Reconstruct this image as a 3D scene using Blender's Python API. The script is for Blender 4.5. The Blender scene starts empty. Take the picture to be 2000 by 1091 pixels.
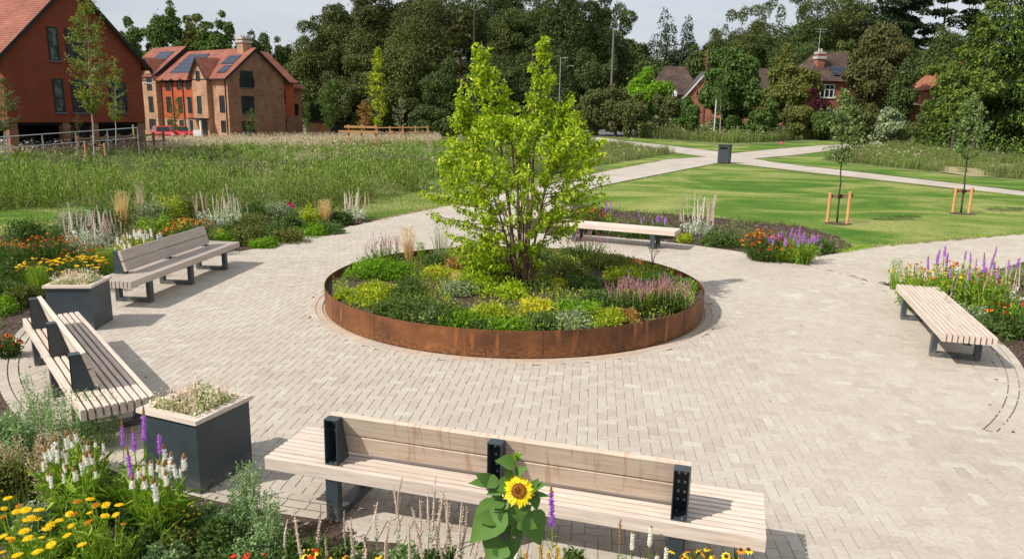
import bpy, math, random
import numpy as np
from mathutils import Vector, Matrix, Euler
R = np.random.default_rng(7)
PI = math.pi
sc = bpy.context.scene
COL = bpy.context.scene.collection

# ------------------------------------------------------------------ camera
F_, TH, RO, HC = 1481.2315, 0.217848, 0.0187658, 3.0673
cd = bpy.data.cameras.new('camera'); cam = bpy.data.objects.new('camera', cd); COL.objects.link(cam)
cd.sensor_width = 36; cd.lens = F_/2000*36; cd.clip_end = 3000; cd.clip_start = .05
cam.matrix_world = Matrix.Translation((0, 0, HC)) @ Euler((PI/2-TH, 0, 0)).to_matrix().to_4x4() @ Matrix.Rotation(RO, 4, 'Z')
sc.camera = cam

def sstep(x, a, b):
    t = np.clip((np.asarray(x, float)-a)/(b-a), 0, 1); return t*t*(3-2*t)
def T(x, y):                       # height of the land: level near the plaza, rising gently far to the right
    r = 0.022*np.clip(np.asarray(y, float)-52, 0, 50)*sstep(x, -12, 12)
    l = -0.45*sstep(y, 50, 75)*(1-sstep(x, -26, -8))
    return r + l
def ray(u, v):
    U = u-1000; V = v-545.5
    a = (U*math.cos(RO)+V*math.sin(RO))/F_; b = (-U*math.sin(RO)+V*math.cos(RO))/F_
    return np.array([a, math.cos(TH)-b*math.sin(TH), -math.sin(TH)-b*math.cos(TH)])
def G(u, v, z=0.0):                # ground point seen at a photo position, z metres above the land
    d = ray(u, v); h = z
    for _ in range(12):
        t = (h-HC)/d[2] if d[2] < -1e-4 else 1e9
        if t < 0 or t*d[1] > 128: t = 128/d[1]
        p = d*t; h = z+float(T(p[0], p[1]))
    return np.array([p[0], p[1]])
def PD(u, v, D):
    d = ray(u, v); q = d*D/d[1]; return np.array([q[0], q[1], q[2]+HC])

# ------------------------------------------------------------------ materials
def nmat(name):
    m = bpy.data.materials.new(name); m.use_nodes = True
    n = m.node_tree.nodes; n.clear(); out = n.new('ShaderNodeOutputMaterial')
    return m, n, m.node_tree.links, out
def ramp(n, cols):
    r = n.new('ShaderNodeValToRGB'); e = r.color_ramp.elements
    e[0].position = cols[0][0]; e[0].color = (*cols[0][1], 1); e[1].position = cols[-1][0]; e[1].color = (*cols[-1][1], 1)
    for p, c in cols[1:-1]:
        q = e.new(p); q.color = (*c, 1)
    return r
LBR = 1.35
def leafmat(name, cols, trans=.35, rough=.55, spec=.25, patch=None, pscale=.6, tr_tint=1.25):
    """foliage: every leaf (mesh island) takes its own colour from cols, with slower patches on top"""
    m, n, l, out = nmat(name)
    g = n.new('ShaderNodeNewGeometry')
    LB = LBR if trans > .12 else 1.0
    cols = [(p_, tuple(min(.92, x*LB) for x in c_)) for p_, c_ in cols]
    cols = [(i/(len(cols)-1) if len(cols) > 1 else 0, c) for i, c in enumerate(cols)] if not isinstance(cols[0][1], tuple) else cols
    r = ramp(n, cols); l.new(g.outputs['Random Per Island'], r.inputs[0])
    col = r.outputs[0]
    if patch:
        tc = n.new('ShaderNodeTexCoord'); nz = n.new('ShaderNodeTexNoise'); nz.inputs['Scale'].default_value = pscale; nz.inputs['Detail'].default_value = 4
        l.new(tc.outputs['Object'], nz.inputs['Vector'])
        rr = n.new('ShaderNodeMapRange'); rr.inputs[1].default_value = .42; rr.inputs[2].default_value = .62; l.new(nz.outputs['Fac'], rr.inputs[0])
        mx = n.new('ShaderNodeMix'); mx.data_type = 'RGBA'; mx.blend_type = 'MIX'
        sc_ = n.new('ShaderNodeMath'); sc_.operation = 'MULTIPLY'; sc_.inputs[1].default_value = .75; l.new(rr.outputs[0], sc_.inputs[0])
        l.new(sc_.outputs[0], mx.inputs['Factor']); l.new(col, mx.inputs['A']); mx.inputs['B'].default_value = (*patch, 1)
        col = mx.outputs['Result']
    p = n.new('ShaderNodeBsdfPrincipled'); p.inputs['Roughness'].default_value = rough; p.inputs['Specular IOR Level'].default_value = spec
    l.new(col, p.inputs['Base Color'])
    if trans > 0:
        t = n.new('ShaderNodeBsdfTranslucent'); hs = n.new('ShaderNodeHueSaturation'); hs.inputs['Value'].default_value = tr_tint; hs.inputs['Saturation'].default_value = 1.1
        l.new(col, hs.inputs['Color']); l.new(hs.outputs[0], t.inputs['Color'])
        mix = n.new('ShaderNodeMixShader'); mix.inputs[0].default_value = trans
        l.new(p.outputs[0], mix.inputs[1]); l.new(t.outputs[0], mix.inputs[2]); l.new(mix.outputs[0], out.inputs[0])
    else: l.new(p.outputs[0], out.inputs[0])
    return m
def mat(name, c, rough=.7, c2=None, scale=3, detail=5, bump=0, bscale=40, metal=0, spec=.3, stretch=None, c3=None, lo=.35, hi=.65, island=0):
    m, n, l, out = nmat(name)
    p = n.new('ShaderNodeBsdfPrincipled'); p.inputs['Roughness'].default_value = rough; p.inputs['Metallic'].default_value = metal
    p.inputs['Specular IOR Level'].default_value = spec; l.new(p.outputs[0], out.inputs[0])
    tc = n.new('ShaderNodeTexCoord'); vec = tc.outputs['Object']
    if stretch:
        mp = n.new('ShaderNodeMapping'); mp.inputs['Scale'].default_value = stretch; l.new(vec, mp.inputs[0]); vec = mp.outputs[0]
    p.inputs['Base Color'].default_value = (*c, 1); col = None
    if c2:
        nz = n.new('ShaderNodeTexNoise'); nz.inputs['Scale'].default_value = scale; nz.inputs['Detail'].default_value = detail; nz.inputs['Roughness'].default_value = .6
        l.new(vec, nz.inputs['Vector'])
        cs = [(lo, c), (hi, c2)] if not c3 else [(lo, c), ((lo+hi)/2, c2), (hi, c3)]
        r = ramp(n, cs); l.new(nz.outputs['Fac'], r.inputs[0]); col = r.outputs[0]
        l.new(col, p.inputs['Base Color'])
    if island:
        g = n.new('ShaderNodeNewGeometry'); hs = n.new('ShaderNodeHueSaturation')
        mr = n.new('ShaderNodeMapRange'); mr.inputs[3].default_value = 1-island; mr.inputs[4].default_value = 1+island
        l.new(g.outputs['Random Per Island'], mr.inputs[0]); l.new(mr.outputs[0], hs.inputs['Value'])
        if col: l.new(col, hs.inputs['Color'])
        else: hs.inputs['Color'].default_value = (*c, 1)
        l.new(hs.outputs[0], p.inputs['Base Color'])
    if bump:
        b = n.new('ShaderNodeBump'); b.inputs['Strength'].default_value = bump; b.inputs['Distance'].default_value = .02
        nb = n.new('ShaderNodeTexNoise'); nb.inputs['Scale'].default_value = bscale; nb.inputs['Detail'].default_value = 6
        l.new(vec, nb.inputs['Vector']); l.new(nb.outputs['Fac'], b.inputs['Height']); l.new(b.outputs[0], p.inputs['Normal'])
    return m
def tilemat(name, c, c2, sx, sz, mortar, axis='XZ', rough=.8, bump=.4, off=.5, msize=.02, vary=.35):
    """brick / tile courses laid out in the object's own metres"""
    m, n, l, out = nmat(name)
    p = n.new('ShaderNodeBsdfPrincipled'); p.inputs['Roughness'].default_value = rough; p.inputs['Specular IOR Level'].default_value = .2; l.new(p.outputs[0], out.inputs[0])
    tc = n.new('ShaderNodeTexCoord'); sep = n.new('ShaderNodeSeparateXYZ'); l.new(tc.outputs['Object'], sep.inputs[0])
    cmb = n.new('ShaderNodeCombineXYZ')
    add = n.new('ShaderNodeMath'); add.operation = 'ADD'; l.new(sep.outputs['X'], add.inputs[0]); l.new(sep.outputs['Y'], add.inputs[1])
    l.new(add.outputs[0], cmb.inputs['X']); l.new(sep.outputs['Z'], cmb.inputs['Y'])
    b = n.new('ShaderNodeTexBrick'); b.inputs['Scale'].default_value = 1; b.inputs['Brick Width'].default_value = sx; b.inputs['Row Height'].default_value = sz
    b.inputs['Mortar Size'].default_value = msize*sz; b.inputs['Color1'].default_value = (*c, 1); b.inputs['Color2'].default_value = (*c2, 1); b.inputs['Mortar'].default_value = (*mortar, 1)
    b.offset = off; l.new(cmb.outputs[0], b.inputs['Vector'])
    nz = n.new('ShaderNodeTexNoise'); nz.inputs['Scale'].default_value = .9; nz.inputs['Detail'].default_value = 6; l.new(tc.outputs['Object'], nz.inputs['Vector'])
    mr = n.new('ShaderNodeMapRange'); mr.inputs[1].default_value = .3; mr.inputs[2].default_value = .7; mr.inputs[3].default_value = 1-vary; mr.inputs[4].default_value = 1+vary*.6; l.new(nz.outputs['Fac'], mr.inputs[0])
    hs = n.new('ShaderNodeHueSaturation'); l.new(b.outputs['Color'], hs.inputs['Color']); l.new(mr.outputs[0], hs.inputs['Value']); l.new(hs.outputs[0], p.inputs['Base Color'])
    if bump:
        bp_ = n.new('ShaderNodeBump'); bp_.inputs['Strength'].default_value = bump; bp_.inputs['Distance'].default_value = .02; bp_.invert = True
        l.new(b.outputs['Fac'], bp_.inputs['Height']); l.new(bp_.outputs[0], p.inputs['Normal'])
    return m
def glass(name, c=(.012, .02, .025), rough=.06):
    m = mat(name, c, rough, spec=.9); return m

# ------------------------------------------------------------------ mesh building
class Geo:
    """collects vertices and faces (arrays or single faces) for ONE mesh"""
    def __init__(s): s.v = []; s.n = 0; s.f = {}
    def add(s, V, Fc, ):
        V = np.asarray(V, float).reshape(-1, 3); Fc = np.asarray(Fc, int); s.v.append(V)
        s.f.setdefault(Fc.shape[1], []).append(Fc+s.n); s.n += len(V); return s
    def poly(s, V): V = np.asarray(V, float); return s.add(V, np.arange(len(V))[None])
    def box(s, a, b, rz=0, about=None):
        (x0, y0, z0), (x1, y1, z1) = a, b
        V = np.array([(x0,y0,z0),(x1,y0,z0),(x1,y1,z0),(x0,y1,z0),(x0,y0,z1),(x1,y0,z1),(x1,y1,z1),(x0,y1,z1)], float)
        if rz:
            o = np.array(about if about is not None else [(x0+x1)/2, (y0+y1)/2]); c, s_ = math.cos(rz), math.sin(rz)
            q = V[:, :2]-o; V[:, 0] = o[0]+q[:, 0]*c-q[:, 1]*s_; V[:, 1] = o[1]+q[:, 0]*s_+q[:, 1]*c
        return s.add(V, [(0,3,2,1),(4,5,6,7),(0,1,5,4),(1,2,6,5),(2,3,7,6),(3,0,4,7)])
    def hexa(s, V): return s.add(V, [(0,3,2,1),(4,5,6,7),(0,1,5,4),(1,2,6,5),(2,3,7,6),(3,0,4,7)])
    def prism(s, pts, a, b, axis='y'):
        """2-D outline (x,z) pushed along y from a to b (or (y,z) along x)"""
        n = len(pts); P = np.asarray(pts, float)
        mk = lambda t: np.stack([P[:, 0], np.full(n, t), P[:, 1]], 1) if axis == 'y' else (np.stack([np.full(n, t), P[:, 0], P[:, 1]], 1) if axis == 'x' else np.stack([P[:, 0], P[:, 1], np.full(n, t)], 1))
        s.v.append(np.vstack([mk(a), mk(b)])); o = s.n
        s.f.setdefault(n, []).append(np.array([[o+i for i in range(n)], [o+n+n-1-i for i in range(n)]]))
        s.f.setdefault(4, []).append(np.array([[o+i, o+n+i, o+n+(i+1) % n, o+(i+1) % n] for i in range(n)])); s.n += 2*n; return s
    def tube(s, P, r, k=6, cap=True):
        P = np.asarray(P, float); m = len(P); r = np.broadcast_to(np.asarray(r, float), (m,))
        d = np.gradient(P, axis=0); d /= np.linalg.norm(d, axis=1)[:, None]+1e-9
        ref = np.where(np.abs(d[:, 2:3]) > .9, np.array([[1., 0, 0]]), np.array([[0, 0, 1.]]))
        a = np.cross(d, ref); a /= np.linalg.norm(a, axis=1)[:, None]+1e-9; b = np.cross(d, a)
        t = np.arange(k)*2*PI/k
        V = P[:, None]+r[:, None, None]*(a[:, None]*np.cos(t)[None, :, None]+b[:, None]*np.sin(t)[None, :, None])
        i, j = np.meshgrid(np.arange(m-1), np.arange(k), indexing='ij'); j2 = (j+1) % k
        s.add(V.reshape(-1, 3), np.stack([i*k+j, i*k+j2, (i+1)*k+j2, (i+1)*k+j], -1).reshape(-1, 4))
        if cap:
            o = s.n-m*k; s.f.setdefault(k, []).append(np.array([[o+(m-1)*k+q for q in range(k)], [o+k-1-q for q in range(k)]]))
        return s
    def lathe(s, prof, c=(0, 0, 0), k=16):
        P = np.asarray(prof, float); t = np.arange(k)*2*PI/k; m = len(P)
        V = np.stack([c[0]+P[:, 0:1]*np.cos(t), c[1]+P[:, 0:1]*np.sin(t), c[2]+P[:, 1:2]+0*t], -1)
        i, j = np.meshgrid(np.arange(m-1), np.arange(k), indexing='ij'); j2 = (j+1) % k
        return s.add(V.reshape(-1, 3), np.stack([i*k+j, i*k+j2, (i+1)*k+j2, (i+1)*k+j], -1).reshape(-1, 4))
    def build(s, name, m, parent=None, smooth=False, loc=None):
        me = bpy.data.meshes.new(name); V = np.vstack(s.v).astype(np.float32)
        me.vertices.add(len(V)); me.vertices.foreach_set('co', V.ravel())
        loops = []; starts = []; o = 0
        for k, L in s.f.items():
            A = np.vstack(L); loops.append(A.ravel()); starts.append(o+np.arange(len(A))*k); o += A.size
        loops = np.concatenate(loops).astype(np.int32); starts = np.concatenate(starts).astype(np.int32)
        me.loops.add(len(loops)); me.loops.foreach_set('vertex_index', loops)
        me.polygons.add(len(starts)); me.polygons.foreach_set('loop_start', starts)
        me.update(calc_edges=True); me.validate()
        me.polygons.foreach_set('use_smooth', np.full(len(me.polygons), bool(smooth)))
        me.materials.append(m)
        ob = bpy.data.objects.new(name, me); COL.objects.link(ob)
        if parent: ob.parent = parent
        if loc is not None: ob.location = loc
        return ob
def nrm(v): return v/(np.linalg.norm(v, axis=-1, keepdims=True)+1e-9)
def leaves(g, P, D, N, L, W, fold=.25, droop=.15):
    """diamond leaves: base P, direction D, facing N, length L, width W (4 verts, 2 tris sharing the midrib)"""
    P = np.asarray(P, float); n = len(P)
    if not n: return g
    D = nrm(np.broadcast_to(D, (n, 3))); N = np.broadcast_to(N, (n, 3)); S = nrm(np.cross(D, N)); N = np.cross(S, D)
    L = np.broadcast_to(L, (n,))[:, None]; W = np.broadcast_to(W, (n,))[:, None]
    mid = P+D*L*.45
    V = np.stack([P, mid+S*W*.5+N*W*fold, P+D*L-N*L*droop, mid-S*W*.5+N*W*fold], 1)
    F = np.arange(n)[:, None]*4
    g.add(V.reshape(-1, 3), np.concatenate([F+np.array([[0, 1, 2]]), F+np.array([[0, 2, 3]])])); return g
def blades(g, P, H, W, lean=.25, seg=2, az=None, curve=.35):
    """grass blades: root P, height H, width W"""
    P = np.asarray(P, float); n = len(P)
    if not n: return g
    H = np.broadcast_to(H, (n,)); W = np.broadcast_to(W, (n,)); az = R.uniform(0, 2*PI, n) if az is None else az
    ln = np.abs(R.normal(0, 1, n))*lean*H
    dx = np.cos(az)*ln; dy = np.sin(az)*ln; f = R.uniform(0, 2*PI, n); wx = np.cos(f)*W/2; wy = np.sin(f)*W/2
    z = np.zeros(n)
    base = np.stack([-wx, -wy, z], 1); base2 = np.stack([wx, wy, z], 1)
    m = np.stack([dx*curve, dy*curve, H*.55], 1); t = np.stack([dx, dy, H], 1)
    V = np.stack([P+base, P+base2, P+m+base2*.8, P+m+base*.8, P+t], 1).reshape(-1, 3)
    F = np.arange(n)[:, None]*5
    g.v.append(V); o = g.n; g.n += len(V)
    g.f.setdefault(4, []).append(F+o+np.array([[0, 1, 2, 3]])); g.f.setdefault(3, []).append(F+o+np.array([[3, 2, 4]])); return g
def rand_dir(n, up=0.0):
    v = R.normal(0, 1, (n, 3)); v[:, 2] += up; return nrm(v)

# ------------------------------------------------------------------ naming
def tag(o, label=None, cat=None, group=None, kind=None):
    if label: o['label'] = label
    if cat: o['category'] = cat
    if group: o['group'] = group
    if kind: o['kind'] = kind
    return o
def thing(name, label, cat, loc=(0, 0, 0), rz=0, group=None):
    o = bpy.data.objects.new(name, None); COL.objects.link(o); o.location = loc; o.rotation_euler = (0, 0, rz); o.empty_display_size = .1
    return tag(o, label, cat, group)
def copy_tree(o, parent=None):
    c = o.copy(); COL.objects.link(c); c.parent = parent
    for ch in list(o.children): copy_tree(ch, c)
    return c
def inst(name, mesh, parent, loc, rz=0, s=1, tilt=(0, 0)):
    o = bpy.data.objects.new(name, mesh); COL.objects.link(o); o.parent = parent
    o.location = loc; o.rotation_euler = (tilt[0], tilt[1], rz); o.scale = (s, s, s) if np.isscalar(s) else s
    return o
def inpoly(P, poly):
    x, y = P[:, 0], P[:, 1]; c = np.zeros(len(P), bool); q = np.asarray(poly); j = len(q)-1
    for i in range(len(q)):
        xi, yi = q[i]; xj, yj = q[j]
        c ^= ((yi > y) != (yj > y)) & (x < (xj-xi)*(y-yi)/(yj-yi+1e-12)+xi); j = i
    return c
def scatter(poly, n):
    q = np.asarray(poly); lo, hi = q.min(0), q.max(0); out = []; tot = 0
    while tot < n:
        p = R.uniform(lo, hi, (n*2, 2)); p = p[inpoly(p, q)]; out.append(p); tot += len(p)
    return np.vstack(out)[:n]
def on_land(p, dz=0): return np.stack([p[:, 0], p[:, 1], T(p[:, 0], p[:, 1])+dz], 1)
# ================================================================== light, sky
SUN_EL, SH = math.radians(43), np.array([.93, .49])      # SH: where shadows point
w = bpy.data.worlds.new('World'); sc.world = w; w.use_nodes = True
n = w.node_tree.nodes; l = w.node_tree.links; n.clear()
sky = n.new('ShaderNodeTexSky'); sky.sky_type = 'NISHITA'; sky.sun_disc = False; sky.sun_elevation = SUN_EL
sun_az = math.atan2(-SH[1], -SH[0]); sky.sun_rotation = PI/2-sun_az; sky.dust_density = 2.0; sky.air_density = 1.0
bg = n.new('ShaderNodeBackground'); bg.inputs['Strength'].default_value = .11; ow = n.new('ShaderNodeOutputWorld')
tc = n.new('ShaderNodeTexCoord'); mp = n.new('ShaderNodeMapping'); mp.inputs['Scale'].default_value = (1, 1, 4.5)
nz = n.new('ShaderNodeTexNoise'); nz.inputs['Scale'].default_value = 3.2; nz.inputs['Detail'].default_value = 7; nz.inputs['Roughness'].default_value = .55
l.new(tc.outputs['Generated'], mp.inputs[0]); l.new(mp.outputs[0], nz.inputs['Vector'])
cl = ramp(n, [(.3, (4.6, 5.0, 5.6)), (.7, (6.6, 6.7, 6.9))]); l.new(nz.outputs['Fac'], cl.inputs[0])
mx = n.new('ShaderNodeMix'); mx.data_type = 'RGBA'; mx.inputs['Factor'].default_value = .8
l.new(sky.outputs[0], mx.inputs['A']); l.new(cl.outputs[0], mx.inputs['B']); l.new(mx.outputs['Result'], bg.inputs[0]); l.new(bg.outputs[0], ow.inputs[0])
sd = bpy.data.lights.new('sun', 'SUN'); sd.energy = 4.2; sd.angle = math.radians(.6); sd.color = (1, .95, .87)
so = bpy.data.objects.new('sun', sd); COL.objects.link(so)
dirn = Vector((SH[0]/np.hypot(*SH)*math.cos(SUN_EL), SH[1]/np.hypot(*SH)*math.cos(SUN_EL), -math.sin(SUN_EL)))
so.rotation_euler = dirn.to_track_quat('-Z', 'Y').to_euler(); so.location = (-20, -10, 30)
vs = sc.view_settings; vs.view_transform = 'Standard'; vs.look = 'None'; vs.exposure = 0.22; vs.gamma = 1

# ================================================================== materials of the ground
PCX, PCY, PR, PH = 0.041, 12.30, 3.07, 0.36
def pavemat(name, bricks=False):
    m, n, l, out = nmat(name)
    p = n.new('ShaderNodeBsdfPrincipled'); p.inputs['Roughness'].default_value = .85; p.inputs['Specular IOR Level'].default_value = .2; l.new(p.outputs[0], out.inputs[0])
    tc = n.new('ShaderNodeTexCoord'); g = n.new('ShaderNodeNewGeometry')
    n1 = n.new('ShaderNodeTexNoise'); n1.inputs['Scale'].default_value = .55; n1.inputs['Detail'].default_value = 7; n1.inputs['Roughness'].default_value = .62
    n2 = n.new('ShaderNodeTexNoise'); n2.inputs['Scale'].default_value = 26; n2.inputs['Detail'].default_value = 6
    for q in (n1, n2): l.new(tc.outputs['Object'], q.inputs['Vector'])
    r1 = ramp(n, [(.28, (.375, .322, .268)), (.45, (.45, .395, .335)), (.58, (.488, .434, .375)), (.74, (.565, .518, .46))]); l.new(n1.outputs['Fac'], r1.inputs[0])
    col = r1.outputs[0]
    if bricks:
        r2 = ramp(n, [(0, (.39, .33, .26)), (.12, (.44, .38, .30)), (.55, (.48, .42, .34)), (.93, (.52, .465, .385)), (1, (.60, .56, .49))]); l.new(g.outputs['Random Per Island'], r2.inputs[0])
        mx = n.new('ShaderNodeMix'); mx.data_type = 'RGBA'; mx.inputs['Factor'].default_value = .5; l.new(col, mx.inputs['A']); l.new(r2.outputs[0], mx.inputs['B']); col = mx.outputs['Result']
    mr = n.new('ShaderNodeMapRange'); mr.inputs[1].default_value = .25; mr.inputs[2].default_value = .75; mr.inputs[3].default_value = .86; mr.inputs[4].default_value = 1.1; l.new(n2.outputs['Fac'], mr.inputs[0])
    hs = n.new('ShaderNodeHueSaturation'); l.new(col, hs.inputs['Color']); l.new(mr.outputs[0], hs.inputs['Value']); col = hs.outputs[0]
    n5 = n.new('ShaderNodeTexNoise'); n5.inputs['Scale'].default_value = 1.5; n5.inputs['Detail'].default_value = 9; n5.inputs['Roughness'].default_value = .72; n5.inputs['Distortion'].default_value = .5; l.new(tc.outputs['Object'], n5.inputs['Vector'])
    m5 = n.new('ShaderNodeMapRange'); m5.inputs[1].default_value = .58; m5.inputs[2].default_value = .78; m5.inputs[3].default_value = 0; m5.inputs[4].default_value = .42; l.new(n5.outputs['Fac'], m5.inputs[0])
    x5 = n.new('ShaderNodeMix'); x5.data_type = 'RGBA'; l.new(m5.outputs[0], x5.inputs['Factor']); l.new(col, x5.inputs['A']); x5.inputs['B'].default_value = (.27, .215, .165, 1); col = x5.outputs['Result']
    if bricks:   # rust washed out of the steel ring stains the blocks round it
        vm = n.new('ShaderNodeVectorMath'); vm.operation = 'DISTANCE'; vm.inputs[1].default_value = (PCX, PCY, 0); l.new(tc.outputs['Object'], vm.inputs[0])
        m2 = n.new('ShaderNodeMapRange'); m2.inputs[1].default_value = 3.08; m2.inputs[2].default_value = 3.34; m2.inputs[3].default_value = .55; m2.inputs[4].default_value = 0; l.new(vm.outputs['Value'], m2.inputs[0])
        mm = n.new('ShaderNodeMath'); mm.operation = 'MULTIPLY'; l.new(m2.outputs[0], mm.inputs[0])
        n3 = n.new('ShaderNodeTexNoise'); n3.inputs['Scale'].default_value = 2.2; n3.inputs['Detail'].default_value = 4; l.new(tc.outputs['Object'], n3.inputs['Vector'])
        m3 = n.new('ShaderNodeMapRange'); m3.inputs[1].default_value = .35; m3.inputs[2].default_value = .6; l.new(n3.outputs['Fac'], m3.inputs[0]); l.new(m3.outputs[0], mm.inputs[1])
        mx = n.new('ShaderNodeMix'); mx.data_type = 'RGBA'; l.new(mm.outputs[0], mx.inputs['Factor']); l.new(col, mx.inputs['A']); mx.inputs['B'].default_value = (.52, .27, .11, 1); col = mx.outputs['Result']
    l.new(col, p.inputs['Base Color'])
    b = n.new('ShaderNodeBump'); b.inputs['Strength'].default_value = .25; b.inputs['Distance'].default_value = .004; l.new(n2.outputs['Fac'], b.inputs['Height']); l.new(b.outputs[0], p.inputs['Normal'])
    return m
M_block = pavemat('paving_blocks', True); M_path = pavemat('path_paving')
M_joint = mat('joint_sand', (.43, .36, .28), .95, (.37, .30, .23), 30)
def lawnmat(name, a, b, c, s1=.35, stretch=(1, 1, 1)):
    m, n, l, out = nmat(name)
    p = n.new('ShaderNodeBsdfPrincipled'); p.inputs['Roughness'].default_value = .9; p.inputs['Specular IOR Level'].default_value = .1; l.new(p.outputs[0], out.inputs[0])
    tc = n.new('ShaderNodeTexCoord'); mp = n.new('ShaderNodeMapping'); mp.inputs['Scale'].default_value = stretch; l.new(tc.outputs['Object'], mp.inputs[0])
    n1 = n.new('ShaderNodeTexNoise'); n1.inputs['Scale'].default_value = s1; n1.inputs['Detail'].default_value = 8; n1.inputs['Roughness'].default_value = .6; n1.inputs['Distortion'].default_value = 1.6; l.new(mp.outputs[0], n1.inputs['Vector'])
    n2 = n.new('ShaderNodeTexNoise'); n2.inputs['Scale'].default_value = 14; n2.inputs['Detail'].default_value = 8; n2.inputs['Roughness'].default_value = .7; l.new(tc.outputs['Object'], n2.inputs['Vector'])
    r = ramp(n, [(.36, a), (.47, b), (.53, tuple((x+y)/2 for x, y in zip(b, c))), (.62, c)]); l.new(n1.outputs['Fac'], r.inputs[0])
    mr = n.new('ShaderNodeMapRange'); mr.inputs[1].default_value = .25; mr.inputs[2].default_value = .75; mr.inputs[3].default_value = .6; mr.inputs[4].default_value = 1.3; l.new(n2.outputs['Fac'], mr.inputs[0])
    hs = n.new('ShaderNodeHueSaturation'); l.new(r.outputs[0], hs.inputs['Color']); l.new(mr.outputs[0], hs.inputs['Value']); l.new(hs.outputs[0], p.inputs['Base Color'])
    bp_ = n.new('ShaderNodeBump'); bp_.inputs['Strength'].default_value = .6; bp_.inputs['Distance'].default_value = .03; l.new(n2.outputs['Fac'], bp_.inputs['Height']); l.new(bp_.outputs[0], p.inputs['Normal'])
    return m
M_ground = lawnmat('rough_grass_ground', (.085, .13, .035), (.12, .165, .05), (.2, .2, .09), .25)
M_lawn = lawnmat('mown_lawn', (.062, .15, .018), (.12, .20, .03), (.30, .31, .10), .21, (.7, 1.05, 1))
M_soil = mat('bark_mulch_soil', (.055, .036, .026), .95, (.11, .075, .055), 22, bump=.8, bscale=35)
M_earth = mat('bare_earth', (.30, .21, .13), .95, (.19, .13, .075), 3, bump=.5, bscale=14)
M_dry = mat('dry_strimmed_grass', (.42, .32, .20), .95, (.20, .21, .08), 2.4, bump=.5, bscale=14)

# ================================================================== land
g = Geo()
ys = np.concatenate([np.linspace(-30, 50, 9), np.linspace(55, 200, 30), [260, 400, 700, 1200, 2000]]); xs = np.concatenate([[-1500, -600, -300, -150], np.linspace(-80, 160, 61), [250, 400, 900, 1800]])
X, Y = np.meshgrid(xs, ys); Z = T(X, np.minimum(Y, 160))-.035
k = len(xs); i, j = np.meshgrid(np.arange(len(ys)-1), np.arange(k-1), indexing='ij')
g.add(np.stack([X, Y, Z], -1).reshape(-1, 3), np.stack([i*k+j, i*k+j+1, (i+1)*k+j+1, (i+1)*k+j], -1).reshape(-1, 4))
tag(g.build('ground', M_ground), kind='structure')
def sheet(name, poly, m, dz, grid=None):
    """flat sheet on the land from an outline; subdivided by strips so that it follows the slope"""
    import bmesh
    bm = bmesh.new(); vs_ = [bm.verts.new((p[0], p[1], 0)) for p in poly]; bm.faces.new(vs_)
    ymin, ymax = min(p[1] for p in poly), max(p[1] for p in poly)
    if ymax > 50:
        for y in np.arange(50, ymax, 6):
            bmesh.ops.bisect_plane(bm, geom=bm.verts[:]+bm.edges[:]+bm.faces[:], plane_co=(0, y, 0), plane_no=(0, 1, 0))
        xa, xb = min(p[0] for p in poly), max(p[0] for p in poly)
        for x in np.arange(math.floor(xa/6)*6, xb, 6):
            bmesh.ops.bisect_plane(bm, geom=bm.verts[:]+bm.edges[:]+bm.faces[:], plane_co=(x, 0, 0), plane_no=(1, 0, 0))
    bmesh.ops.triangulate(bm, faces=bm.faces[:])
    for v in bm.verts: v.co.z = float(T(v.co.x, v.co.y))+dz
    bmesh.ops.recalc_face_normals(bm, faces=bm.faces[:])
    for f in bm.faces:
        if f.normal.z < 0: f.normal_flip()
    me = bpy.data.meshes.new(name); bm.to_mesh(me); bm.free(); me.polygons.foreach_set('use_smooth', np.zeros(len(me.polygons), bool)); me.materials.append(m)
    o = bpy.data.objects.new(name, me); COL.objects.link(o); return o
def gl(*uv): return [tuple(G(*p)) for p in uv]
def arc(r, a0, a1, n=40, c=(PCX, PCY)):
    a = np.radians(np.linspace(a0, a1, n)); return [(c[0]+r*math.cos(t), c[1]+r*math.sin(t)) for t in a]
def ang(p): return math.degrees(math.atan2(p[1]-PCY, p[0]-PCX))
RK = 7.12
# paths (the whole network as outlines on the land)
edgeA_l = gl((600, 460), (835, 410)) + gl((1180, 335), (1303, 311), (1381, 306))
roadpath = gl((1278, 292), (1200, 280), (1150, 273), (1168, 266.5), (1212, 274), (1296, 283), (1399, 295))
upright = gl((1429, 299.5), (1514, 291), (1600, 284), (1636, 282.5), (1742, 268.5), (1796, 268), (1796, 271), (1748, 277), (1636, 292), (1553, 302.5), (1472, 309.5))
rightarm = gl((1500, 315), (1627, 330), (2000, 373.5), (2200, 398), (2200, 411), (2000, 382), (1860, 366.5), (1590, 337), (1426, 318), (1401, 318))
edgeA_r = gl((1180, 361), (1163, 365)) + [(1.4, 24.0), (-.2, 20.6), (.2, 19.45)]
pathA = [(-5.86, 16.1), (-5.5, 17.02)] + edgeA_l + roadpath + upright + rightarm + edgeA_r + [(0, 17)]
tag(sheet('path', pathA, M_path, -.0045), kind='structure')
pathC = [(4, 15), (5.83, 16.45)] + gl((1584, 501), (1640, 494), (1700, 483), (2000, 457), (2300, 420), (2300, 470), (2000, 510)) + [(9.1, 14.95), (7.3, 14.25), (6.87, 14.1), (5, 13)]
pathD = [(3, 9), (6.25, 8.77), (8, 8.0), (14, 6.9), (14, -2), (2.9, -2), (2.75, 3.3), (1.9, 4.02), (.6, 4.42), (-.9, 4.95), (0, 8)]
# plaza sheet (bedding sand under the blocks)
tag(sheet('plaza', arc(RK+.06, 0, 360, 120)[:-1], M_joint, -.012), kind='structure')
tag(sheet('path', pathC, M_joint, -.016), kind='structure')
tag(sheet('path', pathD, M_joint, -.020), kind='structure')
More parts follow.
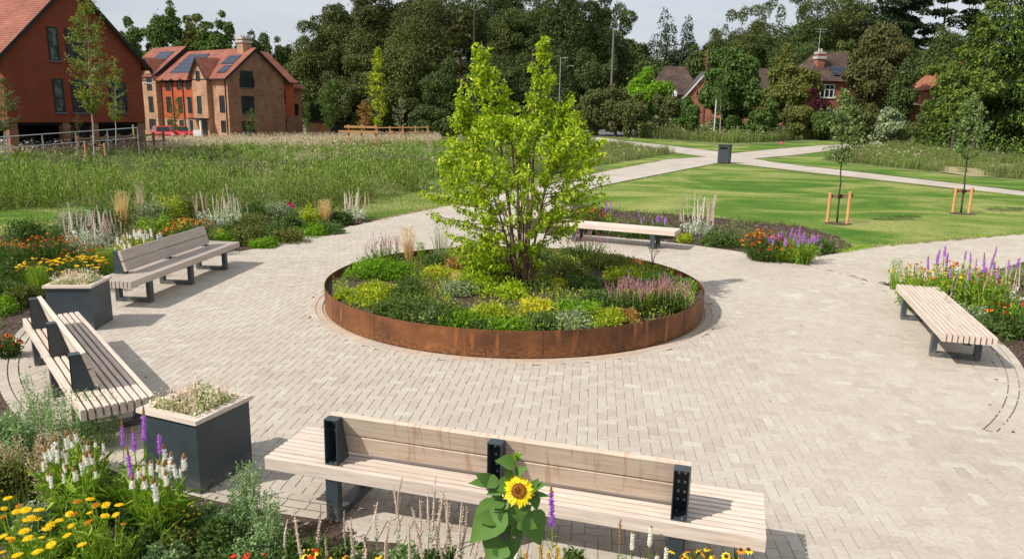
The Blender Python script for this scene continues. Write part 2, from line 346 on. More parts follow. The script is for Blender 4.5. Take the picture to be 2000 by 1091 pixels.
# herringbone blocks, each block a raised slab with worn edges
W_, rot = .1, -math.radians(6)
N = 150
c_, r_ = np.meshgrid(np.arange(-N, N), np.arange(-N, N)); c_ = c_.ravel(); r_ = r_.ravel(); km = (c_-r_) % 4
Hm = km == 0; Vm = km == 3
cx = np.concatenate([(c_[Hm]+1)*W_, (c_[Vm]+.5)*W_]); cy = np.concatenate([(r_[Hm]+.5)*W_, (r_[Vm]+1)*W_])
hw = np.concatenate([np.full(Hm.sum(), W_), np.full(Vm.sum(), W_/2)]); hh = np.concatenate([np.full(Hm.sum(), W_/2), np.full(Vm.sum(), W_)])
wx = cx*math.cos(rot)-cy*math.sin(rot); wy = cx*math.sin(rot)+cy*math.cos(rot)+11
wx += 2.0
P = np.stack([wx, wy], 1); rr = np.hypot(wx-PCX, wy-PCY); aa = np.degrees(np.arctan2(wy-PCY, wx-PCX))
pathAn = [p for p in [(-5.86, 16.1), (-5.5, 17.02), tuple(G(600, 460)), tuple(G(835, 410)), (-1.5, 26.5), (2.0, 25.2)]] + [(1.4, 24.0), (-.2, 20.6), (.2, 19.45), (0, 17)]
inside = (rr < 6.93) | (inpoly(P, pathC) & (rr > 7.13)) | ((inpoly(P, pathD) | ((aa > -100) & (aa < -46.5) & (rr < 7.4))) & ((rr > 7.13) | (aa < -46.5))) | (inpoly(P, pathAn) & (rr > 7.13))
inside &= (rr > PR+.20) & (wy > 2.2) & (wy < 25.5) & (np.abs(wx) < .72*wy+2.5)
wx, wy, hw, hh = wx[inside], wy[inside], hw[inside], hh[inside]; nb = len(wx)
def slabs(g, wx, wy, hw, hh, ang_, z, bev=.003, gap=.0012, tilt=.0016):
    nb = len(wx); sx = np.array([-1, 1, 1, -1]); sy = np.array([-1, -1, 1, 1])
    a = np.broadcast_to(ang_, (nb,)); ca, sa = np.cos(a)[:, None], np.sin(a)[:, None]
    tx, ty = R.normal(0, tilt, nb)[:, None], R.normal(0, tilt, nb)[:, None]; dz = R.normal(0, .0007, nb)[:, None]
    def ringv(ins, zz):
        lx = sx*(hw[:, None]-ins); ly = sy*(hh[:, None]-ins)
        return np.stack([wx[:, None]+lx*ca-ly*sa, wy[:, None]+lx*sa+ly*ca, zz+dz+lx*tx+ly*ty], -1)
    V = np.concatenate([ringv(gap, z-.004), ringv(gap+bev, z)], 1).reshape(-1, 3)
    o = np.arange(nb)[:, None]*8
    g.add(V, np.concatenate([o+np.array([[4, 5, 6, 7]])]+[o+np.array([[q, (q+1) % 4, 4+(q+1) % 4, 4+q]]) for q in range(4)]))
g = Geo(); slabs(g, wx, wy, hw, hh, rot, 0)
def ringcourse(g, r, w_, ln, a0, a1, z=0.0012):
    da = ln/r; a = np.arange(math.radians(a0)+da/2, math.radians(a1), da); n_ = len(a)
    slabs(g, PCX+r*np.cos(a), PCY+r*np.sin(a), np.full(n_, w_/2), np.full(n_, ln/2), a, z)
ringcourse(g, PR+.085, .1, .2, 0, 360); ringcourse(g, PR+.19, .1, .2, 0, 360)
for r_k in (6.92, 7.03): ringcourse(g, r_k, .1, .2, -46.5, 262, z=.0022)
ringcourse(g, 7.14, .1, .2, ang((-5.87, 16.1)), 262, z=.0022); ringcourse(g, 7.14, .1, .2, -46.5, 15.5, z=.0022); ringcourse(g, 7.14, .1, .2, 36, 88, z=.0022)
tag(g.build('plaza_paving', M_block), kind='structure')

# planting beds (bark mulch over soil)
bedR = arc(7.13, 20.5, -29.5, 30)      # right bed
bedR_poly = [(7.0, 14.12)] + [(7.3, 14.27), (9.0, 14.9), (10.6, 15.2), (12.5, 14.0), (13.0, 8.0), (9.5, 7.9)] + [p for p in reversed(bedR)]
tag(sheet('planting_bed', bedR_poly, M_soil, -.008), kind='structure')
bedF_poly = arc(7.13, 82.5, 36.2, 30) + gl((1584, 500), (1640, 492.5), (1668, 484), (1640, 462), (1560, 440), (1400, 425), (1200, 410), (1120, 395)) + [(.9, 22.6), (-.1, 20.6)]
tag(sheet('planting_bed', bedF_poly, M_soil, -.008), kind='structure')
bedL_poly = arc(7.13, 148, 262, 60) + [(-.9, 5.0), (.6, 4.5), (1.9, 4.1), (2.8, 3.4), (2.95, -2), (-4, -2), (-9, 1), (-13.2, 5), (-13.5, 12), (-12.4, 17.2), (-10.2, 19.9), (-8.0, 20.6), (-5.2, 21.5), (-3.85, 21.6), (-5.05, 18.39), (-5.5, 17.05)]
tag(sheet('planting_bed', bedL_poly, M_soil, -.008), kind='structure')
lawn_poly = [(.9, 22.6)] + gl((1120, 395), (1200, 410), (1400, 425), (1560, 440), (1640, 462), (1668, 484), (1700, 480), (2000, 454), (2300, 418), (2200, 413), (2000, 384.5), (1860, 369), (1590, 339.5), (1426, 320.5), (1401, 320.5), (1180, 364), (1163, 368)) + [(1.75, 24.4)]
tag(sheet('lawn', lawn_poly, M_lawn, -.012), kind='structure')
lawnL_poly = [(-3.85, 21.6), (-5.2, 21.5), (-8.0, 20.6), (-10.2, 19.9), (-12.4, 17.2), (-13.5, 12), (-18, 12), (-18, 20)] + gl((0, 405), (200, 400), (560, 372), (850, 372), (1000, 345), (1180, 332)) + gl((1180, 336.5), (835, 412))
tag(sheet('lawn', lawnL_poly, M_lawn, -.018), kind='structure')
verge_l = gl((1182, 333), (1303, 309.5), (1378, 305), (1278, 293), (1205, 281.5), (1150, 300))
tag(sheet('lawn', verge_l, M_lawn, -.016), kind='structure')
verge_t = gl((1212, 272.5), (1296, 282), (1399, 294), (1429, 298), (1514, 290), (1636, 281), (1742, 267.3), (1742, 262), (1636, 272), (1514, 280), (1420, 286), (1300, 274), (1235, 267))
tag(sheet('lawn', verge_t, M_lawn, -.016), kind='structure')
verge_r = gl((1474, 311), (1553, 304), (1636, 293.5), (1748, 278), (1748, 286), (1640, 304), (1600, 313), (1700, 325), (1850, 340), (2000, 352), (2200, 370), (2200, 396), (2000, 371.5), (1627, 328.5), (1500, 314))
tag(sheet('lawn', verge_r, M_lawn, -.016), kind='structure')
lawnR_poly = gl((2000, 512), (2300, 472), (2400, 560), (2000, 600)) + [(13.0, 12), (12.4, 14.1), (10.6, 15.3)]
tag(sheet('lawn', gl((2000, 512), (2300, 472), (2300, 600), (2000, 560)), M_lawn, -.018), kind='structure')
def strip(name, pts, w_, m, dz):
    P = np.array(pts); d = np.gradient(P, axis=0); d /= np.linalg.norm(d, axis=1)[:, None]; nn = np.stack([-d[:, 1], d[:, 0]], 1)
    jit = R.uniform(.5, 1.3, (len(P), 1)); A = P; B = P+nn*w_*jit
    Z1 = T(A[:, 0], A[:, 1])+dz; Z2 = T(B[:, 0], B[:, 1])+dz
    V = np.concatenate([np.c_[A, Z1], np.c_[B, Z2]]); k = len(P); q = np.arange(k-1)
    o = Geo().add(V, np.stack([q, q+1, q+1+k, q+k], 1)).build(name, m); return tag(o, kind='structure')
def dens(pts, n_=14):
    P = np.array(pts); out = []
    for a, b in zip(P[:-1], P[1:]):
        for t in np.arange(n_)/n_: out.append(a+(b-a)*t)
    return out+[P[-1]]
strip('bare_earth_edge', dens(gl((1640, 494), (1700, 483), (2000, 457), (2300, 420)), 30), .28, M_earth, -.007)
strip('bare_earth_edge', dens([tuple(G(1401, 318)), tuple(G(1180, 361)), tuple(G(1163, 365)), (1.4, 24.0)], 30), -.22, M_earth, -.009)
strip('bare_earth_edge', dens([(-3.9, 21.1), (-2.69, 23.7), tuple(G(1180, 335)), tuple(G(1303, 311)), tuple(G(1378, 306))], 30), .22, M_earth, -.010)
strip('bare_earth_edge', dens(gl((1378, 305.5), (1278, 292.5), (1200, 280.5)), 20), .35, M_earth, -.013)
strip('bare_earth_edge', dens(gl((1426, 318.2), (1590, 337.2), (1860, 366.8), (2000, 382.3)), 30), -.3, M_earth, -.009)
# the road beyond, by the hedge
M_asph = mat('asphalt', (.13, .13, .135), .9, (.17, .17, .17), 3)
tag(sheet('road', gl((1050, 270), (1178, 263), (1240, 262.5), (1262, 254), (1320, 249), (1460, 244), (1460, 240), (1330, 243.5), (1240, 246), (1180, 252), (1050, 258)), M_asph, .006), kind='structure')
tag(sheet('road', gl((0, 292), (180, 285), (360, 277), (560, 268.5), (640, 264), (640, 259), (560, 263), (360, 268), (150, 275), (0, 280)), mat('forecourt_paving', (.42, .36, .3), .9, (.34, .29, .25), 1), .006), kind='structure')
tag(sheet('bare_ground', gl((1780, 318), (1860, 314), (2000, 322), (2150, 330), (2150, 350), (2000, 346), (1900, 345), (1840, 336)), M_dry, .004), kind='structure')
tag(sheet('bare_ground', gl((1900, 296), (2000, 290), (2150, 290), (2150, 302), (2000, 304)), M_dry, .004), kind='structure')

# bark chips lying on the beds
g = Geo(); pts = []
for poly, n_ in ((bedR_poly, 9000), (bedF_poly, 12000), (bedL_poly, 22000)):
    pts.append(scatter(poly, n_))
a = R.uniform(0, 2*PI, 5200); q = (PR-.03)*np.sqrt(R.uniform(0, 1, 5200)); pin = np.stack([PCX+q*np.cos(a), PCY+q*np.sin(a)], 1)
p = np.vstack(pts); rr = np.hypot(p[:, 0]-PCX, p[:, 1]-PCY); p = p[rr > 7.2]
def chips(P3, name, m, s=(.025, .07)):
    n_ = len(P3); D = rand_dir(n_); D[:, 2] *= .35; Nn = rand_dir(n_, 1.6)
    L = R.uniform(*s, n_); g = Geo(); leaves(g, P3, D, Nn, L, L*R.uniform(.35, .7, n_), fold=0, droop=0); return g.build(name, m)
M_chip = leafmat('bark_chips', [(0, (.035, .02, .014)), (.5, (.085, .052, .036)), (.85, (.16, .11, .08)), (1, (.34, .27, .21))], trans=0, rough=.9, spec=.1)
tag(chips(on_land(p, .004), 'bark_mulch', M_chip), 'brown bark chips covering the soil of the outer planting beds', 'bark mulch', kind='stuff')
CHIP_IN = np.c_[pin, np.full(len(pin), PH-.085)]
# ================================================================== steel ring planter
def cortenmat():
    m, n, l, out = nmat('weathering_steel')
    p = n.new('ShaderNodeBsdfPrincipled'); p.inputs['Roughness'].default_value = .62; p.inputs['Metallic'].default_value = .0; p.inputs['Specular IOR Level'].default_value = .35; l.new(p.outputs[0], out.inputs[0])
    tc = n.new('ShaderNodeTexCoord'); sp = n.new('ShaderNodeSeparateXYZ'); l.new(tc.outputs['Object'], sp.inputs[0])
    at = n.new('ShaderNodeMath'); at.operation = 'ARCTAN2'; l.new(sp.outputs['Y'], at.inputs[0]); l.new(sp.outputs['X'], at.inputs[1])
    ml = n.new('ShaderNodeMath'); ml.operation = 'MULTIPLY'; ml.inputs[1].default_value = 3.07; l.new(at.outputs[0], ml.inputs[0])
    cb = n.new('ShaderNodeCombineXYZ'); l.new(ml.outputs[0], cb.inputs['X']); l.new(sp.outputs['Z'], cb.inputs['Z'])
    def noise(sx, sz, s, det=6):
        mp = n.new('ShaderNodeMapping'); mp.inputs['Scale'].default_value = (sx, 1, sz); l.new(cb.outputs[0], mp.inputs[0])
        q = n.new('ShaderNodeTexNoise'); q.inputs['Scale'].default_value = s; q.inputs['Detail'].default_value = det; q.inputs['Roughness'].default_value = .62; l.new(mp.outputs[0], q.inputs['Vector']); return q
    a = noise(1, 1.2, 1.6); b = noise(1, .09, 9); c = noise(1, 3, 14)
    r = ramp(n, [(.3, (.065, .026, .012)), (.48, (.125, .047, .018)), (.62, (.19, .07, .024)), (.8, (.36, .14, .04))]); l.new(a.outputs['Fac'], r.inputs[0])
    r2 = ramp(n, [(.52, (0, 0, 0)), (.68, (1, 1, 1))]); l.new(b.outputs['Fac'], r2.inputs[0])
    mk = n.new('ShaderNodeTexNoise'); mk.inputs['Scale'].default_value = .9; l.new(cb.outputs[0], mk.inputs['Vector'])
    rm = ramp(n, [(.5, (0, 0, 0)), (.6, (1, 1, 1))]); l.new(mk.outputs['Fac'], rm.inputs[0])
    mu = n.new('ShaderNodeMath'); mu.operation = 'MULTIPLY'; l.new(r2.outputs[0], mu.inputs[0]); l.new(rm.outputs[0], mu.inputs[1])
    mx = n.new('ShaderNodeMix'); mx.data_type = 'RGBA'; l.new(mu.outputs[0], mx.inputs['Factor']); l.new(r.outputs[0], mx.inputs['A']); mx.inputs['B'].default_value = (.52, .175, .05, 1)
    # dusty orange rust washed towards the foot of the plate
    lowz = n.new('ShaderNodeMapRange'); lowz.inputs[1].default_value = .2; lowz.inputs[2].default_value = .0; l.new(sp.outputs['Z'], lowz.inputs[0])
    r3 = ramp(n, [(.45, (0, 0, 0)), (.62, (1, 1, 1))]); l.new(c.outputs['Fac'], r3.inputs[0])
    m2 = n.new('ShaderNodeMath'); m2.operation = 'MULTIPLY'; l.new(lowz.outputs[0], m2.inputs[0]); m4 = n.new('ShaderNodeMath'); m4.operation = 'MULTIPLY'; m4.inputs[1].default_value = .45; l.new(r3.outputs[0], m4.inputs[0]); l.new(m4.outputs[0], m2.inputs[1])
    mx2 = n.new('ShaderNodeMix'); mx2.data_type = 'RGBA'; l.new(m2.outputs[0], mx2.inputs['Factor']); l.new(mx.outputs['Result'], mx2.inputs['A']); mx2.inputs['B'].default_value = (.50, .22, .08, 1)
    l.new(mx2.outputs['Result'], p.inputs['Base Color'])
    bp_ = n.new('ShaderNodeBump'); bp_.inputs['Strength'].default_value = .3; bp_.inputs['Distance'].default_value = .004; l.new(c.outputs['Fac'], bp_.inputs['Height']); l.new(bp_.outputs[0], p.inputs['Normal'])
    return m
M_corten = cortenmat()
t = thing('steel_ring_planter', 'large round planter with a low rusty weathering steel wall in the middle of the plaza', 'planter', (PCX, PCY, 0))
g = Geo()
wob = lambda r: r
g.lathe([(PR-.008, 0), (PR, 0), (PR, PH-.001), (PR-.001, PH), (PR-.007, PH), (PR-.008, PH-.001), (PR-.008, 0)], k=192)
g.build('wall', M_corten, t, smooth=False)
g = Geo(); nr = 30; a = np.arange(96)*2*PI/96
rad = np.linspace(0.02, PR-.009, nr); zz = PH-.10+.0*rad
V = np.stack([rad[:, None]*np.cos(a), rad[:, None]*np.sin(a), (PH-.10+R.normal(0, .01, (nr, 96)))], -1)
i, j = np.meshgrid(np.arange(nr-1), np.arange(96), indexing='ij'); j2 = (j+1) % 96
g.add(V.reshape(-1, 3), np.stack([i*96+j, (i+1)*96+j, (i+1)*96+j2, i*96+j2], -1).reshape(-1, 4)); g.build('soil', M_soil, t, smooth=True)
C3 = CHIP_IN.copy(); C3[:, 0] -= PCX; C3[:, 1] -= PCY
o = chips(C3, 'bark_mulch', M_chip, (.025, .06)); o.parent = t; tag(o, kind='stuff')
g = Geo()
for k_ in range(8):
    a_ = 2*PI*k_/8+.12
    g.box((PR-.001, -.0035, .004), (PR+.0025, .0035, PH-.004), 0); V = g.v[-1]; c, s = math.cos(a_), math.sin(a_)
    x, y = V[:, 0].copy(), V[:, 1].copy(); V[:, 0] = x*c-y*s; V[:, 1] = x*s+y*c
g.build('seam', mat('weld_seam', (.10, .04, .02), .6), t)

# ================================================================== benches
def woodmat(name, c1, c2, c3, stain=0.0):
    m, n, l, out = nmat(name)
    p = n.new('ShaderNodeBsdfPrincipled'); p.inputs['Roughness'].default_value = .72; p.inputs['Specular IOR Level'].default_value = .25; l.new(p.outputs[0], out.inputs[0])
    tc = n.new('ShaderNodeTexCoord'); mp = n.new('ShaderNodeMapping'); mp.inputs['Scale'].default_value = (1.2, 22, 22); l.new(tc.outputs['Object'], mp.inputs[0])
    q = n.new('ShaderNodeTexNoise'); q.inputs['Scale'].default_value = 2; q.inputs['Detail'].default_value = 8; q.inputs['Roughness'].default_value = .65; q.inputs['Distortion'].default_value = .4; l.new(mp.outputs[0], q.inputs['Vector'])
    r = ramp(n, [(.3, c1), (.5, c2), (.7, c3)]); l.new(q.outputs['Fac'], r.inputs[0])
    g = n.new('ShaderNodeNewGeometry'); mr = n.new('ShaderNodeMapRange'); mr.inputs[3].default_value = .86; mr.inputs[4].default_value = 1.1; l.new(g.outputs['Random Per Island'], mr.inputs[0])
    hs = n.new('ShaderNodeHueSaturation'); l.new(r.outputs[0], hs.inputs['Color']); l.new(mr.outputs[0], hs.inputs['Value']); col = hs.outputs[0]
    if stain:   # brown tannin runs down the boards
        mp2 = n.new('ShaderNodeMapping'); mp2.inputs['Scale'].default_value = (9, 1, 1.1); l.new(tc.outputs['Object'], mp2.inputs[0])
        q2 = n.new('ShaderNodeTexNoise'); q2.inputs['Scale'].default_value = 2.6; q2.inputs['Detail'].default_value = 4; l.new(mp2.outputs[0], q2.inputs['Vector'])
        r2 = ramp(n, [(.56, (0, 0, 0)), (.68, (1, 1, 1))]); l.new(q2.outputs['Fac'], r2.inputs[0])
        mu = n.new('ShaderNodeMath'); mu.operation = 'MULTIPLY'; mu.inputs[1].default_value = stain; l.new(r2.outputs[0], mu.inputs[0])
        mx = n.new('ShaderNodeMix'); mx.data_type = 'RGBA'; l.new(mu.outputs[0], mx.inputs['Factor']); l.new(col, mx.inputs['A']); mx.inputs['B'].default_value = (.38, .19, .08, 1); col = mx.outputs['Result']
    l.new(col, p.inputs['Base Color'])
    b = n.new('ShaderNodeBump'); b.inputs['Strength'].default_value = .35; b.inputs['Distance'].default_value = .003; l.new(q.outputs['Fac'], b.inputs['Height']); l.new(b.outputs[0], p.inputs['Normal'])
    return m
M_wood = woodmat('bleached_timber', (.46, .36, .29), (.60, .50, .42), (.70, .61, .53))
M_woodst = woodmat('stained_bleached_timber', (.44, .33, .25), (.57, .45, .35), (.66, .55, .45), .5)
M_woodgr = woodmat('grey_weathered_timber', (.38, .31, .26), (.49, .415, .36), (.58, .51, .455))
M_steel = mat('anthracite_steel', (.034, .046, .056), .42, (.046, .060, .070), 5, bump=.08, bscale=220, spec=.45)
def dusty(m, c=(.30, .26, .21)):       # splashed dust along the foot of painted steel
    n, l = m.node_tree.nodes, m.node_tree.links; p = [q for q in n if q.type == 'BSDF_PRINCIPLED'][0]; src = p.inputs['Base Color'].links[0].from_socket
    tc = n.new('ShaderNodeTexCoord'); sp = n.new('ShaderNodeSeparateXYZ'); l.new(tc.outputs['Object'], sp.inputs[0])
    a = n.new('ShaderNodeMapRange'); a.inputs[1].default_value = .16; a.inputs[2].default_value = 0; a.inputs[4].default_value = .8; l.new(sp.outputs['Z'], a.inputs[0])
    q = n.new('ShaderNodeTexNoise'); q.inputs['Scale'].default_value = 14; q.inputs['Detail'].default_value = 7; q.inputs['Roughness'].default_value = .7; l.new(tc.outputs['Object'], q.inputs['Vector'])
    b = n.new('ShaderNodeMapRange'); b.inputs[1].default_value = .38; b.inputs[2].default_value = .72; l.new(q.outputs['Fac'], b.inputs[0])
    k = n.new('ShaderNodeMath'); k.operation = 'MULTIPLY'; l.new(a.outputs[0], k.inputs[0]); l.new(b.outputs[0], k.inputs[1])
    x = n.new('ShaderNodeMix'); x.data_type = 'RGBA'; l.new(k.outputs[0], x.inputs['Factor']); l.new(src, x.inputs['A']); x.inputs['B'].default_value = (*c, 1); l.new(x.outputs['Result'], p.inputs['Base Color'])
dusty(M_steel)
M_steeld = mat('dark_steel', (.02, .024, .028), .5, spec=.4)
M_bolt = mat('zinc_bolt', (.55, .55, .56), .3, metal=.9)
SW, SZ, STK = .615, .45, .105
def chamfer_box(g, a, b, e=.004):
    """long box with small chamfers on its four long edges (along x)"""
    (x0, y0, z0), (x1, y1, z1) = a, b
    g.prism([(y0+e, z0), (y1-e, z0), (y1, z0+e), (y1, z1-e), (y1-e, z1), (y0+e, z1), (y0, z1-e), (y0, z0+e)], x0, x1, 'x')
def bench(name, label, loc, rz, L, back, wood, wback, frames, Lb=2.67, group=None, broad=False):
    t = thing(name, label, 'bench', loc, rz, group)
    ns = 10; sw = .0445; gap = (SW-ns*sw)/(ns-1); split = L*.5
    for k in range(ns):
        y0 = -SW/2+k*(sw+gap)
        g = Geo()
        if back:
            xs_ = [(-L/2, -.0015), (.0015, L/2)]
        else: xs_ = [(-L/2, L/2)]
        for x0, x1 in xs_: chamfer_box(g, (x0, y0, SZ-STK), (x1, y0+sw, SZ+R.uniform(-.0012, .0012)))
        g.build('slat', wood, t)
    fy0, fy1 = -SW/2+.012, SW/2-.012
    for fx in frames:
        w2 = .05
        f = Geo(); bw = .088
        f.box((fx-w2, fy0, .0), (fx+w2, fy0+bw-.02, SZ-STK-.012))
        f.box((fx-w2, fy1-bw+.02, .0), (fx+w2, fy1, SZ-STK-.012))
        f.box((fx-w2, fy0+bw-.02, .001), (fx+w2, fy1-bw+.02, .062))
        f.box((fx-w2-.001, fy0-.002, SZ-STK-.012), (fx+w2+.001, fy1+.002, SZ-STK-.0005))
        f.build('leg_frame', M_steel, t)
    if not back:
        g = Geo(); g.box((-L/2+.03, -.04, SZ-STK-.03), (L/2-.03, .04, SZ-STK-.013)); g.build('cross_rail', M_steeld, t)
    if back:
        yb = -SW/2+.035; zt = .815
        # back boards lean away from the sitter
        lean = math.atan2(.085, .32); 
        for side in (-1, 1):
            x0, x1 = (-Lb/2, -.002) if side < 0 else (.002, Lb/2)
            for kk, (za, zb_) in enumerate(((SZ+.038, SZ+.038+.152), (SZ+.038+.168, SZ+.038+.325))):
                g = Geo(); th = .046
                def Y(z): return yb+.175-(z-SZ-.038)*math.tan(lean)
                e = .004
                pts = [(Y(za), za), (Y(za)+th, za+.008), (Y(zb_)+th, zb_+.008-e), (Y(zb_)+th-e, zb_+.008), (Y(zb_)+e, zb_), (Y(zb_), zb_-e)]
                g.prism(pts[::-1], x0, x1, 'x'); g.build('back_board', wback, t)
        for fx in (-Lb/2+.055, 0, Lb/2-.055):
            w2 = .052 ; p_ = Geo(); tk = .006
            def Yf(z): return yb+.174-(z-SZ-.038)*math.tan(lean)
            z0, z1 = SZ+.001, zt-.012; y0 = yb
            for s in (-1, 1):      # two tapering cheeks
                xa = fx+s*w2; xb = fx+s*(w2-tk)
                p_.prism([(y0, z0), (Yf(z0), z0), (Yf(z1), z1), (y0+.004, z1)][::(1 if s > 0 else 1)], min(xa, xb), max(xa, xb), 'x')
            p_.hexa([(fx-w2+tk, Yf(z0)-tk, z0), (fx+w2-tk, Yf(z0)-tk, z0), (fx+w2-tk, Yf(z0), z0), (fx-w2+tk, Yf(z0), z0), (fx-w2+tk, Yf(z1)-tk, z1), (fx+w2-tk, Yf(z1)-tk, z1), (fx+w2-tk, Yf(z1), z1), (fx-w2+tk, Yf(z1), z1)])
            p_.box((fx-w2, y0, z1), (fx+w2, Yf(z1)+.001, z1+.007))
            p_.box((fx-w2+tk, y0, z0), (fx+w2-tk, Yf(z0)-tk, z0+.008))
            po = p_.build('back_support', M_steel, t)
            bg_ = Geo()
            for z in (.53, .60, .68, .75):
                for dx in (-.022, .022):
                    yy = Yf(z)-tk-.004
                    bg_.lathe([(0, .0), (.0105, .0), (.0105, .007), (0, .009)], k=8); V = bg_.v[-1]; V[:] = np.stack([V[:, 0]+fx+dx, yy+.004-V[:, 2], V[:, 1]+z], 1)
            for yy in (y0+.03, y0+.12):
                for dx in (-.025, .025): bg_.lathe([(.009, z0+.008), (.009, z0+.015), (0, z0+.016)], c=(fx+dx, yy, 0), k=8)
            bg_.build('bolt', M_bolt, po)
    return t
GB = 'timber benches round the plaza'
bench('slatted_bench', 'long slatted timber bench with stained backrest seen from behind in the foreground', (-.0269, 5.1637, 0), -.2811, 3.665, True, M_wood, M_woodst, (-1.27, 0, 1.27), group=GB)
bench('slatted_bench', 'slatted timber bench with backrest at the left edge, between the two dark square planters', (-4.6648, 7.8194, 0), -.8889, 3.665, True, M_wood, M_wood, (-1.27, 0, 1.27), group=GB)
bench('slatted_bench', 'grey weathered bench with backrest facing the ring planter, behind the farther square planter', (-5.8916, 13.0014, 0), 1.4752+PI, 3.665, True, M_woodgr, M_woodgr, (-1.27, 0, 1.27), group=GB)
bench('backless_bench', 'backless pale timber bench beyond the ring planter, partly behind the lime green tree', (2.4799, 18.0729, 0), -.4334, 2.97, False, M_wood, M_wood, (-.97, .97), group=GB)
bench('backless_bench', 'backless slatted bench on the right edge of the plaza beside the purple flower spikes', (6.1263, 10.5138, 0), -1.8517, 2.97, False, M_wood, M_wood, (-.97, .97), group=GB)

# ================================================================== square planters
def box_planter(label, loc, rz):
    t = thing('square_planter', label, 'planter', loc, rz, 'dark square planters between the benches')
    a = .323; H_ = .641; b = a-.026; rw = .085
    g = Geo()
    for s in range(4):
        c, s_ = math.cos(s*PI/2), math.sin(s*PI/2)
        g.hexa([(-b, -b, 0), (b, -b, 0), (b-.012, -b+.012, 0), (-b+.012, -b+.012, 0), (-b, -b, H_-.034), (b, -b, H_-.034), (b-.012, -b+.012, H_-.034), (-b+.012, -b+.012, H_-.034)])
        V = g.v[-1]; x, y = V[:, 0].copy(), V[:, 1].copy(); V[:, 0] = x*c-y*s_; V[:, 1] = x*s_+y*c
    g.build('body', M_steel, t)
    for s in range(4):
        g = Geo(); c, s_ = math.cos(s*PI/2), math.sin(s*PI/2); z0, z1 = H_-.034, H_; e = .003
        g.hexa([(-a, -a, z0), (a, -a, z0), (a-rw, -a+rw, z0), (-a+rw, -a+rw, z0), (-a+e, -a+e, z1), (a-e, -a+e, z1), (a-rw, -a+rw, z1), (-a+rw, -a+rw, z1)])
        V = g.v[-1]; x, y = V[:, 0].copy(), V[:, 1].copy(); V[:, 0] = x*c-y*s_; V[:, 1] = x*s_+y*c; V[:, 2] += .0007*(s % 2)
        g.build('rim_board', M_wood, t)
    g = Geo(); g.box((-b+.014, -b+.014, H_-.12), (b-.014, b-.014, H_-.06)); g.build('soil', M_soil, t)
    return t
P1 = box_planter('dark steel square planter with pale timber rim in the foreground, nearest the camera', (-2.6369, 5.9865, 0), -.4013)
P2 = box_planter('dark steel square planter with timber rim between the two left-hand benches', (-6.0819, 10.3403, 0), .0788)

# ================================================================== bin at the crossing of the paths
p = G(1414, 318.5)
t = thing('litter_bin', 'dark grey rectangular litter bin standing where the far paths cross', 'litter bin', (p[0], p[1], 0), math.radians(-32))
g = Geo(); g.box((-.36, -.3, .05), (.36, .3, 1.12)); g.build('body', M_steel, t)
g = Geo(); g.box((-.38, -.32, 1.123), (.38, .32, 1.2)); g.build('lid', M_steeld, t)
g = Geo(); g.box((-.34, -.28, 0), (.34, .28, .05)); g.build('plinth', M_steeld, t)
g = Geo(); g.box((-.35, -.303, .12), (-.005, -.3005, .86)); g.box((.005, -.303, .12), (.35, -.3005, .86)); g.build('door', mat('bin_door', (.045, .055, .065), .5), t)
g = Geo(); g.box((-.25, -.304, .9), (.25, -.3008, 1.04)); g.build('slot', mat('black_void', (.004, .004, .004), .9), t)
# ================================================================== buildings
M_redtile = tilemat('hung_red_tile', (.235, .055, .030), (.21, .048, .026), .34, .12, (.15, .036, .02), bump=.25, vary=.12, msize=.10)
M_roof = tilemat('clay_roof_tile', (.37, .145, .095), (.29, .105, .07), .3, .13, (.16, .05, .035), bump=.6, vary=.25, msize=.14)
M_orange = tilemat('orange_hung_tile', (.52, .115, .045), (.44, .09, .035), .3, .14, (.22, .05, .025), bump=.3, vary=.15, msize=.1)
M_brick = tilemat('brown_brick', (.30, .135, .078), (.20, .082, .046), .45, .15, (.30, .2, .14), bump=.2, vary=.25, msize=.12)
M_brickb = tilemat('buff_brick', (.46, .235, .13), (.34, .16, .085), .45, .15, (.40, .3, .22), bump=.2, vary=.25, msize=.12)
M_brickr = tilemat('old_red_brick', (.42, .11, .05), (.30, .07, .035), .23, .075, (.35, .25, .2), bump=.2, vary=.3, msize=.12)
M_oldroof = tilemat('old_brown_roof', (.13, .085, .065), (.09, .06, .05), .3, .2, (.05, .035, .03), bump=.5, vary=.45, msize=.12)
M_frame = mat('anthracite_frame', (.016, .02, .024), .5)
M_glass = mat('window_glass', (.008, .012, .013), .25, (.02, .032, .03), .7, spec=.3)
M_curt = mat('pale_curtain', (.10, .13, .115), .5, (.02, .03, .026), 2.5, lo=.42, hi=.6)
M_white = mat('white_paint', (.78, .78, .76), .5)
M_lead = mat('lead_sill', (.12, .15, .19), .5)
M_fascia = mat('black_fascia', (.012, .012, .013), .6)
M_solar = tilemat('solar_cells', (.022, .03, .055), (.018, .026, .05), 1.0, .5, (.07, .08, .1), rough=.25, bump=0, vary=.1, msize=.05, off=0)
M_void = mat('undercroft_shade', (.012, .012, .013), .9)  # near-black colour puts the shade of the undercroft into the surface
M_concrete = mat('pale_render', (.5, .46, .42), .8, (.4, .36, .32), 2)
